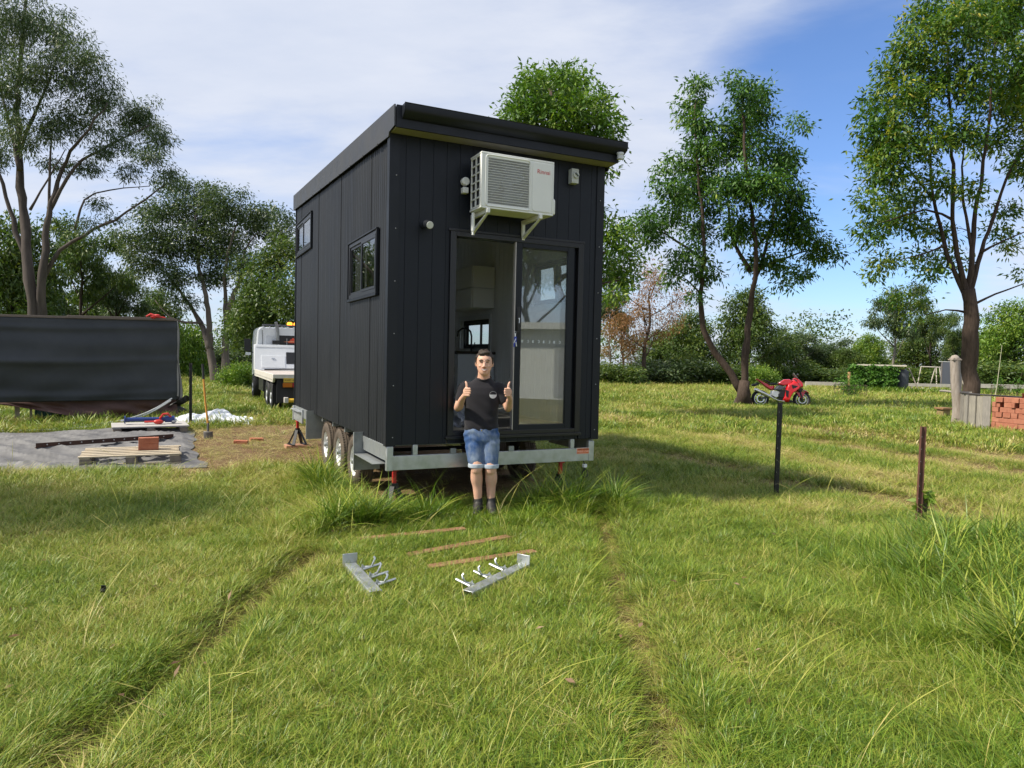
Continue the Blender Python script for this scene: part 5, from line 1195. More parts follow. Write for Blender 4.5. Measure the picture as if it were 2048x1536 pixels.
# ------------------------------------------------------------------ right: motorbike, garden, far yard
def gpz(px, py):
    z = 0.0
    for _ in range(12):
        p = gp(px, py, z); z = gzf(p.x, p.y)
    return Vector((p.x, p.y, z))
M_bred = mat('red_fairing', (.58, .012, .018), .22, 0, coat=.8); M_bblk = mat('satin_black', (.012, .012, .013), .4); M_chr = mat('polished_metal', (.72, .72, .72), .2, .9); M_bgry = mat('gunmetal', (.10, .105, .12), .4, .3)
def motorbike():
    Y = 27.4; p = at(1561, 816, Y); z = gzf(p.x, Y); b = thing('motorcycle', 'red sports motorcycle parked beside the twin trunk tree', 'motorcycle', (p.x, Y, z-.01), -.10)
    fx, rx, wr, wz = .71, -.70, .30, .30       # x forward (to the right), y away
    b.rotation_euler = (R_(-5), 0, -.10); b.scale = (1.11, 1.11, 1.11)
    for x, wd, nm in ((fx, .12, 'front_wheel'), (rx, .16, 'rear_wheel')):
        w = MB().lathe([(.21, -wd/2+.02), (.235, -wd/2), (.27, -wd/2), (.295, -wd/4), (.302, 0), (.295, wd/4), (.27, wd/2), (.235, wd/2), (.21, wd/2-.02)], (x, 0, wz), 'y', 40, close=False).build(nm, mat('bike_tyre', (.012, .012, .012), .8), b)
        r = MB().lathe([(.212, -wd/2+.02), (.195, -wd/2+.03), (.195, wd/2-.03), (.212, wd/2-.02)], (x, 0, wz), 'y', 36, close=False)
        for k in range(6):
            a = k*math.pi/3+.2; r.beam((x, -.01, wz), (x+.20*math.cos(a), -.01, wz+.20*math.sin(a)), .03, .03, up=(0, 1, 0))
        r.build('rim', mat('black_alloy', (.02, .02, .02), .35), w)
        MB().lathe([(.135, -wd/2-.012), (.135, -wd/2-.006), (.105, -wd/2-.006), (.105, -wd/2-.012)], (x, 0, wz), 'y', 30, close=False).lathe([(.208, -wd/2+.012), (.196, -wd/2+.012), (.196, -wd/2+.02)], (x, 0, wz), 'y', 36, close=False).build('brake_disc', M_chr, w)
    MB().tube([(fx, -.09, wz), (fx-.10, -.09, .62), (fx-.20, -.09, .90)], [.028, .027, .024], 10).tube([(fx, .09, wz), (fx-.10, .09, .62), (fx-.20, .09, .90)], [.028, .027, .024], 10).build('fork', M_bblk, b)
    # front mudguard
    mgd = MB(); mgd.grid(lambda u, v: (fx+(.325+.0*v)*math.cos(R_(40+95*u)), (v-.5)*.15, wz+.02+.325*math.sin(R_(40+95*u))-.025*(2*v-1)**2), 14, 6)
    for s in (-1, 1): mgd.prism([(fx-.20, .53), (fx+.10, .60), (fx-.0, .34), (fx-.07, .36)], s*.085-.006, s*.085+.006, 'y')
    mgd.build('front_mudguard', M_bred, b, solid=.006)
    # fairings: side profiles pulled out to their widths
    def shell(poly, w0, w1, m, nm, par=b, bev=.02):
        n = len(poly); cx = sum(q[0] for q in poly)/n; cz = sum(q[1] for q in poly)/n; mb = MB(); vs = []
        for y, k in ((-w1, .82), (-w0, 1.0), (w0, 1.0), (w1, .82)): vs += [(cx+(q[0]-cx)*k, y, cz+(q[1]-cz)*k) for q in poly]
        fs = [tuple(range(n)), tuple(range(4*n-1, 3*n-1, -1))]
        for L in range(3): fs += [(L*n+i, L*n+(i+1) % n, (L+1)*n+(i+1) % n, (L+1)*n+i) for i in range(n)]
        return mb.add(vs, fs).build(nm, m, par, bevel=bev)
    shell([(.58, .93), (.66, .78), (.62, .70), (.50, .60), (.38, .52), (.30, .38), (.24, .21), (.12, .20), (.02, .27), (.10, .48), (.14, .70), (.22, .84), (.40, .92)], .16, .22, M_bred, 'side_fairing')
    ff = shell([(.42, 1.05), (.56, 1.02), (.70, .90), (.745, .80), (.72, .72), (.60, .70), (.45, .78), (.36, .92)], .09, .17, M_bred, 'front_fairing')
    MB().prism([(.70, .70), (.74, .66), (.66, .58), (.52, .62), (.58, .70)], -.11, .11, 'y').build('chin', M_bblk, b, bevel=.01)
    MB().prism([(.67, .80), (.725, .79), (.69, .74), (.62, .755)], -.155, .155, 'y').build('headlight', mat('headlight_lens', (.75, .77, .80), .1), ff, bevel=.008)
    scr = MB(); scr.grid(lambda u, v: (.68-.26*v, (u-.5)*(.30-.12*v), .91+.32*v-.05*(2*u-1)**2), 10, 8); scr.build('windscreen', mat('smoky_screen', (.30, .30, .27), .12), ff, solid=.005)
    shell([(.40, .93), (.26, 1.0), (.08, .99), (-.08, .88), (-.12, .80), (.05, .76), (.30, .80)], .10, .155, M_bred, 'tank')
    shell([(-.05, .84), (-.20, .78), (-.42, .80), (-.44, .84), (-.30, .86), (-.14, .85)], .09, .13, M_bblk, 'rider_seat', bev=.015); shell([(-.40, .86), (-.62, .95), (-.66, .98), (-.50, .95), (-.38, .89)], .07, .10, M_bblk, 'pillion_seat', bev=.012)
    shell([(-.22, .76), (-.36, .74), (-.50, .83), (-.84, 1.0), (-.86, .97), (-.70, .84), (-.52, .70), (-.34, .60), (-.24, .62)], .06, .115, M_bred, 'tail_fairing', bev=.012)
    shell([(-.72, .86), (-.98, .80), (-1.0, .74), (-.88, .72), (-.74, .80)], .05, .09, M_bblk, 'rear_mudguard', bev=.01)
    shell([(-.10, .78), (.10, .74), (.10, .66), (-.06, .60), (-.24, .62)], .15, .17, M_bgry, 'side_panel', bev=.012)
    eg = MB().box(-.10, .22, -.15, .15, .28, .62).cyl((-.02, -.19, .44), (-.02, .19, .44), .11, n=18).cyl((.12, -.17, .36), (.12, .17, .36), .08, n=18).build('engine', M_bblk, b, bevel=.02)
    MB().prism([(-.30, .60), (-.10, .56), (-.08, .40), (-.20, .34), (-.34, .42)], -.17, .17, 'y').build('swingarm_plate', mat('silver_alloy', (.62, .62, .62), .35, .6), b, bevel=.015)
    MB().beam((-.15, -.10, .42), (rx, -.10, wz), .04, .07).beam((-.15, .10, .42), (rx, .10, wz), .04, .07).build('swingarm', M_bgry, b)
    MB().tube([(.12, -.13, .22), (-.10, -.16, .24), (-.26, -.18, .30), (-.38, -.19, .36)], .028, 10).tube([(-.36, -.19, .355), (-.42, -.195, .38), (-.90, -.21, .60), (-.94, -.212, .615)], [.03, .055, .060, .052], 14).build('exhaust', M_chr, b)
    MB().prism([(-.10, .24), (.20, .20), (.42, .20), (.36, .26), (.05, .32)], -.14, .14, 'y').build('belly_pan', M_bblk, b, bevel=.01)
    MB().tube([(.44, -.33, .94), (.42, -.20, .99), (.40, 0, 1.0), (.42, .20, .99), (.44, .33, .94)], .014, 8).build('handlebar', M_bblk, b)
    for s in (-1, 1): MB().tube([(.55, s*.13, 1.0), (.50, s*.22, 1.12)], .009, 6).ell((.49, s*.25, 1.15), (.03, .07, .045)).build('mirror', M_bblk, b)
    MB().prism([(.30, .80), (.52, .76), (.44, .70), (.34, .66)], -.226, .226, 'y').build('fairing_vent', M_bblk, b, bevel=.006); MB().prism([(.12, .62), (.22, .58), (.20, .34), (.12, .40)], -.224, .224, 'y').build('fairing_insert', M_bblk, b, bevel=.006)
    MB().tube([(-.05, .10, .25), (-.02, .28, -.0)], .014, 8).build('side_stand', M_bblk, b)
    return b
motorbike()

# timber post, curved plank wall, stacked blocks, trees' garden bed
M_old = mat('grey_weathered_timber', (.24, .20, .165), .9, 0, (.36, .31, .27), 5, bump=.5, bscale=30, stretch=(6, 6, .6))
e = gpz(1911, 852); wp = thing('timber_post', 'thick grey weathered timber post at the left end of the plank wall', 'post', e)
zt = at(1898, 718, e.y).z-e.z; mb = MB(); limb(mb, [(.01, 0, -.1), (.03, 0, .5), (-.05, 0, 1.2), (-.10, 0, zt)], [.14, .125, .122, .12], 14, 6); mb.box(-.22, .02, -.12, .12, zt-.03, zt+.005)
mb.build('trunk_section', M_old, wp); MB().tube([(.03, .0, .2), (.02, -.13, .2), (-.1, -.10, .21)], .006, 6).build('wire', M_bblk, wp)
MB().box(-.19, .0, -.1, .1, zt+.006, zt+.03).build('post_cap', M_old, wp)
wl0 = [gpz(*q) for q in ((1918, 852), (1926, 855), (1940, 858), (1958, 861), (1980, 863))]
pw = thing('plank_wall', 'low curved retaining wall of grey vertical planks beside the red blocks', 'retaining wall', wl0[0])
topz = .90
def along(P, s):
    L = [(P[i+1]-P[i]).length for i in range(len(P)-1)]; t = s*sum(L)
    for i, l in enumerate(L):
        if t <= l: return P[i].lerp(P[i+1], t/l)
        t -= l
    return P[-1].copy()
edges = [0, .09, .20, .31, .37, .49, .56, .66, .76, .88, 1.0]
Mp = [mat('plank_pale', (.34, .31, .255), .85, 0, (.22, .20, .17), 6, stretch=(9, 9, .7), bump=.3, bscale=40), mat('plank_grey', (.20, .185, .165), .9, 0, (.30, .275, .24), 7, stretch=(9, 9, .7), bump=.3, bscale=40)]
for i, (a, b_) in enumerate(zip(edges[:-1], edges[1:])):
    p, q = along(wl0, a)-wl0[0], along(wl0, b_)-wl0[0]; d = (q-p).normalized(); n = Vector((d.y, -d.x, 0)); off = n*(.02 if i % 2 else -.012); p = p+d*.009+off; q = q-d*.009+off; t_ = topz-.02*a+random.uniform(-.015, .015)
    vs = [p, q, q-n*.05, p-n*.05]; MB().add([v+Vector((0, 0, -.06)) for v in vs]+[v+Vector((0, 0, t_)) for v in vs], [(3, 2, 1, 0), (4, 5, 6, 7), (0, 1, 5, 4), (1, 2, 6, 5), (2, 3, 7, 6), (3, 0, 4, 7)]).build('plank', Mp[i % 2 if i not in (7, 8) else 0], pw, smooth=False)
cp = MB(); cp.tube([along(wl0, s)-wl0[0]+Vector((0, .03, topz+.02)) for s in np.linspace(0, 1, 10)]+[gpz(2120, 868)-wl0[0]+Vector((.2, .5, topz-.06))], .022, 8); cp.build('edge_cap', mat('dark_edge', (.05, .045, .045), .8), pw)
mb = MB(); mb.tube([Vector((-.25, .5, topz+.04)), Vector((-.32, .2, topz+.05)), Vector((-.16, .03, topz+.03)), Vector((.3, .0, topz+.02))], .03, 8); mb.build('bent_edge', Mp[0], pw)
bl0 = gpz(1981, 863); bl1 = gpz(2130, 878); d = (bl1-bl0).normalized(); n = Vector((d.y, -d.x, 0))
bs = thing('block_stack', 'stepped stack of orange red blocks at the right edge of the picture', 'brick stack', bl0, math.atan2(d.y, d.x))
ch_ = .127; rg = np.random.RandomState(9); Lb = (bl1-bl0).length
Mb = [mat('orange_block%d' % i, c, .85, 0, c2, 9, bump=.3, bscale=60) for i, (c, c2) in enumerate((((.37, .135, .075), (.44, .19, .115)), ((.31, .105, .058), (.38, .15, .09)), ((.40, .165, .10), (.33, .12, .07))))]
for r in range(8):
    x = 0 if r % 2 else -.0; first = True; start = {7: .72, 6: .10, 5: .0}.get(r, 0.0)
    x = start
    while x < Lb:
        w = rg.choice([.185, .19, .37, .19]) if not (first and r % 2) else .10; first = False
        dp = rg.uniform(-.02, .03); gap_ = rg.choice([.004, .004, .03]) if r < 5 else rg.choice([.01, .10])
        MB().box(x, x+w-gap_, dp, dp+.35, r*ch_+.001, (r+1)*ch_-.004).build('block', Mb[rg.randint(3)], bs, bevel=.006); x += w
e = gpz(1886, 838); sb_ = thing('stump_seat', 'small ochre timber box with a brown lid left of the grey post', 'box', e, .2)
MB().box(-.13, .13, -.13, .13, -.02, .30).build('box_body', mat('ochre_timber', (.30, .22, .10), .85, 0, (.22, .15, .07), 9, stretch=(5, 5, 1)), sb_, bevel=.01); MB().box(-.18, .18, -.18, .18, .30, .36).build('lid', mat('brown_lid', (.24, .13, .06), .7), sb_, bevel=.01)

# far yard
for a_, b_ in (((1690, 812), (1765, 816)), ((1822, 817), (1880, 821))): CLEAR.append((tuple(gpz(*a_)[:2]), tuple(gpz(*b_)[:2]), .9))
def put(px, Y): p = at(px, 760, Y); return Vector((p.x, Y, gzf(p.x, Y)))
e = put(1745, 46); iv = thing('ivy_shed', 'small shed smothered in glossy green creeper under a pale flat roof', 'shed', e, -.44)
def zpx(px, py, Y): return at(px, py, Y).z
w_ = 1.15; h_ = zpx(1745, 731, 46)-e.z
MB().box(-w_, w_+.1, 0, 2.0, 0, h_-.05).build('wall', mat('dark_shed_wall', (.05, .055, .06), .8), iv); MB().box(-w_+.2, w_+.75, -.25, 2.3, h_-.02, h_+.07).build('roof', mat('pale_roof_edge', (.55, .50, .42), .7), iv)
tk = MB()
tk.lathe([(.36, 0), (.38, .3), (.36, .32), (.38, .34), (.38, h_-.35), (.36, h_-.3), (.2, h_-.2)], (w_+.55, .4, 0), 'z', 20); tk.build('water_tank', mat('dark_tank', (.05, .055, .065), .5), iv); MB().cyl((w_+.9, .2, h_-.1), (w_+1.6, .2, 0), .035, n=8).build('prop', M_old, iv)
rg = np.random.RandomState(4)
LEAF_IVY = leafmat('creeper_leaf', [(0, (.030, .085, .012)), (.5, (.065, .165, .020)), (1, (.15, .27, .030))], .25, .55, .3)
def leaves_mesh(name, P, D, N, L, Wd, var, m):
    n = len(P); Sd = np.cross(D, N); Sd /= np.linalg.norm(Sd, axis=1)[:, None]+1e-9
    L = L[:, None]; Wd = Wd[:, None]; fold = np.cross(Sd, D)*Wd*.18
    v = np.stack([P, P+D*L*.42+Sd*Wd*.5+fold, P+D*L, P+D*L*.42-Sd*Wd*.5+fold], 1).reshape(-1, 3)
    me = bpy.data.meshes.new(name); me.vertices.add(n*4); me.vertices.foreach_set('co', v.ravel().astype(np.float32)); me.loops.add(n*4); me.loops.foreach_set('vertex_index', np.arange(n*4, dtype=np.int32)); me.polygons.add(n); me.polygons.foreach_set('loop_start', np.arange(0, n*4, 4, dtype=np.int32))
    me.update(calc_edges=True); a = me.attributes.new('var', 'FLOAT', 'POINT'); a.data.foreach_set('value', np.repeat(var, 4).astype(np.float32)); me.materials.append(m); return me
def rdir(rg, n): v = rg.randn(n, 3); return v/np.linalg.norm(v, axis=1)[:, None]
n = 5200; u = rg.rand(n); vv = rg.rand(n)**.85; lump = .22*np.sin(u*19+3*np.sin(vv*7))*np.sin(vv*11)+.15
P = np.stack([(u-.5)*(2*w_+.35), -.10-lump-.30*(1-vv)*rg.rand(n), .02+vv*(h_+.0)-.05*rg.rand(n)], 1)
P[:, 0] += rg.randn(n)*.06-.2*(1-vv)*rg.rand(n)*(u < .2); D = rdir(rg, n)*.8+np.array([0, -.6, -.35]); D /= np.linalg.norm(D, axis=1)[:, None]; N = rdir(rg, n)*.5+np.array([0, -.7, .6])
o = bpy.data.objects.new('creeper', leaves_mesh('creeper', P, D, N, .13+.08*rg.rand(n), .11+.06*rg.rand(n), np.clip(.45+rg.randn(n)*.22, 0, 1), LEAF_IVY)); COL.objects.link(o); o.parent = iv
e = put(1698, 44.5); tag(MB().tube([(0, 0, 0), (.02, 0, .5), (.0, 0, zpx(1698, 744, 44.5)-e.z)], [.10, .085, .09], 10).build('short_log_post', mat('orange_log', (.42, .25, .12), .8), None, loc=e), 'short orange brown log post left of the creeper covered shed', 'post')
e = put(1904, 50); gs = thing('grey_panels', 'two flat grey panels hung under a white rail behind the timber post', 'panels', e)
zt = zpx(1904, 723, 50)-e.z; zb = zpx(1904, 775, 50)-e.z
for x0, x1 in ((-.82, -.05), (.10, .70)): MB().box(x0, x1, -.02, .02, max(zb, 0), zt-.05).build('panel', mat('grey_sheet', (.13, .14, .17), .6), gs)
MB().box(-.97, .85, -.03, .03, zt-.045, zt).build('rail', mat('white_rail', (.70, .70, .68), .6), gs); MB().box(-.80, -.74, -.03, .03, 0, zt-.05).box(.66, .72, -.03, .03, 0, zt-.05).build('leg', M_old, gs)
e = put(1870, 54); sw = thing('swing_frame', 'pale timber A-frame swing set in the far yard', 'swing set', e); zt = zpx(1870, 734, 54)-e.z
MB().tube([(-1.1, 0, zt), (2.0, 0, zt-.05)], .045, 8).build('top_beam', mat('pale_pole', (.55, .50, .43), .7), sw)
for x, dx in ((-1.1, -.12), (-.02, -.25), (.05, .0), (.30, .18), (1.9, .25)): MB().tube([(x, 0, zt), (x+dx, .25 if dx < 0 else -.2, 0)], .04, 8).build('pole', mat('pale_pole', (.55, .50, .43), .7), sw)
e = put(1855, 51); rp = MB(); 
for k in range(30): rp.ell((rg.uniform(-.6, 1.2), rg.uniform(-.4, .4), rg.uniform(0, .12)), (rg.uniform(.08, .22), .12, rg.uniform(.06, .14)), 8, 5)
rp.build('rubble_heap', mat('pale_rubble', (.50, .48, .45), .8), None, loc=e, label='low heap of pale rubble below the swing set', cat='rubble')
def rail(px0, px1, Y, py0, py1, name, label, m):
    a, b_ = put(px0, Y), put(px1, Y); z0 = zpx((px0+px1)/2, py1, Y)-a.z; z1 = zpx((px0+px1)/2, py0, Y)-a.z
    t = thing(name, label, 'edging', a); z0 = max(z0, 0)
    MB().box(0, b_.x-a.x, -.06, .06, z0, z1).build('sleeper', m, t); k = int((b_.x-a.x)/1.5)+1
    for i in range(k+1): MB().box(i*(b_.x-a.x)/k-.05, i*(b_.x-a.x)/k+.05, -.05, .05, -.2, z1-.03).build('stub', m, t)
    return t
M_sl = mat('pale_sleeper', (.56, .53, .46), .85, 0, (.46, .43, .37), 3)
rail(1612, 1702, 50, 764, 771, 'garden_edge', 'pale low garden edging left of the creeper shed', M_sl); rail(1785, 1900, 49, 767, 773, 'garden_edge', 'pale low garden edging below the swing set', M_sl); rail(1952, 2090, 47, 769, 777, 'garden_edge', 'pale low garden edging right of the tall tree trunk', M_sl)
a = gpz(1690, 812); tag(MB().box(0, 2.1, -.18, .18, -.05, .03).build('concrete_strip', mat('pale_concrete', (.55, .52, .45), .9, 0, (.62, .60, .53), 6), None, loc=(a.x, a.y, a.z+.02), rot=(0, 0, -.12), bevel=.01), 'pale concrete strip in the grass right of the motorbike', 'concrete strip')
a = gpz(1822, 817); tag(MB().box(0, 1.3, -.16, .16, -.05, .03).build('concrete_strip', mat('pale_concrete', (.55, .52, .45), .9), None, loc=(a.x, a.y, a.z+.02), rot=(0, 0, -.14), bevel=.01), 'second pale concrete strip, nearer the timber post', 'concrete strip')
# sapling in a wire guard
def sapling(px, py, label, h, n, rad, guard=True, seed=1, cat='sapling', m=None):
    e = gpz(px, py); t = thing('guarded_sapling' if guard else 'sapling', label, cat, e); rg = np.random.RandomState(seed)
    st = MB(); tips = []
    for k in range(6):
        a = rg.rand()*6.28; r = rad*(.3+.6*rg.rand()); hh = h*(.45+.55*rg.rand()); q = [(0, 0, 0), (r*.3*math.cos(a), r*.3*math.sin(a), hh*.5), (r*math.cos(a), r*math.sin(a), hh)]; st.tube(q, [.016, .011, .005], 6); tips += [q[1], q[2]]
    st.build('stem', mat('twig_bark', (.10, .075, .05), .9), t)
    T = np.array(tips)[rg.randint(len(tips), size=n)]; P = T+rg.randn(n, 3)*rad*.28; P[:, 2] = np.maximum(P[:, 2], .05); D = rdir(rg, n)+np.array([0, 0, -.2]); D /= np.linalg.norm(D, axis=1)[:, None]
    o = bpy.data.objects.new('foliage', leaves_mesh('foliage', P, D, rdir(rg, n)+np.array([0, 0, .8]), .10+.06*rg.rand(n), .04+.02*rg.rand(n), np.clip(.45+rg.randn(n)*.25, 0, 1), m or LEAF_IVY)); COL.objects.link(o); o.parent = t
    if guard:
        g = MB(); R0 = rad*1.05
        for k in range(18):
            a = k*2*math.pi/18; g.tube([(R0*math.cos(a), R0*math.sin(a), 0), (R0*math.cos(a), R0*math.sin(a), .75)], .007, 4)
        for z in (.1, .28, .5, .72): g.tube([(R0*math.cos(a), R0*math.sin(a), z) for a in np.linspace(0, 6.283, 24, endpoint=False)], .006, 4, closed=True)
        g.build('wire_guard', mat('rusty_wire', (.09, .06, .045), .8), t); 
        mu = MB()
        for k in range(24): a = rg.rand()*6.28; r = R0*(.3+.8*rg.rand()); mu.ell((r*math.cos(a), r*math.sin(a), .02), (.12, .10, .05), 7, 5)
        mu.build('mulch', mat('mulch', (.12, .09, .06), .95), t, kind='stuff')
    return t
sapling(1700, 797, 'young shrub inside a wire mesh guard on the lawn right of the motorbike', 1.25, 900, .75, seed=2)
e = gpz(1986, 800)
sapling(2000, 795, 'leafy young plant inside a wire guard behind the block stack', 1.3, 300, .45, seed=3); sapling(2034, 796, 'taller yellow green young plant behind the block stack', 1.7, 220, .35, False, 4)
sapling(1846, 1050, 'small yellow green weed at the foot of the rusty picket', .38, 46, .07, False, 6, 'weed', leafmat('weed_leaf', [(0, (.10, .19, .02)), (1, (.24, .32, .05))], .35))
e = put(1990, 36); tag(MB().tube([(0, 0, 0), (.12, 0, .9), (.27, 0, zpx(1998, 690, 36)-e.z)], [.022, .018, .010], 6).build('bamboo_stake', mat('pale_bamboo', (.42, .40, .28), .7), None, loc=e), 'tall thin pale stake leaning right of the tall tree', 'stake')

# ------------------------------------------------------------------ foreground bits in the grass
M_rusty = mat('rust_red_board', (.20, .085, .045), .9, 0, (.30, .150, .085), 5, stretch=(2, 14, 2), bump=.2, bscale=60)
for a, b_, lab in (((716, 1084), (930, 1064), 'rust red board in the grass, farthest of three'), ((815, 1116), (1018, 1080), 'rust red board half sunk in the grass, middle of three'), ((858, 1140), (1070, 1110), 'rust red board in the grass, nearest of three')):
    p, q = gp(*a), gp(*b_); d = q-p; tag(MB().box(0, d.length, -.045, .045, -.02, .045).build('rusty_board', M_rusty, None, loc=(p.x, p.y, -.012), rot=(0, -.008, math.atan2(d.y, d.x)), bevel=.004), lab, 'board', 'rust red boards'); CLEAR.append((tuple(p[:2]), tuple(q[:2]), .062)); LOW.append((tuple(p[:2]), tuple(q[:2]), .38))
def chan(a, b_, lab, side, flip):
    p, q = gp(*a), gp(*b_); d = q-p; L = d.length; t = thing('galvanised_rail', lab, 'rail', (p.x, p.y, .05), math.atan2(d.y, d.x), 'galvanised rails')
    MB().box(0, L, -.042, .042, .0, .005).box(0, L, -.042, -.037, -.045, .0).box(0, L, .037, .042, -.045, .0).build('channel', M_galv, t, bevel=.002)
    ep = MB().box(-.008, .0, -.055, .055, -.05, .075).build('end_plate', M_galv, t, bevel=.002)
    MB().cyl((-.0085, -.03, .045), (-.0115, -.03, .045), .010, n=10).cyl((-.0085, .03, .045), (-.0115, .03, .045), .010, n=10).build('bolt_hole', M_dark, ep)
    for k in range(3):
        x = L*(.22+.28*k)+random.uniform(-.03, .03); s = side; q = random.uniform(.55, .85); g = random.uniform(-.03, .05)
        MB().tube([(x, s*.05, .0), (x+.01, s*.11*q, .005), (x+.015+g, s*.16*q, .01), (x+.035+g, s*.175*q, .07*q), (x+.03+g, s*.19*q, .10*q), (x+.02+g, s*.18*q, .115*q)], .008, 6).tube([(x+.05, s*.05, .0), (x+.03, s*.18, .02)], .009, 6).prism([(s*.04, .0), (s*.08, .0), (s*.05, .035)], x+.02, x+.026, 'x').build('bracket', M_galv, t)
    CLEAR.append((tuple(p[:2]), tuple(gp(*b_)[:2]), .07)); LOW.append((tuple(p[:2]), tuple(gp(*b_)[:2]), .30)); return t
chan((700, 1140), (752, 1198), 'galvanised rail with hooks lying in the grass on the left, plate end up', 1, 0)
chan((1046, 1142), (935, 1198), 'galvanised rail with hooks lying in the grass on the right', -1, 1)
e = gp(206, 1203); tag(MB().box(-.014, .014, -.018, .018, 0, .014).obox((0, .012, .022), (.028, .004, .03), (.3, 0, 0)).build('black_scrap', M_bblk, None, loc=(e.x, e.y, .07), rot=(.4, .1, .3)), 'small black plastic scrap on the near left lawn', 'scrap')
LOW.append(((_pm.x-.15, 6.75), (_pm.x+.15, 7.2), .36))
# fallen leaves
rg = np.random.RandomState(12)
LV = [gp(rg.uniform(20, 700), rg.uniform(1010, 1400), .05) for _ in range(42)]+[gp(rg.uniform(1200, 2040), rg.uniform(850, 960), .03) for _ in range(60)]+[gp(rg.uniform(1000, 1700), rg.uniform(1050, 1450), .08) for _ in range(12)]
P = np.array([tuple(p) for p in LV]); n = len(P); D = rdir(rg, n); D[:, 2] *= .35; D /= np.linalg.norm(D, axis=1)[:, None]
o = bpy.data.objects.new('fallen_leaves', leaves_mesh('fallen_leaves', P, D, rdir(rg, n)*.5+np.array([0, 0, 1.]), .035+.04*rg.rand(n), .018+.015*rg.rand(n), rg.rand(n), leafmat('dead_leaf', [(0, (.06, .03, .018)), (.5, (.15, .08, .04)), (1, (.30, .21, .13))], .1, .8))); COL.objects.link(o); tag(o, 'scattered dry brown fallen leaves on the lawn', 'fallen leaves', kind='stuff')
# ------------------------------------------------------------------ trees
def bark(name, c1, c2, sc=7, st=(4, 4, .5)): return mat(name, c1, .92, 0, c2, sc, .3, .7, bump=.8, bscale=14, stretch=st, spec=.15)
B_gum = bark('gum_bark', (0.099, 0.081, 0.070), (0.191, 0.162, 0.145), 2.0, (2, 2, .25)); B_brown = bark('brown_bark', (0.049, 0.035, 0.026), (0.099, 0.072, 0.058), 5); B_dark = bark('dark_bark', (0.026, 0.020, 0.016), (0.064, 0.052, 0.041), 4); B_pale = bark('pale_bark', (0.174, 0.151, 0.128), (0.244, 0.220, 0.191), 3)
L_gum = leafmat('gum_leaf', [(0, (0.030, 0.060, 0.022)), (.5, (0.066, 0.107, 0.036)), (1, (0.142, 0.172, 0.062))], .22, .45, .4)
L_mid = leafmat('olive_leaf', [(0, (0.035, 0.071, 0.016)), (.55, (0.081, 0.132, 0.025)), (1, (0.193, 0.222, 0.042))], .26, .45, .4)
L_big = leafmat('glossy_leaf', [(0, (0.024, 0.070, 0.015)), (.5, (0.057, 0.140, 0.021)), (.85, (0.142, 0.252, 0.032)), (1, (0.266, 0.321, 0.050))], .24, .5, .35)
L_sun = leafmat('yellow_green_leaf', [(0, (0.059, 0.131, 0.017)), (.5, (0.138, 0.237, 0.029)), (1, (0.294, 0.351, 0.052))], .30, .45, .4)
L_dead = leafmat('dead_orange_leaf', [(0, (.15, .075, .036)), (.5, (.27, .145, .070)), (1, (.38, .24, .13))], .25, .8, .15)
def resample(pts, step):
    P = [Vector(p) for p in pts]; out_ = []
    for i in range(len(P)-1):
        p0, p1, p2, p3 = P[max(i-1, 0)], P[i], P[i+1], P[min(i+2, len(P)-1)]; k = max(2, int((p2-p1).length/step))
        for q in range(k):
            t = q/k; out_.append(.5*((2*p1)+(p2-p0)*t+(2*p0-5*p1+4*p2-p3)*t*t+(3*p1-p0-3*p2+p3)*t**3))
    out_.append(P[-1]); return out_
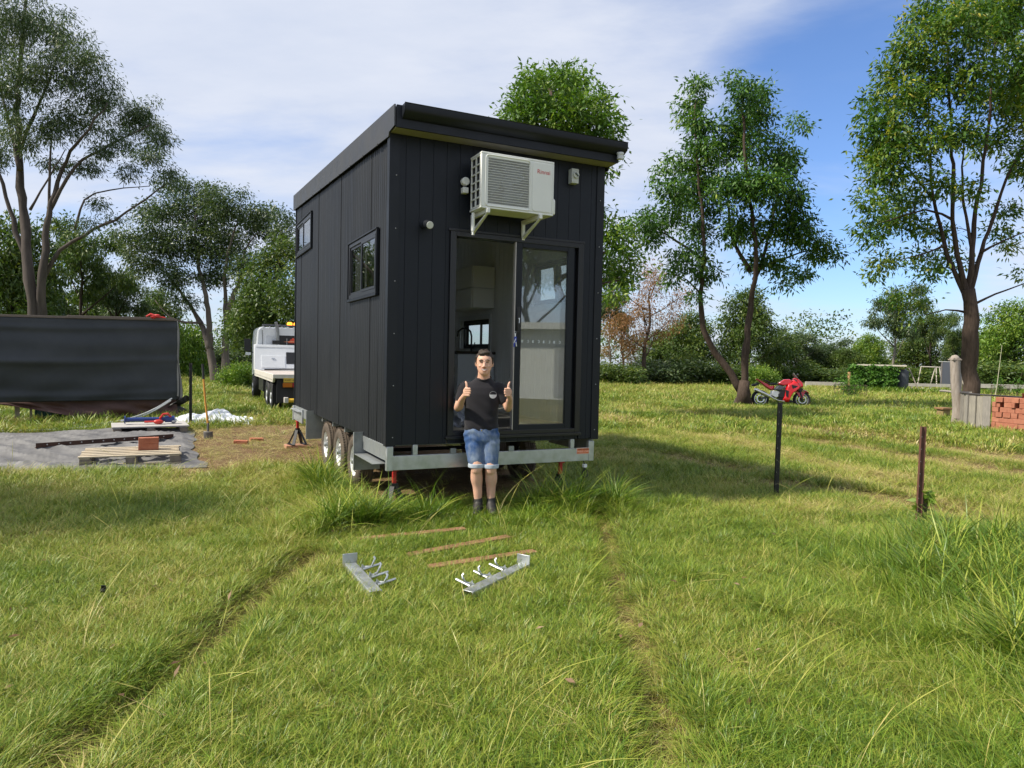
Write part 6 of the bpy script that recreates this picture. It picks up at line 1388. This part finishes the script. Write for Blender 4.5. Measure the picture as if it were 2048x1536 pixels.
def tree_core(limbs, blobs, leaf, seed, twig=.035, step=.35, sides=10):
    """limbs: (points, r0, r1); blobs: (centre, radii, clusters). Every leaf cluster hangs on its own twig grown from the nearest wood."""
    rg = np.random.RandomState(seed); T = MB(); nodes = []; rads = []
    for pts, r0, r1 in limbs:
        q = resample(pts, step); n = len(q); j = [v+Vector(rg.randn(3)*min(.03, r0*.18)) if 0 < i < n-1 else v for i, v in enumerate(q)]
        rr = [(r0+(r1-r0)*(i/(n-1))**.62)*(1+.06*rg.randn()) for i in range(n)]
        T.tube(j, rr, sides); nodes += [tuple(v) for v in j]; rads += rr
    C = []
    for c, r, k in blobs:
        d = rdir(rg, k); d *= (rg.rand(k)**.45)[:, None]; C.append(np.array(c)+d*np.array(r))
    C = np.concatenate(C); nodes = np.array(nodes); rads = np.array(rads)
    dd = np.sqrt(((C[:, None, :]-nodes[None])**2).sum(2)).min(1); C = C[np.argsort(dd)]
    NN = [nodes]; NR = [rads]; cur = nodes; cr_ = rads; pend = []; pr = []
    for i, c in enumerate(C):
        if pend and (len(pend) > 60): cur = np.concatenate([cur, np.array(pend)]); cr_ = np.concatenate([cr_, np.array(pr)]); pend = []; pr = []
        pen = np.where(cur[:, 2] > c[2]+.2, 1.6, 1.0); d2 = ((cur-c)**2).sum(1)*pen; k = int(d2.argmin()); p0 = cur[k]; L = math.sqrt(((p0-c)**2).sum())
        r0 = min(cr_[k]*.6, max(.008, twig*(.35+.25*L)))
        m = (p0+c)/2+np.array([0, 0, .10*L])+rg.randn(3)*.07*L; q1 = p0*.7+m*.3+rg.randn(3)*.03*L; q2 = c*.55+m*.45+rg.randn(3)*.03*L
        T.tube([p0, q1, m, q2, c], [r0, r0*.85, r0*.65, r0*.45, .004], 5, False)
        pend += [q1, m, q2]; pr += [r0*.85, r0*.65, r0*.45]
    nl = leaf['n']; n = len(C)*nl; cc = np.repeat(C, nl, 0); cv = np.repeat(rg.randn(len(C))*.16, nl)
    off = rg.randn(n, 3)*leaf['cr']*np.array([1, 1, leaf.get('flat', .75)]); P = cc+off
    D = off/(np.linalg.norm(off, axis=1)[:, None]+1e-6)*.7+rdir(rg, n)*.7+np.array([0, 0, -leaf.get('droop', .3)]); D /= np.linalg.norm(D, axis=1)[:, None]
    N = rdir(rg, n)*.7+np.array([0, 0, leaf.get('up', .7)]); L = leaf['l']*(.65+.7*rg.rand(n)); Wd = leaf['w']*(.7+.6*rg.rand(n))
    return T, (P, D, N, L, Wd, np.clip(.45+cv+rg.randn(n)*.17, 0, 1))
def make_tree(name, label, base, limbs, blobs, leaf, seed, bk, lm, group=None, twig=.035, step=.35, sides=10):
    t = thing(name, label, 'tree', base, 0, group); b = Vector(base)
    limbs = [([Vector(p)-b for p in pts], r0, r1) for pts, r0, r1 in limbs]; blobs = [(tuple(Vector(c)-b), r, k) for c, r, k in blobs]
    T, lv = tree_core(limbs, blobs, leaf, seed, twig, step, sides); T.build('trunk', bk, t, ang=180)
    o = bpy.data.objects.new('crown', leaves_mesh('crown', *lv, lm)); COL.objects.link(o); o.parent = t; return t
def pxtree(name, label, Y, base_px, limbs, blobs, leaf, seed, bk, lm, dens=1.0, cl_px=13, twig=.035, depth=.85):
    """limbs and crown lobes measured on the photograph, set out at the tree's own distance with depth of their own"""
    rg = np.random.RandomState(seed+100); bx = at(base_px, 760, Y); bz = gzf(bx.x, Y); base = Vector((bx.x, Y, bz-.05)); s = Y/FPX
    LM = []
    for pts, r0, r1 in limbs:
        dy = rg.uniform(-1, 1)*.012; q = []
        for i, p in enumerate(pts):
            d = (rg.uniform(-.5, .5)*.02+dy)*i*Y*.35 if len(p) < 3 else p[2]
            q.append(at(p[0], p[1], Y+d))
        LM.append((q, r0, r1))
    LM[0][0][0] = base.copy()
    BL = []
    for b in blobs:
        px, py, rx, ry = b[:4]; d = b[4] if len(b) > 4 else rg.uniform(-1, 1)*depth*1.9; k = max(2, int(dens*math.pi*rx*ry/(cl_px**2*2.0)))
        BL.append((tuple(at(px, py, Y+d)), (rx*s, (rx+ry)/2*s*depth, ry*s), k))
    return make_tree(name, label, base, LM, BL, leaf, seed, bk, lm, twig=twig)

# tall gum, left
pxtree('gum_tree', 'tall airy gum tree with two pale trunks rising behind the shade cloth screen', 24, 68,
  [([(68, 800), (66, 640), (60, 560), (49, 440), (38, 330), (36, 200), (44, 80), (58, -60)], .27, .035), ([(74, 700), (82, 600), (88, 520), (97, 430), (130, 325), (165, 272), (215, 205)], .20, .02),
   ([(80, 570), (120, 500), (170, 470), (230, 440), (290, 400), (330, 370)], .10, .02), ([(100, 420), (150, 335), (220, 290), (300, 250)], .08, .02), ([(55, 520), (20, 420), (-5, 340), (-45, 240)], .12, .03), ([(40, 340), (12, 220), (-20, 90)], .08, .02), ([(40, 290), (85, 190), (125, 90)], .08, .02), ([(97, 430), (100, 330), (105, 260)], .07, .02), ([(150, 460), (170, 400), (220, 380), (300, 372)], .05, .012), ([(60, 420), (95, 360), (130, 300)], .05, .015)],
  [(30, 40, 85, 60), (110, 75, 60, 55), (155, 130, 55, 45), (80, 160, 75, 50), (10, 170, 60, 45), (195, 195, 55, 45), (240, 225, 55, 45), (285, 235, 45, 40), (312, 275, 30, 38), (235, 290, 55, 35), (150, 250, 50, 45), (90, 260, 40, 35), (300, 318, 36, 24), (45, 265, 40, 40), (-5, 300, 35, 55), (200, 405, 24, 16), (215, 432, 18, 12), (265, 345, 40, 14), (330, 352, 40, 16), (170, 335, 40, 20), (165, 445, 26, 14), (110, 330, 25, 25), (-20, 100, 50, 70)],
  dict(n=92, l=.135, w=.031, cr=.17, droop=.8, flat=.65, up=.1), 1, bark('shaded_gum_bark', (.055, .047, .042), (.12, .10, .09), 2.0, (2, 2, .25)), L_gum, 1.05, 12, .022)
# dense gum, centre left
pxtree('gum_tree', 'dense dark gum tree with forked trunks between the screen and the truck', 38, 432,
  [([(427, 775), (420, 700), (402, 645), (372, 600), (340, 555)], .30, .05), ([(420, 700), (416, 620), (400, 540), (390, 460), (395, 410)], .22, .03), ([(448, 772), (452, 690), (455, 625), (482, 560), (525, 525), (565, 500)], .28, .04), ([(454, 640), (450, 540), (470, 460), (482, 415)], .16, .03), ([(402, 645), (350, 640), (310, 600)], .09, .02), ([(482, 560), (490, 500), (520, 460)], .12, .02)],
  [(400, 400, 62, 36), (455, 412, 55, 42), (505, 425, 45, 36), (350, 418, 45, 38), (325, 470, 55, 36), (278, 478, 36, 42), (300, 525, 52, 32), (380, 490, 68, 42), (450, 490, 66, 46), (520, 465, 42, 36), (572, 450, 36, 30), (572, 495, 30, 18), (345, 552, 58, 26), (430, 550, 48, 30), (482, 525, 42, 30), (415, 450, 60, 40), (360, 600, 40, 16), (345, 368, 35, 22), (300, 420, 28, 26)],
  dict(n=105, l=.175, w=.062, cr=.27, droop=.5, flat=.65), 2, B_gum, L_gum, 1.0, 11, .03)
# bushy tree behind the truck
pxtree('bushy_tree', 'dark bushy tree overhanging the white truck', 31, 548,
  [([(548, 775), (546, 690), (550, 600), (560, 520)], .2, .04), ([(547, 690), (520, 640), (500, 600)], .1, .03), ([(549, 640), (585, 600), (620, 560)], .1, .03)],
  [(540, 555, 48, 50), (565, 505, 40, 28), (580, 590, 35, 55), (512, 600, 36, 46), (500, 655, 34, 42), (540, 645, 48, 46), (482, 625, 24, 26), (578, 680, 30, 40), (468, 668, 18, 34), (620, 560, 40, 50), (620, 640, 40, 50), (545, 520, 30, 25), (505, 560, 20, 25)],
  dict(n=66, l=.18, w=.065, cr=.27, droop=.3), 3, B_dark, L_mid, 1.2, 11, .03)
# tree behind the house
pxtree('broadleaf_tree', 'bright broadleaf tree rising behind the black house roof', 20, 1120,
  [([(1120, 815), (1118, 600), (1112, 420), (1105, 280), (1100, 180)], .24, .04), ([(1115, 520), (1160, 420), (1190, 300), (1195, 230)], .13, .03), ([(1116, 560), (1180, 520), (1230, 500), (1260, 520)], .09, .02), ([(1112, 420), (1070, 320), (1050, 230)], .11, .03), ([(1117, 600), (1190, 570), (1240, 560)], .07, .02)],
  [(1080, 188, 58, 40), (1138, 178, 50, 38), (1188, 208, 32, 36), (1048, 218, 48, 30), (1100, 240, 78, 36), (1170, 250, 58, 36), (1213, 275, 22, 30), (1128, 152, 30, 16), (1072, 152, 24, 15), (1214, 345, 14, 16), (1222, 455, 22, 24), (1236, 490, 30, 26), (1258, 522, 28, 18), (1240, 555, 30, 22), (1214, 540, 24, 38), (1224, 590, 18, 16), (1100, 330, 80, 55), (1130, 420, 75, 55), (1060, 400, 60, 50), (1150, 350, 40, 40), (1150, 470, 35, 45)],
  dict(n=66, l=.16, w=.058, cr=.19, droop=.35), 4, B_brown, leafmat('fresh_leaf', [(0, (0.041, 0.101, 0.016)), (.5, (0.101, 0.195, 0.022)), (1, (0.273, 0.350, 0.047))], .28, .5, .35), 1.15, 12, .03)
# twin trunk tree by the motorbike
pxtree('broadleaf_tree', 'twin trunk broadleaf tree standing beside the red motorcycle', 27.5, 1487,
  [([(1487, 822), (1487, 806), (1488, 788), (1489, 762)], .44, .20), ([(1488, 800), (1489, 755), (1493, 680), (1500, 620), (1509, 560), (1510, 480), (1500, 400), (1490, 300), (1485, 190)], .185, .03), ([(1484, 785), (1462, 745), (1428, 705), (1406, 655), (1402, 590), (1408, 520), (1405, 440), (1395, 330), (1390, 210)], .17, .025), ([(1508, 560), (1530, 500), (1548, 430), (1560, 350)], .10, .02), ([(1502, 545), (1470, 490), (1458, 430), (1452, 320)], .10, .02), ([(1510, 540), (1560, 520), (1620, 500), (1665, 498)], .08, .015), ([(1406, 520), (1352, 482), (1300, 452), (1270, 448)], .07, .012), ([(1509, 500), (1560, 440), (1600, 400)], .07, .015), ([(1403, 590), (1375, 560), (1350, 548)], .05, .012)],
  [(1394, 170, 26, 20), (1384, 212, 30, 30), (1395, 262, 40, 32), (1412, 300, 38, 28), (1482, 158, 20, 20), (1490, 198, 38, 30), (1510, 240, 44, 36), (1482, 260, 40, 36), (1455, 300, 44, 36), (1530, 300, 52, 38), (1575, 330, 32, 28), (1592, 244, 18, 10), (1612, 248, 12, 10), (1385, 340, 58, 36), (1325, 345, 18, 18), (1340, 380, 38, 30), (1400, 395, 52, 36), (1470, 375, 52, 46), (1540, 375, 58, 46), (1592, 395, 32, 42), (1345, 428, 46, 26), (1290, 445, 42, 18), (1262, 455, 14, 12), (1312, 475, 28, 22), (1400, 462, 42, 30), (1480, 460, 48, 36), (1560, 460, 56, 36), (1612, 465, 36, 32), (1640, 500, 38, 22), (1668, 508, 16, 16), (1540, 525, 48, 26), (1600, 545, 36, 16), (1578, 568, 26, 10), (1380, 525, 42, 30), (1345, 550, 22, 20), (1420, 545, 32, 20), (1390, 590, 20, 9), (1520, 190, 20, 20)],
  dict(n=66, l=.19, w=.070, cr=.20, droop=.55), 5, B_brown, L_big, 1.08, 12, .03)
# tall tree on the right
pxtree('broadleaf_tree', 'tall broadleaf tree with a thick bare lower trunk behind the plank wall', 24, 1942,
  [([(1943, 812), (1941, 720), (1939, 640), (1936, 580)], .30, .23), ([(1936, 600), (1906, 540), (1886, 480), (1868, 400), (1860, 300), (1855, 190)], .10, .02), ([(1935, 590), (1918, 530), (1906, 440), (1905, 330), (1900, 200), (1890, 50)], .11, .02), ([(1937, 590), (1945, 500), (1952, 420), (1966, 340), (1980, 220), (1992, 70)], .11, .02), ([(1939, 590), (1962, 505), (1986, 440), (2012, 360), (2050, 290), (2095, 210)], .10, .02), ([(1941, 612), (1975, 596), (2012, 580), (2065, 562)], .055, .015), ([(1933, 625), (1892, 620), (1840, 632)], .045, .012), ([(1868, 400), (1820, 340), (1780, 300)], .06, .015), ([(1906, 440), (1850, 420), (1780, 440), (1735, 455)], .05, .012), ([(1945, 500), (1925, 380), (1930, 250)], .07, .02), ([(1890, 490), (1840, 510), (1780, 525)], .045, .012), ([(1962, 505), (2010, 480), (2060, 460)], .05, .015)],
  [(1870, 35, 58, 46), (1830, 85, 44, 42), (1800, 130, 38, 38), (1770, 190, 38, 38), (1752, 250, 34, 42), (1742, 310, 28, 38), (1782, 270, 48, 46), (1822, 200, 48, 46), (1870, 145, 58, 46), (1930, 55, 58, 46), (1990, 50, 58, 56), (2035, 110, 40, 58), (1940, 165, 58, 42), (2000, 190, 58, 46), (2045, 230, 40, 48), (1762, 358, 36, 32), (1790, 325, 44, 38), (1850, 270, 48, 42), (1910, 250, 48, 36), (1972, 282, 42, 32), (2042, 325, 32, 32), (1742, 408, 28, 26), (1800, 395, 46, 30), (1870, 365, 42, 30), (1780, 448, 42, 24), (1716, 460, 20, 15), (1750, 480, 28, 16), (1832, 446, 36, 24), (1880, 460, 36, 20), (1950, 385, 26, 20), (2022, 425, 28, 20), (1770, 518, 32, 20), (1756, 548, 22, 15), (1832, 518, 28, 16), (1900, 518, 38, 20), (1862, 545, 32, 13), (2030, 498, 24, 15), (1992, 468, 26, 16), (1800, 600, 38, 15), (1850, 590, 18, 11), (1815, 622, 18, 13), (2042, 545, 20, 10), (1960, 15, 60, 40), (2020, 20, 50, 50), (2080, 150, 40, 90), (2085, 320, 30, 60)],
  dict(n=52, l=.185, w=.068, cr=.195, droop=.4), 6, B_brown, leafmat('sunlit_glossy_leaf', [(0, (0.029, 0.081, 0.012)), (.45, (0.073, 0.159, 0.020)), (.8, (0.210, 0.269, 0.031)), (1, (0.400, 0.357, 0.047))], .26, .5, .35), 1.0, 12, .03)

# background trees: a few kinds, each set out on its own
def proto(kind, seed):
    rg = np.random.RandomState(seed); limbs = []; blobs = []
    if kind == 'gum':        # tall open gum, layered
        tp = [(0, 0, 0), (.15, 0, 1.6), (-.1, .1, 3.2), (.1, 0, 4.8)]; limbs.append((tp, .22, .06)); bz = 3.0
        for k in range(7):
            a = k*2.4+rg.rand(); z = 2.0+.45*k; r = 1.2+1.5*rg.rand(); h = z+1.3+1.2*rg.rand(); e = (r*math.cos(a), r*math.sin(a), h); limbs.append(([(0, 0, z), (r*.5*math.cos(a), r*.5*math.sin(a), z+(h-z)*.45), e], .07, .02)); blobs.append((e, (1.1, 1.1, .55), 22))
        blobs += [((.1, 0, 5.6), (1.3, 1.3, .7), 30), ((-.7, .3, 4.9), (1.1, 1.1, .6), 20), ((.9, -.3, 4.7), (1.0, 1.0, .6), 20)]; lf = dict(n=44, l=.24, w=.08, cr=.24, droop=.5, flat=.55); tw = .03
    elif kind == 'round':    # dense rounded crown down to low boughs
        limbs.append(([(0, 0, 0), (.1, 0, 1.5), (0, .1, 3.2), (.1, 0, 4.6)], .24, .05))
        for k in range(9):
            a = k*2.4+rg.rand(); z = .9+.38*k; r = 1.4+.9*rg.rand()-.12*k; h = z+.9; e = (r*math.cos(a), r*math.sin(a), h); limbs.append(([(0, 0, z), (r*.5*math.cos(a), r*.5*math.sin(a), z+.55), e], .06, .02)); blobs.append((e, (1.15, 1.15, .9), 26))
        blobs += [((0, 0, 5.2), (1.2, 1.2, .9), 30), ((0, 0, 3.6), (1.6, 1.6, 1.2), 36)]; lf = dict(n=42, l=.24, w=.09, cr=.26, droop=.4, flat=.7); tw = .03
    elif kind == 'dead':
        limbs.append(([(0, 0, 0), (-.1, 0, 1.8), (.2, .1, 3.4), (.1, 0, 5.2)], .16, .03))
        for k in range(8):
            a = k*2.4+rg.rand(); z = 1.6+.42*k; r = 1.0+1.1*rg.rand(); h = z+1.0+.6*rg.rand(); e = (r*math.cos(a), r*math.sin(a)*.8, h); limbs.append(([(0, 0, z), (r*.5*math.cos(a), r*.5*math.sin(a)*.8, z+.5), e], .05, .012)); blobs.append((e, (.75, .75, .6), 18))
        blobs += [((.1, 0, 5.4), (.7, .7, .5), 16), ((-.9, 0, 2.6), (.7, .7, .7), 22)]; lf = dict(n=30, l=.19, w=.040, cr=.22, droop=.5, flat=.9); tw = .03
    else:                    # shrub
        for k in range(6):
            a = k*1.1+rg.rand(); r = .7+.5*rg.rand(); e = (r*math.cos(a), r*math.sin(a), 1.0+.7*rg.rand()); limbs.append(([(.1*math.cos(a), .1*math.sin(a), 0), (r*.5*math.cos(a), r*.5*math.sin(a), .6), e], .05, .015)); blobs.append((e, (.75, .75, .65), 18)); blobs.append(((e[0]*.9, e[1]*.9, .5), (.6, .6, .45), 12))
        blobs.append(((0, 0, 1.4), (.8, .8, .6), 18)); lf = dict(n=36, l=.19, w=.075, cr=.21, droop=.2, flat=.8); tw = .02
    T, lv = tree_core(limbs, blobs, lf, seed, tw, .5, 7); return T, lv, {'gum': 6.4, 'round': 6.2, 'dead': 5.9, 'shrub': 2.0}[kind], {'gum': 3.3, 'round': 3.0, 'dead': 2.4, 'shrub': 1.6}[kind]
PROTO = {}
def bg(kind, var, px, Y, top, wpx, bk, lm, label, group, rz=0, name=None, base=None):
    """one tree: px centre, distance, top line and crown width in the photograph"""
    key = (kind, var)
    if key not in PROTO:
        T, lv, h, w = proto(kind, 200+var*13+len(kind)); PROTO[key] = (T, lv, h, w, {})
    T, lv, h, w, cache = PROTO[key]; mk = (bk.name, lm.name)
    if mk not in cache:
        me = leaves_mesh('crown', *lv, lm); cache[mk] = (T.mesh('trunk', bk, True, 180), me)
    p = put(px, Y); H_ = zpx(px, top, Y)-p.z; Wr = wpx/2*Y/FPX
    t = thing(name or {'gum': 'gum_tree', 'round': 'bushland_tree', 'dead': 'dead_tree', 'shrub': 'shrub'}[kind], label, 'shrub' if kind == 'shrub' else 'tree', (p.x, Y, p.z-.05), rz, group); t.scale = (Wr/w, Wr/w, H_/h)
    for nm, me in zip(('trunk', 'crown'), cache[mk]):
        o = bpy.data.objects.new(nm, me); COL.objects.link(o); o.parent = t
    return t
GL, GR = 'bushland trees on the left', 'bushland trees on the right'
bg('round', 0, 25, 36, 425, 240, B_dark, L_mid, 'dense dark green tree behind the tall gum at the left edge', GL, .3)
bg('gum', 0, 165, 42, 470, 190, B_dark, L_mid, 'layered dark tree right of the tall gum trunks', GL, 1.0)
bg('gum', 1, 235, 46, 545, 150, B_dark, L_gum, 'low layered tree above the middle of the shade cloth screen', GL, 2.0)
bg('round', 1, 95, 45, 540, 200, B_dark, L_gum, 'low dark tree filling in between the gum trunks above the screen', GL, 2.6)
bg('round', 1, 315, 50, 570, 130, B_dark, L_mid, 'small rounded tree above the red strap on the screen', GL, 4.0)
bg('shrub', 0, 375, 44, 655, 110, B_dark, L_sun, 'bright yellow green shrub between the screen and the gum trunks', GL, .5)
bg('shrub', 1, 345, 43, 690, 90, B_dark, L_sun, 'lower yellow green shrub just right of the screen', GL, 2.5)
bg('round', 0, 500, 52, 560, 140, B_dark, L_mid, 'olive tree far behind the gum trunks, left of the truck', GL, 5.0)
bg('shrub', 1, 480, 33, 728, 80, B_dark, L_sun, 'leafy bright green bush at the foot of the trees left of the truck', GL, 1.5)
bg('shrub', 0, 440, 50, 700, 120, B_dark, L_gum, 'dark undergrowth shrub behind the forked gum trunks', GL, 3.5)
bg('gum', 1, 1218, 52, 575, 80, B_pale, L_gum, 'slender pale tree just right of the house wall', GR, .4)
bg('dead', 0, 1290, 50, 552, 190, B_brown, L_dead, 'dead tree with orange brown leaves right of the house', GR, .2)
bg('dead', 1, 1245, 51, 625, 110, B_brown, L_dead, 'smaller orange browned tree beside the dead tree', GR, 2.2)
bg('round', 1, 1385, 55, 618, 150, B_dark, L_mid, 'olive green tree between the dead tree and the twin trunks', GR, 1.2)
bg('round', 0, 1498, 56, 572, 165, B_dark, L_mid, 'tall rounded tree directly behind the twin trunks', GR, 3.0)
bg('shrub', 0, 1235, 49, 730, 120, B_dark, L_mid, 'undergrowth shrub beside the right wall of the house', GR, 1)
bg('shrub', 1, 1335, 52, 722, 160, B_dark, L_gum, 'dark undergrowth shrub under the dead tree', GR, 2)
bg('shrub', 0, 1440, 52, 732, 150, B_dark, L_mid, 'undergrowth shrub behind the leaning left trunk', GR, 3)
bg('shrub', 1, 1525, 49, 735, 60, B_dark, L_sun, 'small bright green shrub just left of the motorcycle', GR, 4)
bg('gum', 0, 1592, 62, 668, 110, B_pale, L_gum, 'grey green tree above the motorcycle', GR, 1.1)
bg('gum', 1, 1648, 66, 690, 110, B_dark, L_gum, 'lower grey green tree between the motorcycle and the creeper shed', GR, 2.9)
bg('shrub', 0, 1590, 58, 736, 140, B_dark, L_mid, 'olive scrub behind the motorcycle', GR, 5)
bg('shrub', 1, 1665, 58, 738, 120, B_dark, L_mid, 'olive scrub left of the creeper shed', GR, 6)
bg('round', 1, 1738, 62, 664, 95, B_dark, L_sun, 'rounded green tree behind the creeper shed', GR, .8)
bg('gum', 0, 1785, 58, 592, 125, B_pale, L_gum, 'umbrella shaped gum with a pale trunk above the creeper shed', GR, 4.2)
bg('gum', 1, 1858, 60, 618, 95, B_dark, L_mid, 'slender gum above the swing set', GR, 5.5)
bg('gum', 0, 1905, 55, 655, 60, B_dark, L_mid, 'small dark tree left of the thick tall trunk', GR, 2.2)
bg('round', 0, 2030, 52, 598, 170, B_dark, L_sun, 'large yellow green tree at the right edge', GR, 1.9)
bg('round', 1, 1975, 56, 650, 110, B_dark, L_sun, 'yellow green tree just right of the thick tall trunk', GR, 3.3)
bg('shrub', 0, 1820, 57, 735, 140, B_dark, L_mid, 'scrub behind the swing set', GR, .3)
bg('shrub', 1, 1905, 57, 738, 120, B_dark, L_sun, 'scrub behind the grey panels', GR, 1.3)
bg('shrub', 0, 2010, 50, 728, 150, B_dark, L_mid, 'scrub behind the tall pale stake', GR, 2.3)
bg('round', 0, 1562, 60, 662, 125, B_dark, L_mid, 'olive tree rising just left above the motorcycle', GR, 2.4)
bg('round', 1, 1640, 64, 684, 140, B_dark, L_gum, 'dull green rounded tree in the gap right of the motorcycle', GR, 4.4)
bg('round', 0, 1692, 61, 694, 110, B_dark, L_mid, 'olive tree just left of the creeper shed roof', GR, .9)
bg('round', 1, 1832, 65, 655, 130, B_dark, L_mid, 'olive rounded tree behind the swing set', GR, 5.9)
bg('round', 0, 1925, 62, 668, 120, B_dark, L_gum, 'dull green tree behind the thick tall trunk', GR, 3.9)
bg('round', 1, 1335, 60, 655, 150, B_dark, L_mid, 'olive tree behind the dead orange tree', GR, 2.0)
bg('round', 0, 190, 52, 585, 170, B_dark, L_mid, 'dark rounded tree low behind the middle of the screen', GL, 1.7)
# far woodland that reads as one mass
rg = np.random.RandomState(77); n = 60000; X = rg.uniform(-75, 80, n); prof_ = 4.6+2.2*np.sin(X*.23)+1.6*np.sin(X*.61+1)+1.0*np.sin(X*1.7); Yw = 72+rg.rand(n)*10
P = np.stack([X, Yw, gz(X, Yw)+np.maximum(.3, prof_*rg.rand(n)**.7)], 1)
o = bpy.data.objects.new('distant_woodland', leaves_mesh('distant_woodland', P, rdir(rg, n), rdir(rg, n)+np.array([0, -.4, .5]), .24+.2*rg.rand(n), .12+.10*rg.rand(n), np.clip(.4+.25*np.sin(X*.9)+rg.randn(n)*.2, 0, 1), L_mid)); COL.objects.link(o); tag(o, 'distant mixed woodland along the horizon', 'woodland', kind='stuff')
# out of frame but seen: shade on the lawn at left, and what the glass door mirrors
def side_tree(x, y, h, w, kind, var, lm, label, rz):
    key = (kind, var); T, lv, hh, ww, cache = PROTO[key]; mk = (B_dark.name, lm.name)
    if mk not in cache: cache[mk] = (T.mesh('trunk', B_dark, True, 180), leaves_mesh('crown', *lv, lm))
    t = thing('gum_tree' if kind == 'gum' else 'bushland_tree', label, 'tree', (x, y, gzf(x, y)), rz, 'trees beside the lawn'); t.scale = (w/ww, w/ww, h/hh)
    for nm, me in zip(('trunk', 'crown'), cache[mk]):
        o = bpy.data.objects.new(nm, me); COL.objects.link(o); o.parent = t
side_tree(-12.2, 3.4, 9.0, 2.6, 'gum', 1, L_gum, 'tree left of the lawn whose dappled shade falls on the near left grass', .5)
side_tree(27, -6, 11, 5.5, 'gum', 0, L_mid, 'gum tree reflected in the glass door', 1.7)
side_tree(22, -9, 9, 4, 'gum', 1, L_mid, 'second gum tree reflected in the glass door', .7)
ph = thing('pale_house', 'pale weatherboard house reflected in the glass door', 'house', (17.5, -1.2, 0), R_(-116))
MB().box(-4, 4, 0, 6, 0, 2.7).build('wall', mat('cream_board', (.58, .58, .55), .7), ph); MB().box(-4.4, 4.4, -.5, 6.4, 2.7, 2.95).build('roof', mat('pale_metal_roof', (.5, .5, .48), .5), ph)
for x in (-2.4, -.4): MB().box(x-.45, x+.45, -.03, .0, 1.0, 2.1).build('window', M_frame, ph)
MB().box(1.5, 2.4, -.03, 0, .1, 2.1).build('door', mat('grey_door', (.3, .3, .3), .5), ph)
scatter_grass()
